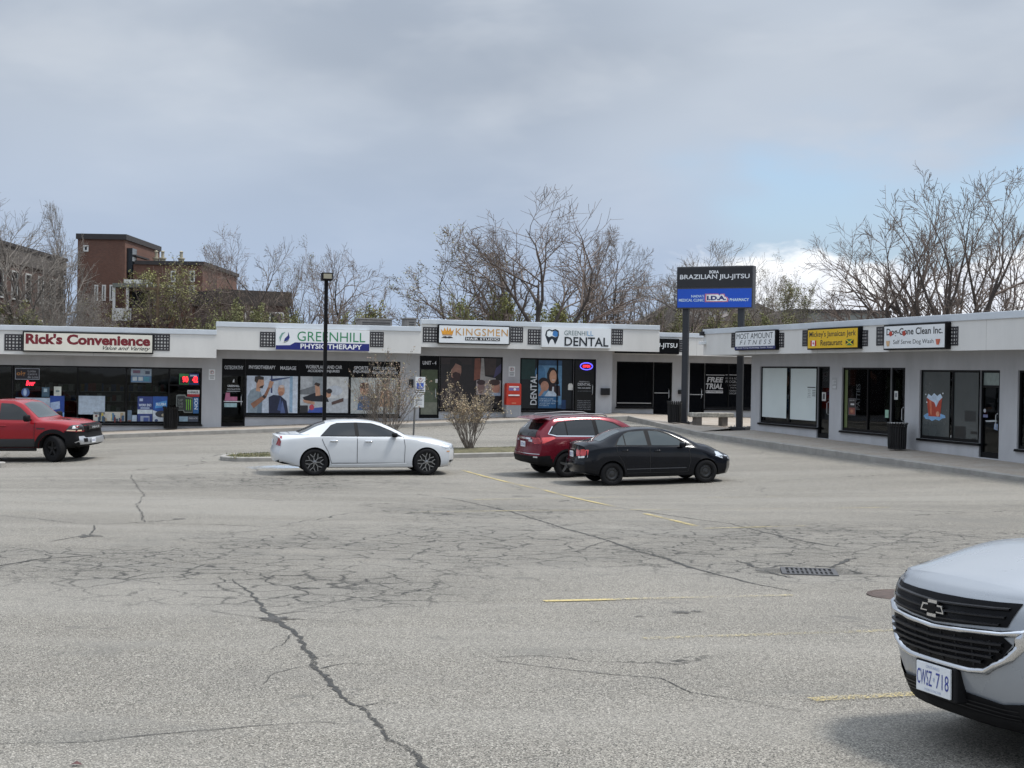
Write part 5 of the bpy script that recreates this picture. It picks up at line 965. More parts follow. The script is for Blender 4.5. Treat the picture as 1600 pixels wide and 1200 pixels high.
for sg in (-1, 1):
    c.blob('mirror', (3.26, sg*.98, 1.10), (.08, .10, .065), trim_m if sg < 0 else wp); v = 'right' if sg < 0 else 'left'
    c.panel('tail_lamp', [(.10, .80), (.19, .80), (.255, 1.055), (.175, 1.06)], v, tail_m, .006); c.panel('tail_lamp', [(sg*.70, .80), (sg*.86, .80), (sg*.80, 1.05), (sg*.68, 1.05)], 'rear', tail_m, .006)
    c.panel('headlamp', [(4.58, .76), (4.92, .72), (4.90, .82), (4.62, .88)], v, headl, .006); c.panel('headlamp', [(sg*.50, .72), (sg*.88, .72), (sg*.86, .86), (sg*.52, .83)], 'front', headl, .006); c.panel('fog_lamp', [(4.80, .36), (4.96, .36), (4.95, .42), (4.80, .41)], v, trim_m, .006)
    c.panel('side_marker', [(4.72, .64), (4.80, .64), (4.80, .67), (4.72, .67)], v, amber, .006)
    c.panel('exhaust_vent', [(sg*.45, .28), (sg*.88, .33), (sg*.86, .44), (sg*.5, .36)], 'rear', trim_m, .008); c.panel('exhaust_vent', [(.06, .28), (.36, .27), (.30, .33), (.08, .42)], v, trim_m, .006)
c.panel('grille', [(-.45, .5), (.45, .5), (.5, .78), (-.5, .78)], 'front', trim_m, .006); c.line([(-.80, 1.10), (.80, 1.10)], 'rear', .02, chrome, .006, 'trunk_badge_bar'); c.line([(.46, -.72), (.46, .72)], 'top', .012); number_plate(c, 'rear', 0, .86)
pose(c, (1.11, -.93, gsit(491.5, 743.5)), (1.11, 4.16), math.radians(14))
# --- black compact sedan
bp_ = mat('black_paint', (.004, .005, .008), .14, var=.03, coat=.3, spec=.12)
c = Car('black_sedan', 'black compact sedan on plain steel wheels, nearest of the parked cars', 4.30, 1.69,
    zb=[(0, .34), (.5, .24), (1.0, .20), (3.5, .19), (4.0, .19), (4.30, .22)], zs=[(0, .93), (.5, 1.0), (1.0, 1.02), (2.0, .99), (3.0, .95), (3.6, .84), (4.3, .66)],
    zt=[(0, 1.06), (.2, 1.12), (.5, 1.135), (.72, 1.19), (1.05, 1.33), (1.4, 1.425), (1.8, 1.46), (2.1, 1.455), (2.45, 1.40), (2.8, 1.28), (3.15, 1.11), (3.35, 1.03), (3.7, .96), (4.0, .86), (4.2, .75), (4.30, .68)],
    wm=[(0, .90), (.45, .98), (1.0, 1.0), (3.2, .995), (3.9, .96), (4.3, .90)], wt=[(0, .78), (.5, .78), (.8, .70), (1.2, .62), (1.8, .60), (2.3, .62), (2.8, .70), (3.2, .80), (3.7, .80), (4.3, .70)],
    xr=[(.2, .16), (.42, .03), (.58, .0), (.7, .05), (.9, .08), (1.12, .09), (1.5, .05)], xf=[(.18, 4.18), (.4, 4.29), (.55, 4.30), (.7, 4.24), (.9, 4.12), (1.5, 4.1)], rr=.24, rf=.36, wheels=[(.90, .30, .30), (3.45, .30, .30)], paint=bp_, crown=.05, arch=.045)
for wx in (.90, 3.45):
    for sy in (-1, 1): wheel(c, wx, sy*.735, .30, .185, 'steel', .20, [mat('black_steel_wheel', (.022, .022, .023), .45), mat('rim_shadow', (.015, .015, .016), .5), mat('rim_hole', (.003, .003, .003), .9)])
cg2 = mat('car_glass_grey', (.045, .056, .058), .03, var=0, spec=.6)
c.both('side_window_trim', [(.98, 1.02), (1.12, 1.20), (1.32, 1.345), (1.5, 1.385), (1.9, 1.40), (2.25, 1.375), (2.5, 1.30), (2.82, 1.13), (2.96, .985)], trim_m, .003)
c.both('quarter_window', [(1.03, 1.04), (1.14, 1.19), (1.25, 1.28), (1.25, 1.03)], cg2, .007); c.both('side_window', [(1.28, 1.03), (1.28, 1.30), (1.42, 1.355), (1.83, 1.375), (1.86, 1.015)], cg2, .007); c.both('side_window', [(1.97, 1.01), (1.95, 1.375), (2.22, 1.35), (2.45, 1.275), (2.70, 1.15), (2.86, .99)], cg2, .007)
c.panel('windscreen', [(3.08, -.60), (3.14, 0), (3.08, .60), (2.40, .50), (2.36, 0), (2.40, -.50)], 'top', cg2, .005); c.panel('rear_window', [(.62, -.55), (.60, 0), (.62, .55), (1.22, .46), (1.25, 0), (1.22, -.46)], 'top', cg2, .005)
drs = [c.both('door', [(1.29, .36), (1.90, .33), (1.90, .985), (1.04, .99), (1.08, .80), (1.22, .6)], bp_, .003), c.both('door', [(1.93, .33), (2.92, .33), (3.0, .6), (2.97, .94), (1.93, .98)], bp_, .003)]
for v in ('right', 'left'):
    for l in ([(1.275, .34), (1.19, .6), (1.06, .80), (1.02, .98)], [(1.915, .31), (1.915, 1.0)], [(2.94, .31), (3.02, .6), (2.98, .95)], [(1.28, .32), (2.94, .31)]): c.line(l, v, .012, mat('panel_gap', (0, 0, 0)), .005)
    c.line([(1.28, .42), (2.9, .42)], v, .02, mat('crease_highlight', (.05, .053, .06), .3), .006, 'door_crease_highlight')  # lighter line paints the light caught along the door crease
c.handle(1.24, .90, drs[0], bp_, .19); c.handle(2.12, .87, drs[1], bp_, .19)
for sg in (-1, 1):
    v = 'right' if sg < 0 else 'left'; c.blob('mirror', (2.78, sg*.90, 1.02), (.08, .09, .065), bp_)
    c.panel('tail_lamp', [(.08, .76), (.27, .80), (.30, .93), (.10, .95)], v, taill2, .006); c.panel('tail_lamp', [(.10, .71), (.26, .745), (.27, .795), (.10, .755)], v, lamp_w, .007); c.panel('tail_lamp', [(sg*.54, .80), (sg*.69, .80), (sg*.69, .95), (sg*.55, .94)], 'rear', taill2, .006)
    c.panel('headlamp', [(3.72, .70), (3.93, .62), (3.96, .70), (3.86, .79), (3.74, .81)], v, headl, .006); c.panel('headlamp', [(sg*.42, .58), (sg*.66, .60), (sg*.66, .70), (sg*.5, .68)], 'front', headl, .006)
c.panel('grille', [(-.38, .30), (.38, .30), (.44, .46), (-.44, .46)], 'front', trim_m, .006); c.line([(-.7, .64), (.7, .64)], 'rear', .012); number_plate(c, 'rear', 0, .80, txt=[('BDX 271', .08, .92, .2, .75, 0, 0)])
c.line([(-.22, .93), (.22, .93)], 'rear', .03, chrome, .007, 'trunk_trim'); c.line([(.34, -.62), (.34, .62)], 'top', .012)
pose(c, (.90, -.82, gsit(957, 759.5)), (.90, 3.45), math.radians(13.5))
# --- dark red SUV
rp = paint('dark_red_paint', (.135, .010, .020), metal=.3, rough=.26)
c = Car('red_suv', 'dark red compact SUV with roof rails partly behind the black sedan', 4.60, 1.845,
    zb=[(0, .42), (.4, .30), (1.0, .24), (3.6, .23), (4.2, .25), (4.60, .30)], zs=[(0, 1.05), (.5, 1.10), (1.2, 1.10), (2.4, 1.05), (3.2, 1.01), (3.9, .93), (4.6, .78)],
    zt=[(0, 1.30), (.10, 1.42), (.25, 1.56), (.5, 1.62), (1.0, 1.655), (1.6, 1.665), (2.2, 1.64), (2.6, 1.57), (2.95, 1.42), (3.3, 1.20), (3.5, 1.11), (3.9, 1.06), (4.3, .97), (4.6, .85)],
    wm=[(0, .93), (.4, .985), (1.0, 1.0), (3.5, .995), (4.2, .96), (4.6, .92)], wt=[(0, .74), (.4, .70), (1.0, .66), (1.8, .65), (2.5, .67), (3.0, .74), (3.5, .80), (4.6, .72)],
    xr=[(.25, .16), (.45, .03), (.6, .0), (.8, .06), (1.0, .09), (1.15, .13), (1.4, .26), (1.66, .36)], xf=[(.25, 4.48), (.5, 4.59), (.7, 4.60), (.9, 4.52), (1.7, 4.45)], rr=.22, rf=.34, wheels=[(1.0, .35, .35), (3.66, .35, .35)], paint=rp, crown=.05, arch=.05, zones=[(lambda x, y, z: z < .40 or (x < .55 and z < .575), trim_m)])
for wx in (1.0, 3.66):
    for sy in (-1, 1): wheel(c, wx, sy*.80, .35, .225, 'five', .235, [mat('grey_alloy', (.35, .36, .37), .3, metal=.9), mat('rim_shadow', (.015, .015, .016), .5), trim_m])
    c.both('arch_cladding', [(wx+.44*math.cos(a), .35+.44*math.sin(a)) for a in np.linspace(-.25, math.pi+.25, 15)] + [(wx+.385*math.cos(a), .35+.385*math.sin(a)) for a in np.linspace(math.pi+.25, -.25, 15)], trim_m, .008)
c.both('sill_cladding', [(1.40, .27), (3.26, .27), (3.24, .44), (1.42, .44)], trim_m, .007)
c.both('side_window_trim', [(.46, 1.20), (.62, 1.40), (.80, 1.51), (1.4, 1.565), (2.1, 1.55), (2.5, 1.46), (2.85, 1.27), (3.12, 1.07), (1.6, 1.11), (.7, 1.14)], trim_m, .003)
for v in ('right', 'left'): c.line([(.62, 1.40), (.47, 1.20), (.70, 1.14), (1.6, 1.11), (3.1, 1.07)], v, .022, chrome, .009, 'window_moulding')
c.both('quarter_window', [(.53, 1.20), (.66, 1.38), (.82, 1.49), (1.0, 1.515), (1.0, 1.14), (.72, 1.16)], cglass, .008); c.both('side_window', [(1.04, 1.14), (1.04, 1.52), (1.4, 1.545), (1.84, 1.54), (1.86, 1.12)], cglass, .008); c.both('side_window', [(1.98, 1.12), (1.96, 1.54), (2.2, 1.515), (2.5, 1.42), (2.8, 1.26), (3.0, 1.09)], cg2, .008)
c.panel('rear_window', [(-.60, 1.12), (.60, 1.12), (.52, 1.47), (-.52, 1.47)], 'rear', cglass, .008); c.panel('windscreen', [(3.25, -.64), (3.3, 0), (3.25, .64), (2.62, .54), (2.58, 0), (2.62, -.54)], 'top', cglass, .005)
q = MB(); q.prism([(.10, 1.60), (.20, 1.575), (.62, 1.63), (.60, 1.655), (.2, 1.625)], -.58, .58); q.build('spoiler', rp, c.root, bevel=.012)
for sg in (-1, 1):
    v = 'right' if sg < 0 else 'left'; q = MB(); q.tube([(.62, sg*.60, 1.62), (.72, sg*.605, 1.685), (1.6, sg*.60, 1.715), (2.2, sg*.585, 1.69), (2.36, sg*.58, 1.63)], [.02, .018, .018, .018, .02], 6); q.build('roof_rail', mat('rail_satin', (.22, .22, .23), .45, metal=.3), c.root, smooth=True)
    c.panel('tail_lamp', [(.14, .93), (.34, .96), (.66, 1.08), (.60, 1.12), (.14, 1.10)], v, taill2, .007); c.panel('tail_lamp', [(sg*.50, .96), (sg*.86, .93), (sg*.86, 1.10), (sg*.52, 1.07)], 'rear', tail_m, .007); c.panel('reverse_lamp', [(sg*.30, .985), (sg*.50, .975), (sg*.5, 1.04), (sg*.32, 1.03)], 'rear', headl, .008)
    c.panel('reflector', [(sg*.66, .56), (sg*.80, .56), (sg*.80, .60), (sg*.66, .60)], 'rear', headl, .012); c.panel('headlamp', [(4.1, .82), (4.5, .78), (4.4, .9), (4.1, .96)], v, headl, .006); c.blob('mirror', (2.98, sg*1.0, 1.13), (.09, .11, .08), rp)
drs = [c.both('door', [(1.50, .46), (1.92, .46), (1.92, 1.08), (1.08, 1.10), (1.10, .93), (1.36, .78)], rp, .003), c.both('door', [(1.95, .46), (3.05, .46), (3.12, 1.02), (1.95, 1.08)], rp, .003)]
for v in ('right', 'left'):
    for l in ([(1.48, .46), (1.35, .77), (1.09, .92), (1.05, 1.1)], [(1.935, .46), (1.935, 1.1)], [(3.08, .46), (3.14, 1.02)]): c.line(l, v, .012, off=.005)
c.handle(1.30, 1.0, drs[0], rp, .2); c.handle(2.15, .98, drs[1], rp, .2)
c.panel('rear_bumper', [(-.90, .40), (.90, .40), (.90, .58), (.70, .55), (-.70, .55), (-.90, .58)], 'rear', trim_m, .010); c.both('rear_bumper', [(.02, .40), (.52, .40), (.48, .62), (.06, .60)], trim_m, .009)
c.line([(-.85, .66), (.85, .66)], 'rear', .014, chrome, .006, 'tailgate_strip'); c.line([(-.40, 1.06), (.40, 1.06)], 'rear', .05, chrome, .008, 'tailgate_garnish'); number_plate(c, 'rear', .0, .90, txt=[('CKTR 408', .08, .92, .2, .75, 0, 0)])
c.panel('sticker', [(.30, 1.32), (.40, 1.32), (.42, 1.42), (.34, 1.44)], 'rear', lamp_w, .012)
pose(c, (1.0, -.90, gsit(887, 746.5)), (1.0, 3.66), math.radians(23))
# --- red pickup
rp2 = paint('red_paint', (.27, .009, .015), rough=.2)
c = Car('red_pickup', 'red crew cab pickup with black bumper and wheels turned, at the left edge', 5.80, 2.02,
    zb=[(0, .60), (.6, .46), (1.5, .42), (4.4, .42), (5.2, .42), (5.80, .50)], zs=[(0, 1.30), (1.8, 1.33), (2.2, 1.32), (3.9, 1.28), (4.4, 1.27), (5.2, 1.22), (5.80, 1.12)],
    zt=[(0, 1.36), (1.2, 1.37), (1.85, 1.37), (1.90, 1.42), (2.02, 1.80), (2.2, 1.93), (2.8, 1.97), (3.3, 1.95), (3.6, 1.88), (3.95, 1.62), (4.25, 1.39), (4.45, 1.345), (4.9, 1.33), (5.4, 1.27), (5.68, 1.20), (5.80, 1.14)],
    wm=[(0, .96), (.5, .99), (4.4, .99), (5.2, .975), (5.6, .95), (5.8, .92)], wt=[(0, .90), (1.8, .90), (2.0, .74), (2.4, .68), (3.2, .68), (3.7, .74), (4.3, .86), (5.2, .84), (5.8, .80)],
    xr=[(.4, .05), (.6, .0), (1.3, .04), (2, .04)], xf=[(.4, 5.62), (.6, 5.78), (.75, 5.78), (.8, 5.70), (1.1, 5.70), (1.25, 5.66), (2, 5.6)], rr=.06, rf=.26, wheels=[(1.18, .42, .42), (4.76, .42, .42)], paint=rp2, crown=.05, arch=.07, zones=[(lambda x, y, z: (x > 5.12 and z < .95) or z < .46, trim_m)])
for wx in (1.18, 4.76):
    for sy in (-1, 1): wheel(c, wx, sy*.86, .42, .285, 'five', .24, [mat('black_alloy', (.016, .016, .017), .35, metal=.5), mat('rim_shadow', (.01, .01, .01), .5), trim_m], steer=math.radians(-24) if wx > 3 else 0)
    c.both('fender_flare', [(wx+.62*math.cos(a), .44+.60*math.sin(a)) for a in np.linspace(-.2, math.pi+.2, 17)] + [(wx+.495*math.cos(a), .42+.495*math.sin(a)) for a in np.linspace(math.pi+.2, -.2, 17)], trim_m, .02)
c.both('lower_body', [(1.72, .44), (4.20, .44), (4.16, .74), (1.76, .74)], mat('charcoal_paint', (.022, .023, .026), .45), .006)
c.both('side_window', [(2.10, 1.36), (2.16, 1.76), (2.28, 1.84), (2.86, 1.86), (2.88, 1.35)], cglass, .006); c.both('side_window', [(2.97, 1.35), (2.95, 1.86), (3.35, 1.84), (3.62, 1.72), (3.86, 1.52), (4.04, 1.33)], cglass, .006)
c.panel('windscreen', [(4.20, -.74), (4.26, 0), (4.20, .74), (3.66, .62), (3.62, 0), (3.66, -.62)], 'top', mat('car_glass_grey', (0, 0, 0)), .005)
drs = [c.both('door', [(2.02, .76), (2.90, .76), (2.90, 1.32), (1.98, 1.32)], rp2, .003), c.both('door', [(2.94, .76), (4.10, .76), (4.14, 1.29), (2.94, 1.32)], rp2, .003)]
for v in ('right', 'left'):
    for l in ([(1.98, .45), (1.96, 1.34)], [(2.92, .45), (2.92, 1.34)], [(4.13, .45), (4.17, 1.28)], [(1.84, .6), (1.84, 1.36)]): c.line(l, v, .014, off=.008)
    c.line([(1.5, .38), (4.25, .38)], v, .001, off=.001)
c.handle(2.16, 1.17, drs[0], rp2, .22); c.handle(3.12, 1.16, drs[1], rp2, .22)
for sg in (-1, 1):
    v = 'right' if sg < 0 else 'left'; c.blob('mirror', (4.0, sg*1.16, 1.40), (.09, .14, .11), trim_m); q = MB(); q.tube([(4.02, sg*.92, 1.34), (4.0, sg*1.08, 1.36)], .03, 6); q.build('mirror_arm', trim_m, c.root)
    q = MB(); q.tube([(1.85, sg*.98, .40), (4.2, sg*.98, .40)], .045, 8); q.build('running_board', trim_m, c.root, smooth=True)
    c.panel('headlamp', [(5.18, 1.0), (5.62, .98), (5.60, 1.16), (5.30, 1.14)], v, mat('headlamp_dark', (.03, .03, .032), .15, coat=.6), .008); c.panel('lamp_lens', [(5.38, 1.05), (5.52, 1.05), (5.52, 1.13), (5.40, 1.13)], v, lamp_w, .014); c.panel('turn_lamp', [(5.20, .985), (5.60, .965), (5.60, 1.005), (5.24, 1.02)], v, mat('lamp_pale_amber', (.75, .5, .36), .3), .014)
    c.panel('headlamp', [(sg*.62, .98), (sg*.97, .98), (sg*.97, 1.16), (sg*.64, 1.16)], 'front', mat('headlamp_dark', (0, 0, 0)), .008); c.panel('hood_scoop', [(4.78, sg*.30), (5.10, sg*.30), (5.06, sg*.44), (4.82, sg*.44)], 'top', trim_m, .012); c.panel('tail_lamp', [(.02, .95), (.16, .95), (.16, 1.30), (.02, 1.30)], v, tail_m, .006)
    c.panel('bumper_side', [(5.18, .45), (5.66, .45), (5.70, .90), (5.14, .93)], v, trim_m, .016); c.panel('fog_lamp', [(sg*.60, .62), (sg*.76, .62), (sg*.76, .72), (sg*.60, .72)], 'front', trim_m, .045)
    nb = c.panel('fender_badge', [(4.22, 1.04), (4.50, 1.03), (4.50, 1.08), (4.22, 1.09)], v, mat('badge_dark', (.05, .012, .015), .4), .006)
c.panel('bumper', [(-.98, .46), (.98, .46), (.98, .92), (-.98, .92)], 'front', trim_m, .015); c.panel('bumper_bar', [(-.86, .56), (.86, .56), (.94, .62), (.88, .80), (.70, .80), (.66, .74), (-.66, .74), (-.70, .80), (-.88, .80), (-.94, .62)], 'front', mat('bumper_silver', (.45, .46, .48), .3, metal=.6), .035)
c.panel('grille', [(-.60, .94), (.60, .94), (.66, 1.18), (-.66, 1.18)], 'front', trim_m, .02); gp, gn = c.hit(0, 1.06, 'front'); q = MB(); q.box(gp.x+.03, gp.x+.05, -.5, .5, 1.0, 1.13); gr_ = q.build('grille_bar', mat('grille_black', (.02, .02, .02), .3), c.root, bevel=.01)
v_, f_ = text_mesh('RAM', .02); q = MB(); q.add([(gp.x+.053, .28-.56*p[0]/2.1*1.0+.0, 1.03+.07*p[1]/.7) for p in v_], f_); q.build('grille_lettering', mat('lettering_grey', (.35, .36, .37), .4), gr_)
number_plate(c, 'front', -.35, .66, off=.06, txt=[('AV 48172', .08, .92, .2, .75, 0, 0)])
pose(c, (4.76, -1.0, gsit(83, 722.5)), (1.18, 4.76), math.radians(-7))
# --- silver SUV in the foreground (its front corner enters the frame)
sp_ = paint('silver_paint', (.33, .35, .375), metal=.25, rough=.27)
c = Car('silver_suv', 'silver SUV facing left, its grille and white number plate at the lower right corner', 4.65, 1.843,
    zb=[(0, .42), (.5, .28), (1.0, .22), (3.7, .21), (4.3, .20), (4.65, .22)], zs=[(0, 1.05), (1.0, 1.08), (2.4, 1.04), (3.3, 1.02), (3.9, .985), (4.35, .93), (4.65, .86)],
    zt=[(0, 1.30), (.2, 1.52), (.6, 1.61), (1.5, 1.655), (2.1, 1.64), (2.6, 1.53), (3.0, 1.33), (3.3, 1.14), (3.5, 1.09), (3.9, 1.075), (4.25, 1.04), (4.5, .985), (4.65, .925)],
    wm=[(0, .93), (.4, .985), (1.0, 1.0), (3.5, 1.0), (4.1, .985), (4.65, .95)], wt=[(0, .74), (.5, .68), (1.8, .65), (2.5, .67), (3.0, .74), (3.4, .82), (4.2, .80), (4.65, .76)],
    xr=[(.25, .12), (.6, .0), (1.0, .08), (1.66, .3)], xf=[(.20, 4.50), (.30, 4.56), (.42, 4.605), (.56, 4.64), (.70, 4.65), (.80, 4.63), (.88, 4.58), (.96, 4.48), (1.1, 4.42), (1.7, 4.45)], rr=.2, rf=.47, wheels=[(1.0, .36, .36), (3.72, .36, .36)], paint=sp_, crown=.055, arch=.05, ns=96, zones=[(lambda x, y, z: z < .30, trim_m)])
for wx in (1.0, 3.72):
    for sy in (-1, 1): wheel(c, wx, sy*.80, .36, .225, 'double', .235, [mat('grey_alloy', (.35, .36, .37)), mat('rim_shadow', (.015, .015, .016), .5), trim_m])
c.both('side_window', [(.5, 1.14), (.8, 1.46), (1.4, 1.53), (2.1, 1.52), (2.5, 1.43), (2.95, 1.10)], cglass, .006)
c.panel('windscreen', [(3.24, -.66), (3.30, 0), (3.24, .66), (2.64, .54), (2.60, 0), (2.64, -.54)], 'top', cglass, .005)
# upper grille slot, main grille, chrome surround
up = [(-.66, .885), (-.62, .80), (0, .775), (.62, .80), (.66, .885), (.40, .868), (0, .862), (-.40, .868)]
gb = mat('grille_gloss_black', (.004, .004, .005), .45, var=.1, spec=.12)
c.panel('upper_grille', [(-.54, .85), (-.50, .735), (0, .70), (.50, .735), (.54, .85), (.3, .842), (0, .838), (-.3, .842)], 'front', gb, .006, step=.04)
main = [(-.48, .69), (0, .663), (.48, .69), (.525, .655), (.475, .59), (.36, .525), (.26, .51), (-.26, .51), (-.36, .525), (-.475, .59), (-.525, .655)]
c.panel('main_grille', main, 'front', gb, .004, step=.04)
gs = mat('grille_slat', (.014, .014, .016), .4, var=.2, spec=.3)
def slat(pts, w, off, m_, name, parent=None): return c.line(pts, 'front', w, m_, off, name, parent)
for z, hw, dz in ((.650, .49, .020), (.617, .48, .018), (.584, .44, .014), (.551, .37, .010)):
    n = 12; P = [(-hw+2*hw*i/n, z-dz*(1-abs(-1+2*i/n))) for i in range(n+1)]
    mb = MB(); vs = []
    for y, zz in P:
        h, nr = c.hit(y, zz, 'front'); x = h.x
        for dx, dzz in ((.004, -.011), (.024, -.004), (.024, .006), (.004, .012)): vs.append((x+dx, y, zz+dzz))
    mb.add(vs, [(4*i+j, 4*i+(j+1) % 4, 4*i+4+(j+1) % 4, 4*i+4+j) for i in range(n) for j in range(4)]); mb.build('grille_slat', gs, c.root, smooth=True, angle=30)
for y in np.linspace(-.42, .42, 8):
    h, nr = c.hit(y, .6, 'front'); zt_ = .67-.015*(1-abs(y)/.6); h2, _ = c.hit(y, zt_, 'front'); zb2 = .515+max(0, (abs(y)-.28))*.45; h3, _ = c.hit(y, zb2, 'front'); q = MB(); q.tube([(h3.x+.006, y, zb2), (h.x+.006, y, .6), (h2.x+.006, y, zt_)], .006, 4); q.build('grille_rib', gs, c.root)
for z, hw in ((.815, .50), (.775, .49), (.738, .47)):
    n = 12; mb = MB(); vs = []
    for i in range(n+1):
        y = -hw+2*hw*i/n; zz = z-.016*(1-abs(y)/hw)+.006*(abs(y)/hw); h, nr = c.hit(y, zz, 'front')
        for dx, dzz in ((.004, -.008), (.02, -.003), (.02, .004), (.004, .008)): vs.append((h.x+dx, y, zz+dzz))
    mb.add(vs, [(4*i+j, 4*i+(j+1) % 4, 4*i+4+(j+1) % 4, 4*i+4+j) for i in range(n) for j in range(4)]); mb.build('grille_slat', gs, c.root, smooth=True, angle=30)
def band(outer, inner, name, m_, off):
    """a raised moulding between two open lines of equal length, rounded across"""
    mb = MB(); vs = []; n = len(outer); k = 5
    for (a, b) in zip(outer, inner):
        for j in range(k):
            t = j/(k-1); y, z = a[0]+(b[0]-a[0])*t, a[1]+(b[1]-a[1])*t; h, nr = c.hit(y, z, 'front')
            vs.append(tuple(h+nr*(.003+off*math.sin(math.pi*t)**.6)))
    mb.add(vs, [(k*i+j, k*i+j+1, k*i+k+j+1, k*i+k+j) for i in range(n-1) for j in range(k-1)]); return mb.build(name, m_, c.root, smooth=True)
def dens(P, n=8): return [(P[i][0]+(P[i+1][0]-P[i][0])*k/n, P[i][1]+(P[i+1][1]-P[i][1])*k/n) for i in range(len(P)-1) for k in range(n)]+[P[-1]]
band(dens([(-.61, .745), (-.48, .718), (0, .692), (.48, .718), (.61, .745)]), dens([(-.535, .69), (-.46, .685), (0, .66), (.46, .685), (.535, .69)]), 'grille_surround', chrome, .022)
lo_o = [(-.61, .745), (-.60, .66), (-.52, .575), (-.38, .492), (-.27, .48), (0, .48), (.27, .48), (.38, .492), (.52, .575), (.60, .66), (.61, .745)]; lo_i = [(-.535, .69), (-.53, .65), (-.475, .59), (-.36, .525), (-.26, .51), (0, .51), (.26, .51), (.36, .525), (.475, .59), (.53, .65), (.535, .69)]
band(dens(lo_o), dens(lo_i), 'grille_surround', chrome, .016)
# bow-tie emblem
h, nr = c.hit(0, .765, 'front'); ex = h.x+.026; bt_ = [(-.105, -.018), (-.035, -.018), (-.035, -.042), (.045, -.042), (.045, -.018), (.105, -.018), (.085, .022), (.035, .022), (.035, .044), (-.045, .044), (-.045, .022), (-.085, .022)]
for k_, m_, x_, nm_ in ((1.0, chrome, 0, 'emblem'), (.80, gb, .006, 'emblem_infill')):
    q = MB(); P = [((a if nm_ == 'emblem' else a*.80), b*(1 if nm_ == 'emblem' else .60)) for a, b in bt_]; n = len(P); q.add([(ex+x_-.012, -a, .765+b) for a, b in P]+[(ex+x_, -a, .765+b) for a, b in P], [tuple(range(n)), tuple(range(2*n-1, n-1, -1))]+[(i, (i+1) % n, n+(i+1) % n, n+i) for i in range(n)]); q.build(nm_, m_, c.root)
# lamps, bumper, plate
for sg in (-1, 1):
    v = 'right' if sg < 0 else 'left'
    c.panel('headlamp', [(sg*.585, .755), (sg*.64, .845), (sg*.86, .905), (sg*.885, .83), (sg*.74, .765)], 'front', mat('headlamp_smoke', (.10, .11, .12), .08, metal=.2, var=.4, scale=20, coat=.8), .006, step=.04); c.panel('headlamp', [(4.02, .87), (4.36, .80), (4.40, .86), (4.26, .925), (4.06, .94)], v, MATS['headlamp_smoke'], .006, step=.04)
    c.panel('fog_lamp_bezel', [(sg*.66, .40), (sg*.88, .44), (sg*.88, .58), (sg*.80, .56)], 'front', mat('bezel_silver', (.55, .57, .59), .25, metal=.7), .008, step=.04); c.panel('fog_lamp', [(sg*.74, .42), (sg*.85, .45), (sg*.85, .52), (sg*.79, .50)], 'front', lamp_w, .014, step=.04)
    c.blob('mirror', (3.0, sg*1.0, 1.14), (.09, .11, .08), sp_)
    q_ = c.panel('arch_cladding', [(3.72+.46*math.cos(a), .36+.46*math.sin(a)) for a in np.linspace(-.15, math.pi+.25, 15)] + [(3.72+.40*math.cos(a), .36+.40*math.sin(a)) for a in np.linspace(math.pi+.25, -.15, 15)], v, trim_m, .008)
low = [(-.90, .395), (-.80, .425), (-.70, .41), (-.56, .345), (-.40, .335), (0, .33), (.40, .335), (.56, .345), (.70, .41), (.80, .425), (.90, .395), (.90, .20), (-.90, .20)]
c.panel('lower_bumper', [(-.905, .40), (-.85, .45), (-.77, .40), (-.64, .315), (-.50, .285), (.50, .285), (.64, .315), (.77, .40), (.85, .45), (.905, .40), (.90, .215), (-.90, .215)], 'front', trim_m, .012, step=.04)
c.panel('lower_intake', [(-.60, .345), (-.2, .378), (.2, .378), (.60, .345), (.52, .28), (-.52, .28)], 'front', mat('intake_mesh', (.006, .006, .007), .6, spec=.15), .010, step=.03)
for z in (.305, .325, .345): slat([(-.50, z-.01), (0, z), (.50, z-.01)], .006, .017, gs, 'intake_bar')
for v in ('left', 'right'): c.panel('lower_bumper', [(4.12, .215), (4.56, .215), (4.60, .34), (4.42, .40), (4.16, .36)], v, trim_m, .012)
h, nr = c.hit(0, .40, 'front'); q = MB(); q.box(h.x-.05, h.x+.044, -.185, .185, .31, .485); q.build('plate_bracket', trim_m, c.root, bevel=.01)
q = number_plate(c, 'front', 0, .402, off=.052, txt=[('CWSZ', .03, .48, .24, .76, 0, .0), ('718', .60, .97, .24, .76, 0, .0), ('*', .51, .57, .42, .58, 1, .02), ('ONTARIO', .30, .70, .83, .93, 1, 0), ('YOURS TO DISCOVER', .26, .76, .07, .15, 1, 0)])
sc = MB(); xx = c.hit(0, .402, 'front')[0].x+.06
for y in (-.10, .10):
    for z in (.465, .338): sc.lathe([(0, xx+.004), (.007, xx+.002), (.008, xx-.002)], 8)
hd = math.radians(180+16); zc = -.0325*6.9; zpl = .402
P = EYE + ray(1458, 1060)*((zc+zpl-EYE.z)/ray(1458, 1060).z); lx = xx; ca, sa = math.cos(hd), math.sin(hd)
o_ = Vector((P.x-lx*ca, P.y-lx*sa, 0)); print('silver plate at', P, 'depth', (P-EYE).dot(fw))
G = Vector((P.x-(lx-3.72)*ca+.93*(-sa), P.y-(lx-3.72)*sa+.93*ca, 0)); pose(c, (3.72, .93, G), (1.0, 3.72), hd)
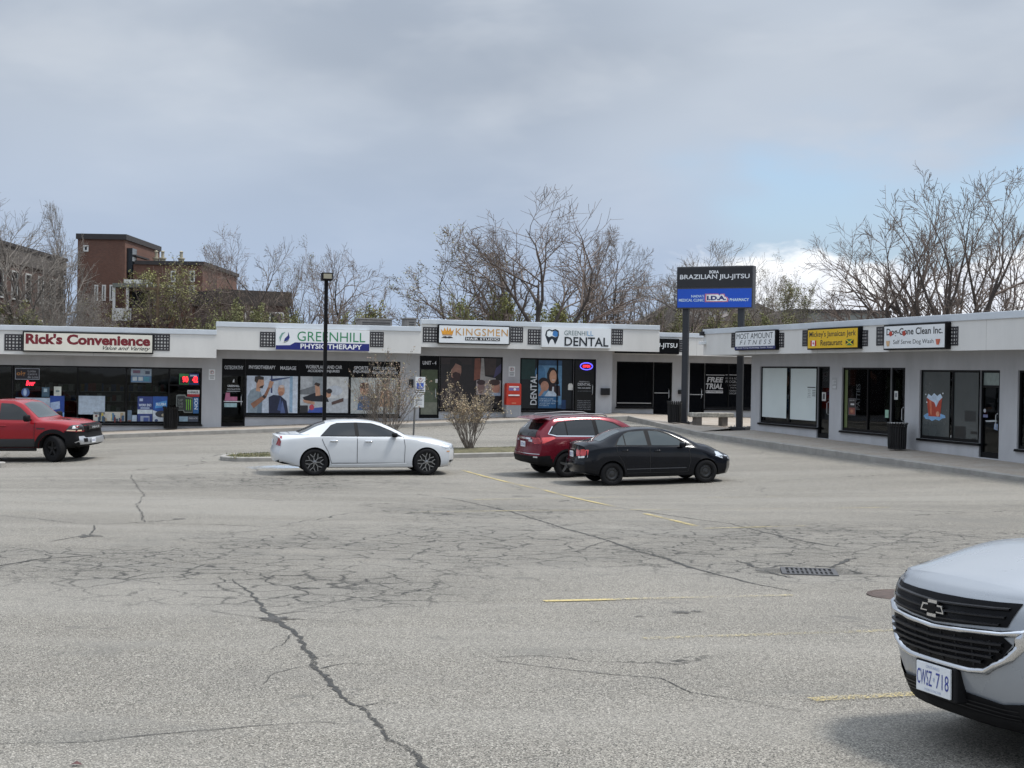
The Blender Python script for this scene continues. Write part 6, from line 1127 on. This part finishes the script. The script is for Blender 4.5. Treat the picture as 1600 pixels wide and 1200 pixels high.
# ------------------------------------------------------------------ trees, shrubs
def rot_about(v, ax, a): return Matrix.Rotation(a, 3, ax) @ v
def perp(d, rn):
    w = Vector((rn.uniform(-1, 1), rn.uniform(-1, 1), rn.uniform(-1, 1))); p = w-d*w.dot(d); return p.normalized() if p.length > 1e-3 else Vector((1, 0, 0))
def grow_tree(seed, trunk=.28, kids=(6, 7, 6, 5), ang=(.75, .8, .8, .8), ratio=(.62, .6, .6, .55), up=.10, wig=.16, lean=(0, 0), r0=.022, leaf=0, leaf_size=.006, forks=1):
    """unit-height tree: returns (woody mesh, twig mesh, leaf mesh) builders scaled so the top is at z = 1"""
    rn = random.Random(seed); wood, twig, leaves = MB(), MB(), MB(); top = [0]
    def grow(p, d, L, r, lev):
        ns = (6, 5, 4, 3, 2)[min(lev, 4)]; P = [p.copy()]; D = [d.copy()]; cur = p.copy(); dd = d.copy()
        for i in range(ns):
            dd = (dd + perp(dd, rn)*wig*rn.random()*(1.2 if lev else .5) + Vector((0, 0, up*(1 if lev else .3)))).normalized(); cur = cur+dd*(L/ns); P.append(cur.copy()); D.append(dd.copy())
        R = [max(r*(1-(.93, .86, .7, .6, .5)[min(lev, 4)]*i/ns), .0008) for i in range(ns+1)]; top[0] = max(top[0], cur.z)
        (wood if lev < 2 else twig).tube(P, R, (7, 5, 4, 3, 3)[min(lev, 4)], cap=False)
        if lev >= 2 and leaf:
            for i in range(int(leaf*(1 if lev == 2 else 2)*rn.uniform(.5, 1.5))):
                q = P[rn.randrange(1, len(P))] + Vector((rn.gauss(0, 1), rn.gauss(0, 1), rn.gauss(0, 1)))*leaf_size*1.4; a = perp(Vector((0, 0, 1)), rn)*leaf_size*rn.uniform(.5, 1.2); b = perp(a.normalized(), rn)*leaf_size*rn.uniform(.4, .9)
                leaves.add([q-a, q+b, q+a, q-b], [(0, 1, 2, 3)], rn.choice((0, 0, 1)))
        if lev >= len(kids): return
        n = max(2, int(kids[lev]*rn.uniform(.75, 1.25)))
        for k in range(n):
            t = (.30+.70*(k+rn.random())/n) if lev else (trunk+(1-trunk)*(k+.6*rn.random())/n); f = t*ns; i = min(int(f), ns-1); q = P[i].lerp(P[i+1], f-i); dr = D[i+1]
            az = k*2.4+rn.uniform(-.5, .5); ax = perp(dr, rn) if lev else Vector((math.cos(az), math.sin(az), 0)); nd = rot_about(dr, ax, ang[lev]*rn.uniform(.55, 1.25)); l2 = L*ratio[lev]*rn.uniform(.7, 1.2)*(1.1-.45*t if lev else 1.15-.5*t)
            grow(q, nd, l2, max(min(R[i]*.7, r*.55), .0009), lev+1)
    for k in range(forks):
        a = k*2*math.pi/max(forks, 1)+rn.random(); s_ = .0 if forks == 1 else .38
        grow(Vector((0, 0, 0)), Vector((lean[0]+s_*math.cos(a), lean[1]+s_*math.sin(a), 1)).normalized(), .78*(1 if forks == 1 else rn.uniform(.7, 1)), r0*(1 if forks == 1 else .7), 0)
    for mb in (wood, twig, leaves): mb.v = [(x/top[0], y/top[0], z/top[0]) for x, y, z in mb.v]
    return wood, twig, leaves
bark = mat('bark_grey_brown', (.075, .062, .055), .95, var=.35, scale=4); twig_m = mat('twig_brown', (.16, .125, .105), .95, var=.25, scale=5); twig_g = mat('twig_grey', (.18, .16, .14), .95, var=.25, scale=5)
bud_t = [mat('bud_tan', (.22, .19, .10), .8, var=.3), mat('bud_olive', (.15, .17, .065), .8, var=.3)]; bud_g = [mat('leaf_fresh_green', (.24, .25, .09), .8, var=.3), mat('leaf_yellow_green', (.32, .31, .13), .8, var=.3)]; bud_d = [mat('leaf_olive', (.18, .18, .075), .85, var=.3), mat('leaf_dark_olive', (.135, .135, .06), .85, var=.3)]; bud_o = [mat('bud_yellow_olive', (.24, .23, .085), .8, var=.3), mat('bud_light_olive', (.18, .18, .07), .8, var=.3)]; bud_p = [mat('bud_pinkish', (.21, .14, .11), .8, var=.3), mat('bud_olive', (0, 0, 0))]
KINDS_ = {'bare': dict(seed=29, kids=(10, 8, 7, 5), trunk=.18, up=.05, ang=(.8, .8, .85, .85), ratio=(.80, .62, .6, .6), r0=.030, wig=.22), 'spread': dict(seed=23, kids=(8, 7, 6, 5), trunk=.16, ang=(.85, .8, .85, .85), ratio=(.85, .62, .6, .6), up=.05, r0=.030, wig=.22), 'upright': dict(seed=31, r0=.026, kids=(11, 8, 7, 5), ang=(.6, .7, .75, .8), up=.05, trunk=.15),
          'multi': dict(seed=47, r0=.036, kids=(6, 6, 6, 4), forks=5, trunk=.25, ang=(.6, .7, .75, .8), up=.06, ratio=(.6, .6, .6, .55)), 'budding': dict(seed=53, kids=(9, 8, 7, 5), leaf=.7, leaf_size=.006, trunk=.25, wig=.22, up=.04, r0=.03, ang=(.85, .8, .85, .85), ratio=(.82, .6, .6, .6)), 'budding_b': dict(seed=67, kids=(9, 8, 7, 5), leaf=.7, leaf_size=.006, trunk=.25, lean=(-.22, 0), wig=.26, up=.06),
          'leafy': dict(seed=71, kids=(8, 7, 6, 5), leaf=2.0, leaf_size=.013, trunk=.08, ang=(.8, .8, .8, .8), forks=3, r0=.014), 'brush': dict(seed=83, kids=(10, 8, 7, 5), trunk=.05, ang=(1.0, .9, .9, .9), ratio=(.8, .65, .6, .6), forks=3, up=.03, wig=.3, r0=.012), 'haze': dict(seed=91, kids=(10, 8, 7, 5), leaf=1.5, leaf_size=.007, trunk=.15, up=.08, ang=(.8, .8, .85, .85)), 'lean': dict(seed=97, kids=(10, 8, 7, 5), lean=(.75, 0), up=.07, trunk=.15, ang=(.7, .7, .8, .8))}
TM = {}
def tree(kind, px, ytop, D, wpx, label, budm=None, wm=None, tm=None, rz=None, base=-1.1, cat='tree', name='tree', group='trees behind the shop rows', yb=None):
    key = (kind, id(budm), id(tm))
    if kind not in TM: TM[kind] = grow_tree(**KINDS_[kind])
    if key not in TM:
        w, t, l = TM[kind]; TM[key] = (w.mesh('trunk', wm or bark, True), t.mesh('crown', tm or twig_m), l.mesh('buds', budm) if l.v and budm else None)
        A = np.array(t.v); TM[(key, 'w')] = float(np.percentile(A[:, 0], 96)-np.percentile(A[:, 0], 4))
    me = TM[key]; p = at_depth(px, 560, D); zt = at_depth(px, ytop, D).z; H = zt-base; sxy = (wpx/(FPX/D))/TM[(key, 'w')]
    o = empty(name, loc=(p.x, p.y, base)); o.scale = (sxy, sxy, H); o.rotation_euler = (0, 0, rz if rz is not None else 0); tag(o, label, cat, group)
    link('trunk', me[0], o); link('crown', me[1], o)
    if me[2]: link('buds', me[2], o)
    return o
for a in (('bare', 42, 296, 78, 165, 'tall bare grey tree rising over the left brick building', None, bark, twig_g), ('upright', 100, 312, 84, 72, 'narrow bare grey tree left of the brick stair tower', None, bark, twig_g),
          ('brush', 118, 432, 74, 150, 'low tangle of bare pale branches over the convenience store roof', None, bark, twig_g), ('brush', 55, 440, 75, 130, 'low tangle of bare branches in front of the left brick building', None, bark, twig_g, 1.3),
          ('haze', 262, 396, 80, 125, 'olive green budding tree in front of the brown brick wall', bud_o), ('budding', 334, 348, 84, 150, 'budding tree with a rounded pinkish crown right of the brick building', bud_p, None, None, .4),
          ('spread', 405, 352, 82, 150, 'sparse tree with one tall leader left of the lamp post', None, None, None, 2.1), ('budding', 466, 362, 80, 155, 'budding tree just left of the lamp head', bud_t, None, None, 2.6), ('spread', 525, 374, 80, 185, 'wide bare tree just right of the lamp head', None, None, None, .2),
          ('budding_b', 728, 348, 80, 165, 'leaning budding tree behind the hair studio', bud_t, None, None, 0), ('upright', 790, 350, 82, 75, 'slender bare tree between the leaning tree and the big bare tree', None), ('bare', 846, 300, 80, 240, 'largest bare tree behind the dental office', None, None, None, 1.0), ('upright', 958, 372, 88, 100, 'fine twigged bare tree right of the largest one', None, bark, twig_g, 1.7), ('lean', 1000, 396, 84, 120, 'bare tree leaning right towards the pylon sign', None, None, None, 0), ('upright', 915, 350, 86, 110, 'dense bare tree tucked against the right side of the largest one', None, None, None, 3.0),
          ('bare', 1072, 372, 92, 150, 'bare tree behind the left half of the pylon sign', None, None, twig_g, 2.2), ('bare', 1128, 378, 96, 150, 'bare tree behind the right half of the pylon sign', None, None, twig_g, .6), ('budding', 1190, 388, 92, 135, 'budding tree just right of the pylon sign', bud_t, None, None, 1.1), ('haze', 1240, 420, 98, 85, 'small hazy budding tree above the fitness studio', bud_t, None, twig_g, .3),
          ('spread', 1395, 332, 73, 215, 'spreading bare tree above the restaurant sign', None, None, None, 1.2), ('multi', 1475, 256, 72, 240, 'tallest many-stemmed bare tree above the dog wash sign', None, None, None, .5), ('spread', 1575, 330, 78, 190, 'bare tree at the right edge behind the tallest one', None, None, None, 2.9)): tree(*a)
for px, yt, D, w_, bm_, lab in ((585, 470, 80, 80, bud_g, 'bright yellow green bush above the physiotherapy clinic roof'), (560, 482, 79, 50, bud_g, 'small yellow green bush next to the rooftop air handler'), (360, 466, 76, 75, bud_d, 'olive bush behind the step in the roof line'), (418, 474, 77, 80, bud_d, 'dull green bush left of the lamp post above the roof'), (455, 482, 78, 60, bud_d, 'small dull green bush under the bare trees'), (715, 462, 80, 75, bud_g, 'pale green bush at the foot of the leaning tree'), (778, 452, 82, 80, bud_g, 'pale green bush below the slender bare tree'), (850, 470, 82, 95, bud_g, 'low green bush at the foot of the largest bare tree'), (900, 478, 84, 70, bud_d, 'dull bush right of the largest bare tree'), (1062, 476, 88, 70, bud_d, 'dark green bush left of the pylon posts'), (1112, 478, 89, 80, bud_d, 'dark green bush between the pylon posts'), (1165, 484, 90, 70, bud_d, 'dark green bush behind the right pylon post'), (1235, 490, 96, 80, bud_d, 'low dark bush above the restaurant sign'), (40, 470, 76, 90, bud_d, 'dark olive bush at the far left above the roof')):
    tree('leafy', px, yt, D, w_, lab, bm_, cat='bush', name='bush', group='bushes behind the shop rows', rz=px*.7)
# shrubs on the island
def shrub(px, pyb, ptop, wpx, seed, nst, leaf, lm, label, spread=.6):
    x = ISL.X(px, .1, pyb); w = ISL.w(x, .1, 0); zg = gz(w.x, w.y)+.08; D = (Vector((w.x, w.y, 0))-EYE).dot(fw); H = (at_depth(px, ptop, D).z-zg); R = wpx/2/(FPX/D); rn = random.Random(seed); st, lv = MB(), MB()
    def br(p, d, L, r, lev):
        n = 4; P = [p.copy()]; cur = p.copy(); dd = d.copy()
        for i in range(n): dd = (dd+perp(dd, rn)*.16+Vector((0, 0, .05))).normalized(); cur = cur+dd*L/n; P.append(cur.copy())
        st.tube(P, [r*(1-.15*i) for i in range(n+1)], 4 if lev == 0 else 3, cap=False)
        if lev > 0:
            for i in range(int(leaf*rn.uniform(.4, 1.6))):
                q = P[rn.randrange(2, 5)]+Vector((rn.gauss(0, .015), rn.gauss(0, .015), rn.gauss(0, .02)))
                if q.z < H*.42: continue
                s_ = rn.uniform(.018, .042); a = perp(Vector((0, 0, 1)), rn)*s_*.55+Vector((0, 0, s_*.4)); b = perp(a.normalized(), rn)*s_*.5; lv.add([q-a, q+b, q+a, q-b], [(0, 1, 2, 3)], rn.choice((0, 0, 1)))
        if lev < 2:
            for k in range(rn.randint(4, 6)):
                f = rn.uniform(.35, 1)*n; i = min(int(f), n-1); q = P[i].lerp(P[i+1], f-i); br(q, rot_about(dd, perp(dd, rn), rn.uniform(.3, .75)), L*rn.uniform(.28, .5), r*.55, lev+1)
    for k in range(nst):
        a = rn.uniform(0, 2*math.pi); t = math.sqrt(rn.random())*R/H*spread*2; br(Vector((.12*math.cos(a)*rn.random(), .12*math.sin(a)*rn.random(), -.02)), Vector((t*math.cos(a), t*math.sin(a), 1)).normalized(), H*rn.uniform(.55, .85)*(1-.12*t), .013, 0)
    o = empty('shrub', loc=(w.x, w.y, zg)); tag(o, label, 'shrub', 'shrubs on the planted island'); st.build('stems', mat('shrub_stem', (.17, .145, .125), .9, var=.3, scale=8), o); tag(lv.build('buds', lm, o), kind='stuff'); return o
lm1 = [mat('shrub_bud_tan', (.42, .34, .21), .8, var=.3), mat('shrub_bud_brown', (.32, .23, .15), .8, var=.3)]; lm2 = [mat('shrub_bud_rose', (.33, .24, .18), .8, var=.3), mat('shrub_bud_straw', (.36, .31, .17), .8, var=.3)]
shrub(733, 700, 598, 100, 5, 36, 4.5, lm1, 'bare stemmed shrub with tan leaf buds in front of the hair studio'); shrub(602, 697, 556, 115, 9, 40, 3.5, lm2, 'tall sparse budding shrub behind the roof of the white sedan')
# ------------------------------------------------------------------ buildings behind the plaza
def brick_mat(name, c1, c2, mo):
    t = NT(name); br = t.N.new('ShaderNodeTexBrick'); mp = t.map(rot=(math.pi/2, 0, 0)); t.K.new(mp, br.inputs['Vector']); br.inputs['Scale'].default_value = 4.2; br.inputs['Color1'].default_value = (*c1, 1); br.inputs['Color2'].default_value = (*c2, 1); br.inputs['Mortar'].default_value = (*mo, 1); br.inputs['Mortar Size'].default_value = .012
    t.K.new(t.mix(t.ramp(t.noise(.5), .35, .7, 0, .5), br.outputs[0], tuple(v*.7 for v in c1)), t.b.inputs['Base Color']); t.b.inputs['Roughness'].default_value = .9; return t.M
brick = brick_mat('brown_brick', (.15, .07, .048), (.115, .056, .04), (.16, .13, .11)); brick2 = brick_mat('dark_brick', (.12, .07, .055), (.095, .058, .048), (.13, .11, .10)); cope = mat('dark_coping', (.035, .03, .03), .7); cream = mat('cream_siding', (.50, .44, .30), .8, var=.08); wht = mat('white_trim_paint', (.62, .62, .60), .6); dgl = mat('far_window_glass', (.02, .025, .03), .1, var=0); brown_m = mat('brown_timber', (.06, .035, .03), .8)
def win(root, F_y, x0, x1, z0, z1, fm=wht):
    f = MB(); w = .09; f.box(x0, x1, F_y-.06, F_y+.02, z0, z0+w); f.box(x0, x1, F_y-.06, F_y+.02, z1-w, z1); f.box(x0, x0+w, F_y-.055, F_y+.02, z0+w, z1-w); f.box(x1-w, x1, F_y-.055, F_y+.02, z0+w, z1-w); o = f.build('window', fm, root); g_ = MB(); g_.box(x0+w, x1-w, F_y-.02, F_y-.005, z0+w, z1-w); g_.build('pane', dgl, o)
def zat(px, py, D): return at_depth(px, py, D).z
# brown brick apartment block with the stair tower
FB = Frame((at_depth(119, 500, 92).x, at_depth(119, 500, 92).y, 0), Vector((1, 0, 0)), Vector((0, 1, 0))); bx = lambda p, y=0: FB.X(p, y); t = empty('brick_apartment_block', FB.M); tag(t, 'brown brick apartment block with a taller stair tower above the convenience store', 'building')
zt1, zt2 = FB.Z(160, 374), FB.Z(260, 413); b0 = -1.2
q = MB(); q.box(bx(119), bx(193), 0, 9, b0, zt1); q.build('tower_wall', brick, t); q = MB(); q.box(bx(119)-.1, bx(193)+.1, -.1, 9.1, zt1, zt1+.35); q.build('coping', cope, t)
q = MB(); q.box(bx(193)+.002, bx(203), 1.5, 9, b0, zt1-2.0); q.build('wall', brick, t); q = MB(); q.box(bx(200), bx(203)+.15, .6, 4, zt1-1.0, zt1-.9); q.build('canopy', cope, t); win(t, -.0, bx(128), bx(136), FB.Z(132, 393), FB.Z(132, 383)); q = MB(); q.box(bx(193), bx(202), .4, 1.49, zt1-2.1, zt1-.5); q.build('stair_window', dgl, t)
q = MB(); q.box(bx(203)+.004, bx(312), .5, 12, b0, zt2); q.build('wall', brick, t); q = MB(); q.box(bx(203)+.1, bx(312)+.15, .4, 12.1, zt2, zt2+.25); q.build('coping', cope, t)
for px in (242, 252, 281): q = MB(); x = bx(px, 5); q.lathe([(.2, zt2+.25), (.2, zt2+.7), (.26, zt2+.72), (.26, zt2+.8), (.11, zt2+.82), (.11, zt2+1.2), (.16, zt2+1.22), (0, zt2+1.3)], 10, (x, 5, 0)); q.build('roof_vent', mat('vent_cream', (.36, .33, .25), .8), t)
q = MB(); x0, x1 = bx(174, -2), bx(250, -2); za, zb_ = FB.Z(210, 449, -2), FB.Z(210, 483, -2); q.box(x0, x1, -2, .0, za, za+.25); q.build('balcony_roof', mat('grey_green_roof', (.16, .17, .15), .8), t); q = MB(); q.box(x0+.5, x0+2.2, -1.2, -.6, za+.26, za+.55); q.build('roof_box', wht, t)
q = MB(); q.box(x0, x1, -2, -.001, zb_-1.0, zb_-.75); q.build('balcony_floor', brown_m, t); q = MB(); q.box(bx(205, -2), x1, -2.02, -1.95, zb_-.75, zb_+.1); q.build('balcony_parapet', brown_m, t); q = MB(); q.box(x0, bx(204, -2), -2.02, -1.95, zb_-.75, zb_+.05); q.build('balcony_screen', wht, t)
for px in (176, 197, 248): q = MB(); x = bx(px, -2); q.box(x-.08, x+.08, -1.93, -1.8, zb_-.75, za); q.build('post', wht if px < 240 else brown_m, t)
q = MB(); q.box(bx(205), bx(236), -.02, .02, zb_-.7, za-.1); q.build('balcony_door', dgl, t); win(t, 0, bx(239), bx(247), FB.Z(240, 478), FB.Z(240, 458)); win(t, -.0, bx(180), bx(190), FB.Z(185, 503), FB.Z(185, 488))
for px in (146, 158, 170): win(t, 0, bx(px), bx(px+6), FB.Z(px, 470), FB.Z(px, 445))
for px in (262, 292): win(t, .5, bx(px), bx(px+8), FB.Z(px, 470), FB.Z(px, 445)); win(t, .5, bx(px), bx(px+8), FB.Z(px, 440), FB.Z(px, 422))
# left brick block, seen along its long side
pa_ = at_depth(-8, 500, 80); pb2 = at_depth(99, 500, 93.5); dx = (pb2-pa_); dx.z = 0; ln = dx.length; xd = dx.normalized(); yd = Vector((-xd.y, xd.x, 0)); F2 = Frame((pa_.x, pa_.y, 0), xd, yd); t = empty('brick_apartment_block', F2.M); tag(t, 'dark brick apartment block receding at the far left edge', 'building')
zr = zat(0, 380, 81); q = MB(); q.box(-3, ln, 0, 9, -1.2, zr-1.0); q.build('wall', brick2, t); q = MB(); q.box(-3.1, ln+.1, -.12, 9.1, zr-.999, zr-.08); q.build('parapet', mat('grey_parapet', (.12, .105, .095), .9, var=.2), t); q = MB(); q.box(-3.2, ln+.2, -.2, 9.2, zr-.079, zr+.12); q.build('coping', cope, t)
for k in range(5):
    for lv_ in range(3): x = .2+k*2.55; z = zr-3.1-lv_*2.7; win(t, 0, x, x+1.1, z, z+1.7)
# low dark building in the gap
FD = Frame((at_depth(346, 500, 88).x, at_depth(346, 500, 88).y, 0), Vector((.86, .51, 0)), Vector((-.51, .86, 0))); t = empty('low_brown_building', FD.M); tag(t, 'low dark brown flat-roofed building between the trees above the physiotherapy roof', 'building'); z_ = FD.Z(350, 452); q = MB(); q.box(0, 4.4, 0, 6, -1.2, z_-.9); q.build('wall', brick2, t); q = MB(); q.box(-.15, 4.55, -.15, 6.1, z_-.899, z_); q.build('roof', mat('dark_roof_edge', (.05, .042, .038), .9), t); win(t, 0, 1.5, 2.6, z_-2.6, z_-1.3); win(t, 0, 3.1, 4.1, z_-2.6, z_-1.3)
def house(px, D, w, h, yt, label, gable=True, m_=cream, rz=0):
    p = at_depth(px, 500, D); t = empty('far_house', loc=(p.x, p.y, -1.2), rz=rz); tag(t, label, 'house', 'far houses'); ze = zat(px, yt, D)+1.2-(1.6 if gable else 0); q = MB(); q.box(-w/2, w/2, 0, 7, 0, ze); q.build('wall', m_, t)
    q = MB(); q.prism([(-w/2-.4, ze-.05), (w/2+.4, ze-.05), (0, ze+1.6)], -.4, 7.4) if gable else q.box(-w/2-.2, w/2+.2, -.2, 7.2, ze, ze+.3); q.build('roof', mat('far_shingles', (.16, .14, .13), .9) if gable else cope, t)
    n = max(1, int(w/2.4))
    for i in range(n):
        for z in (ze-1.9, ze-4.4):
            if z > .5: x = -w/2+w*(i+.5)/n; win(t, 0, x-.5, x+.5, z, z+1.3)
house(1046, 120, 5, 6, 474, 'cream house peeking out left of the pylon sign'); house(1182, 125, 7, 6, 474, 'cream gabled house right of the pylon posts', True, cream, .2); house(1112, 128, 6, 6, 484, 'pale flat house between the pylon posts', False, wht); house(1312, 130, 9, 6, 489, 'long low grey house above the restaurant sign', False, mat('far_grey_siding', (.22, .23, .22), .8)); house(1240, 128, 6, 6, 484, 'small cream house behind the bushes over the fitness sign', True, cream, -.3); house(1372, 132, 6, 6, 488, 'cream house low between the trunks of the spreading tree')
p = at_depth(246, 500, 79); t = empty('utility_pole', loc=(p.x, p.y, -1.2)); tag(t, 'thin wooden utility pole in front of the brick apartment block', 'pole'); hh = zat(246, 433, 79)+1.2; wd = mat('pole_wood', (.16, .11, .07), .9, var=.3); q = MB(); q.tube([(0, 0, 0), (0, 0, hh)], [.11, .08], 8); q.build('shaft', wd, t); q = MB(); q.box(-.7, .7, -.06, .06, hh-.7, hh-.58); q.build('crossarm', wd, t)
for x in (-.6, .6): q = MB(); q.lathe([(.04, hh-.58), (.06, hh-.5), (.03, hh-.4), (0, hh-.4)], 8, (x, 0, 0)); q.build('insulator', wht, t)
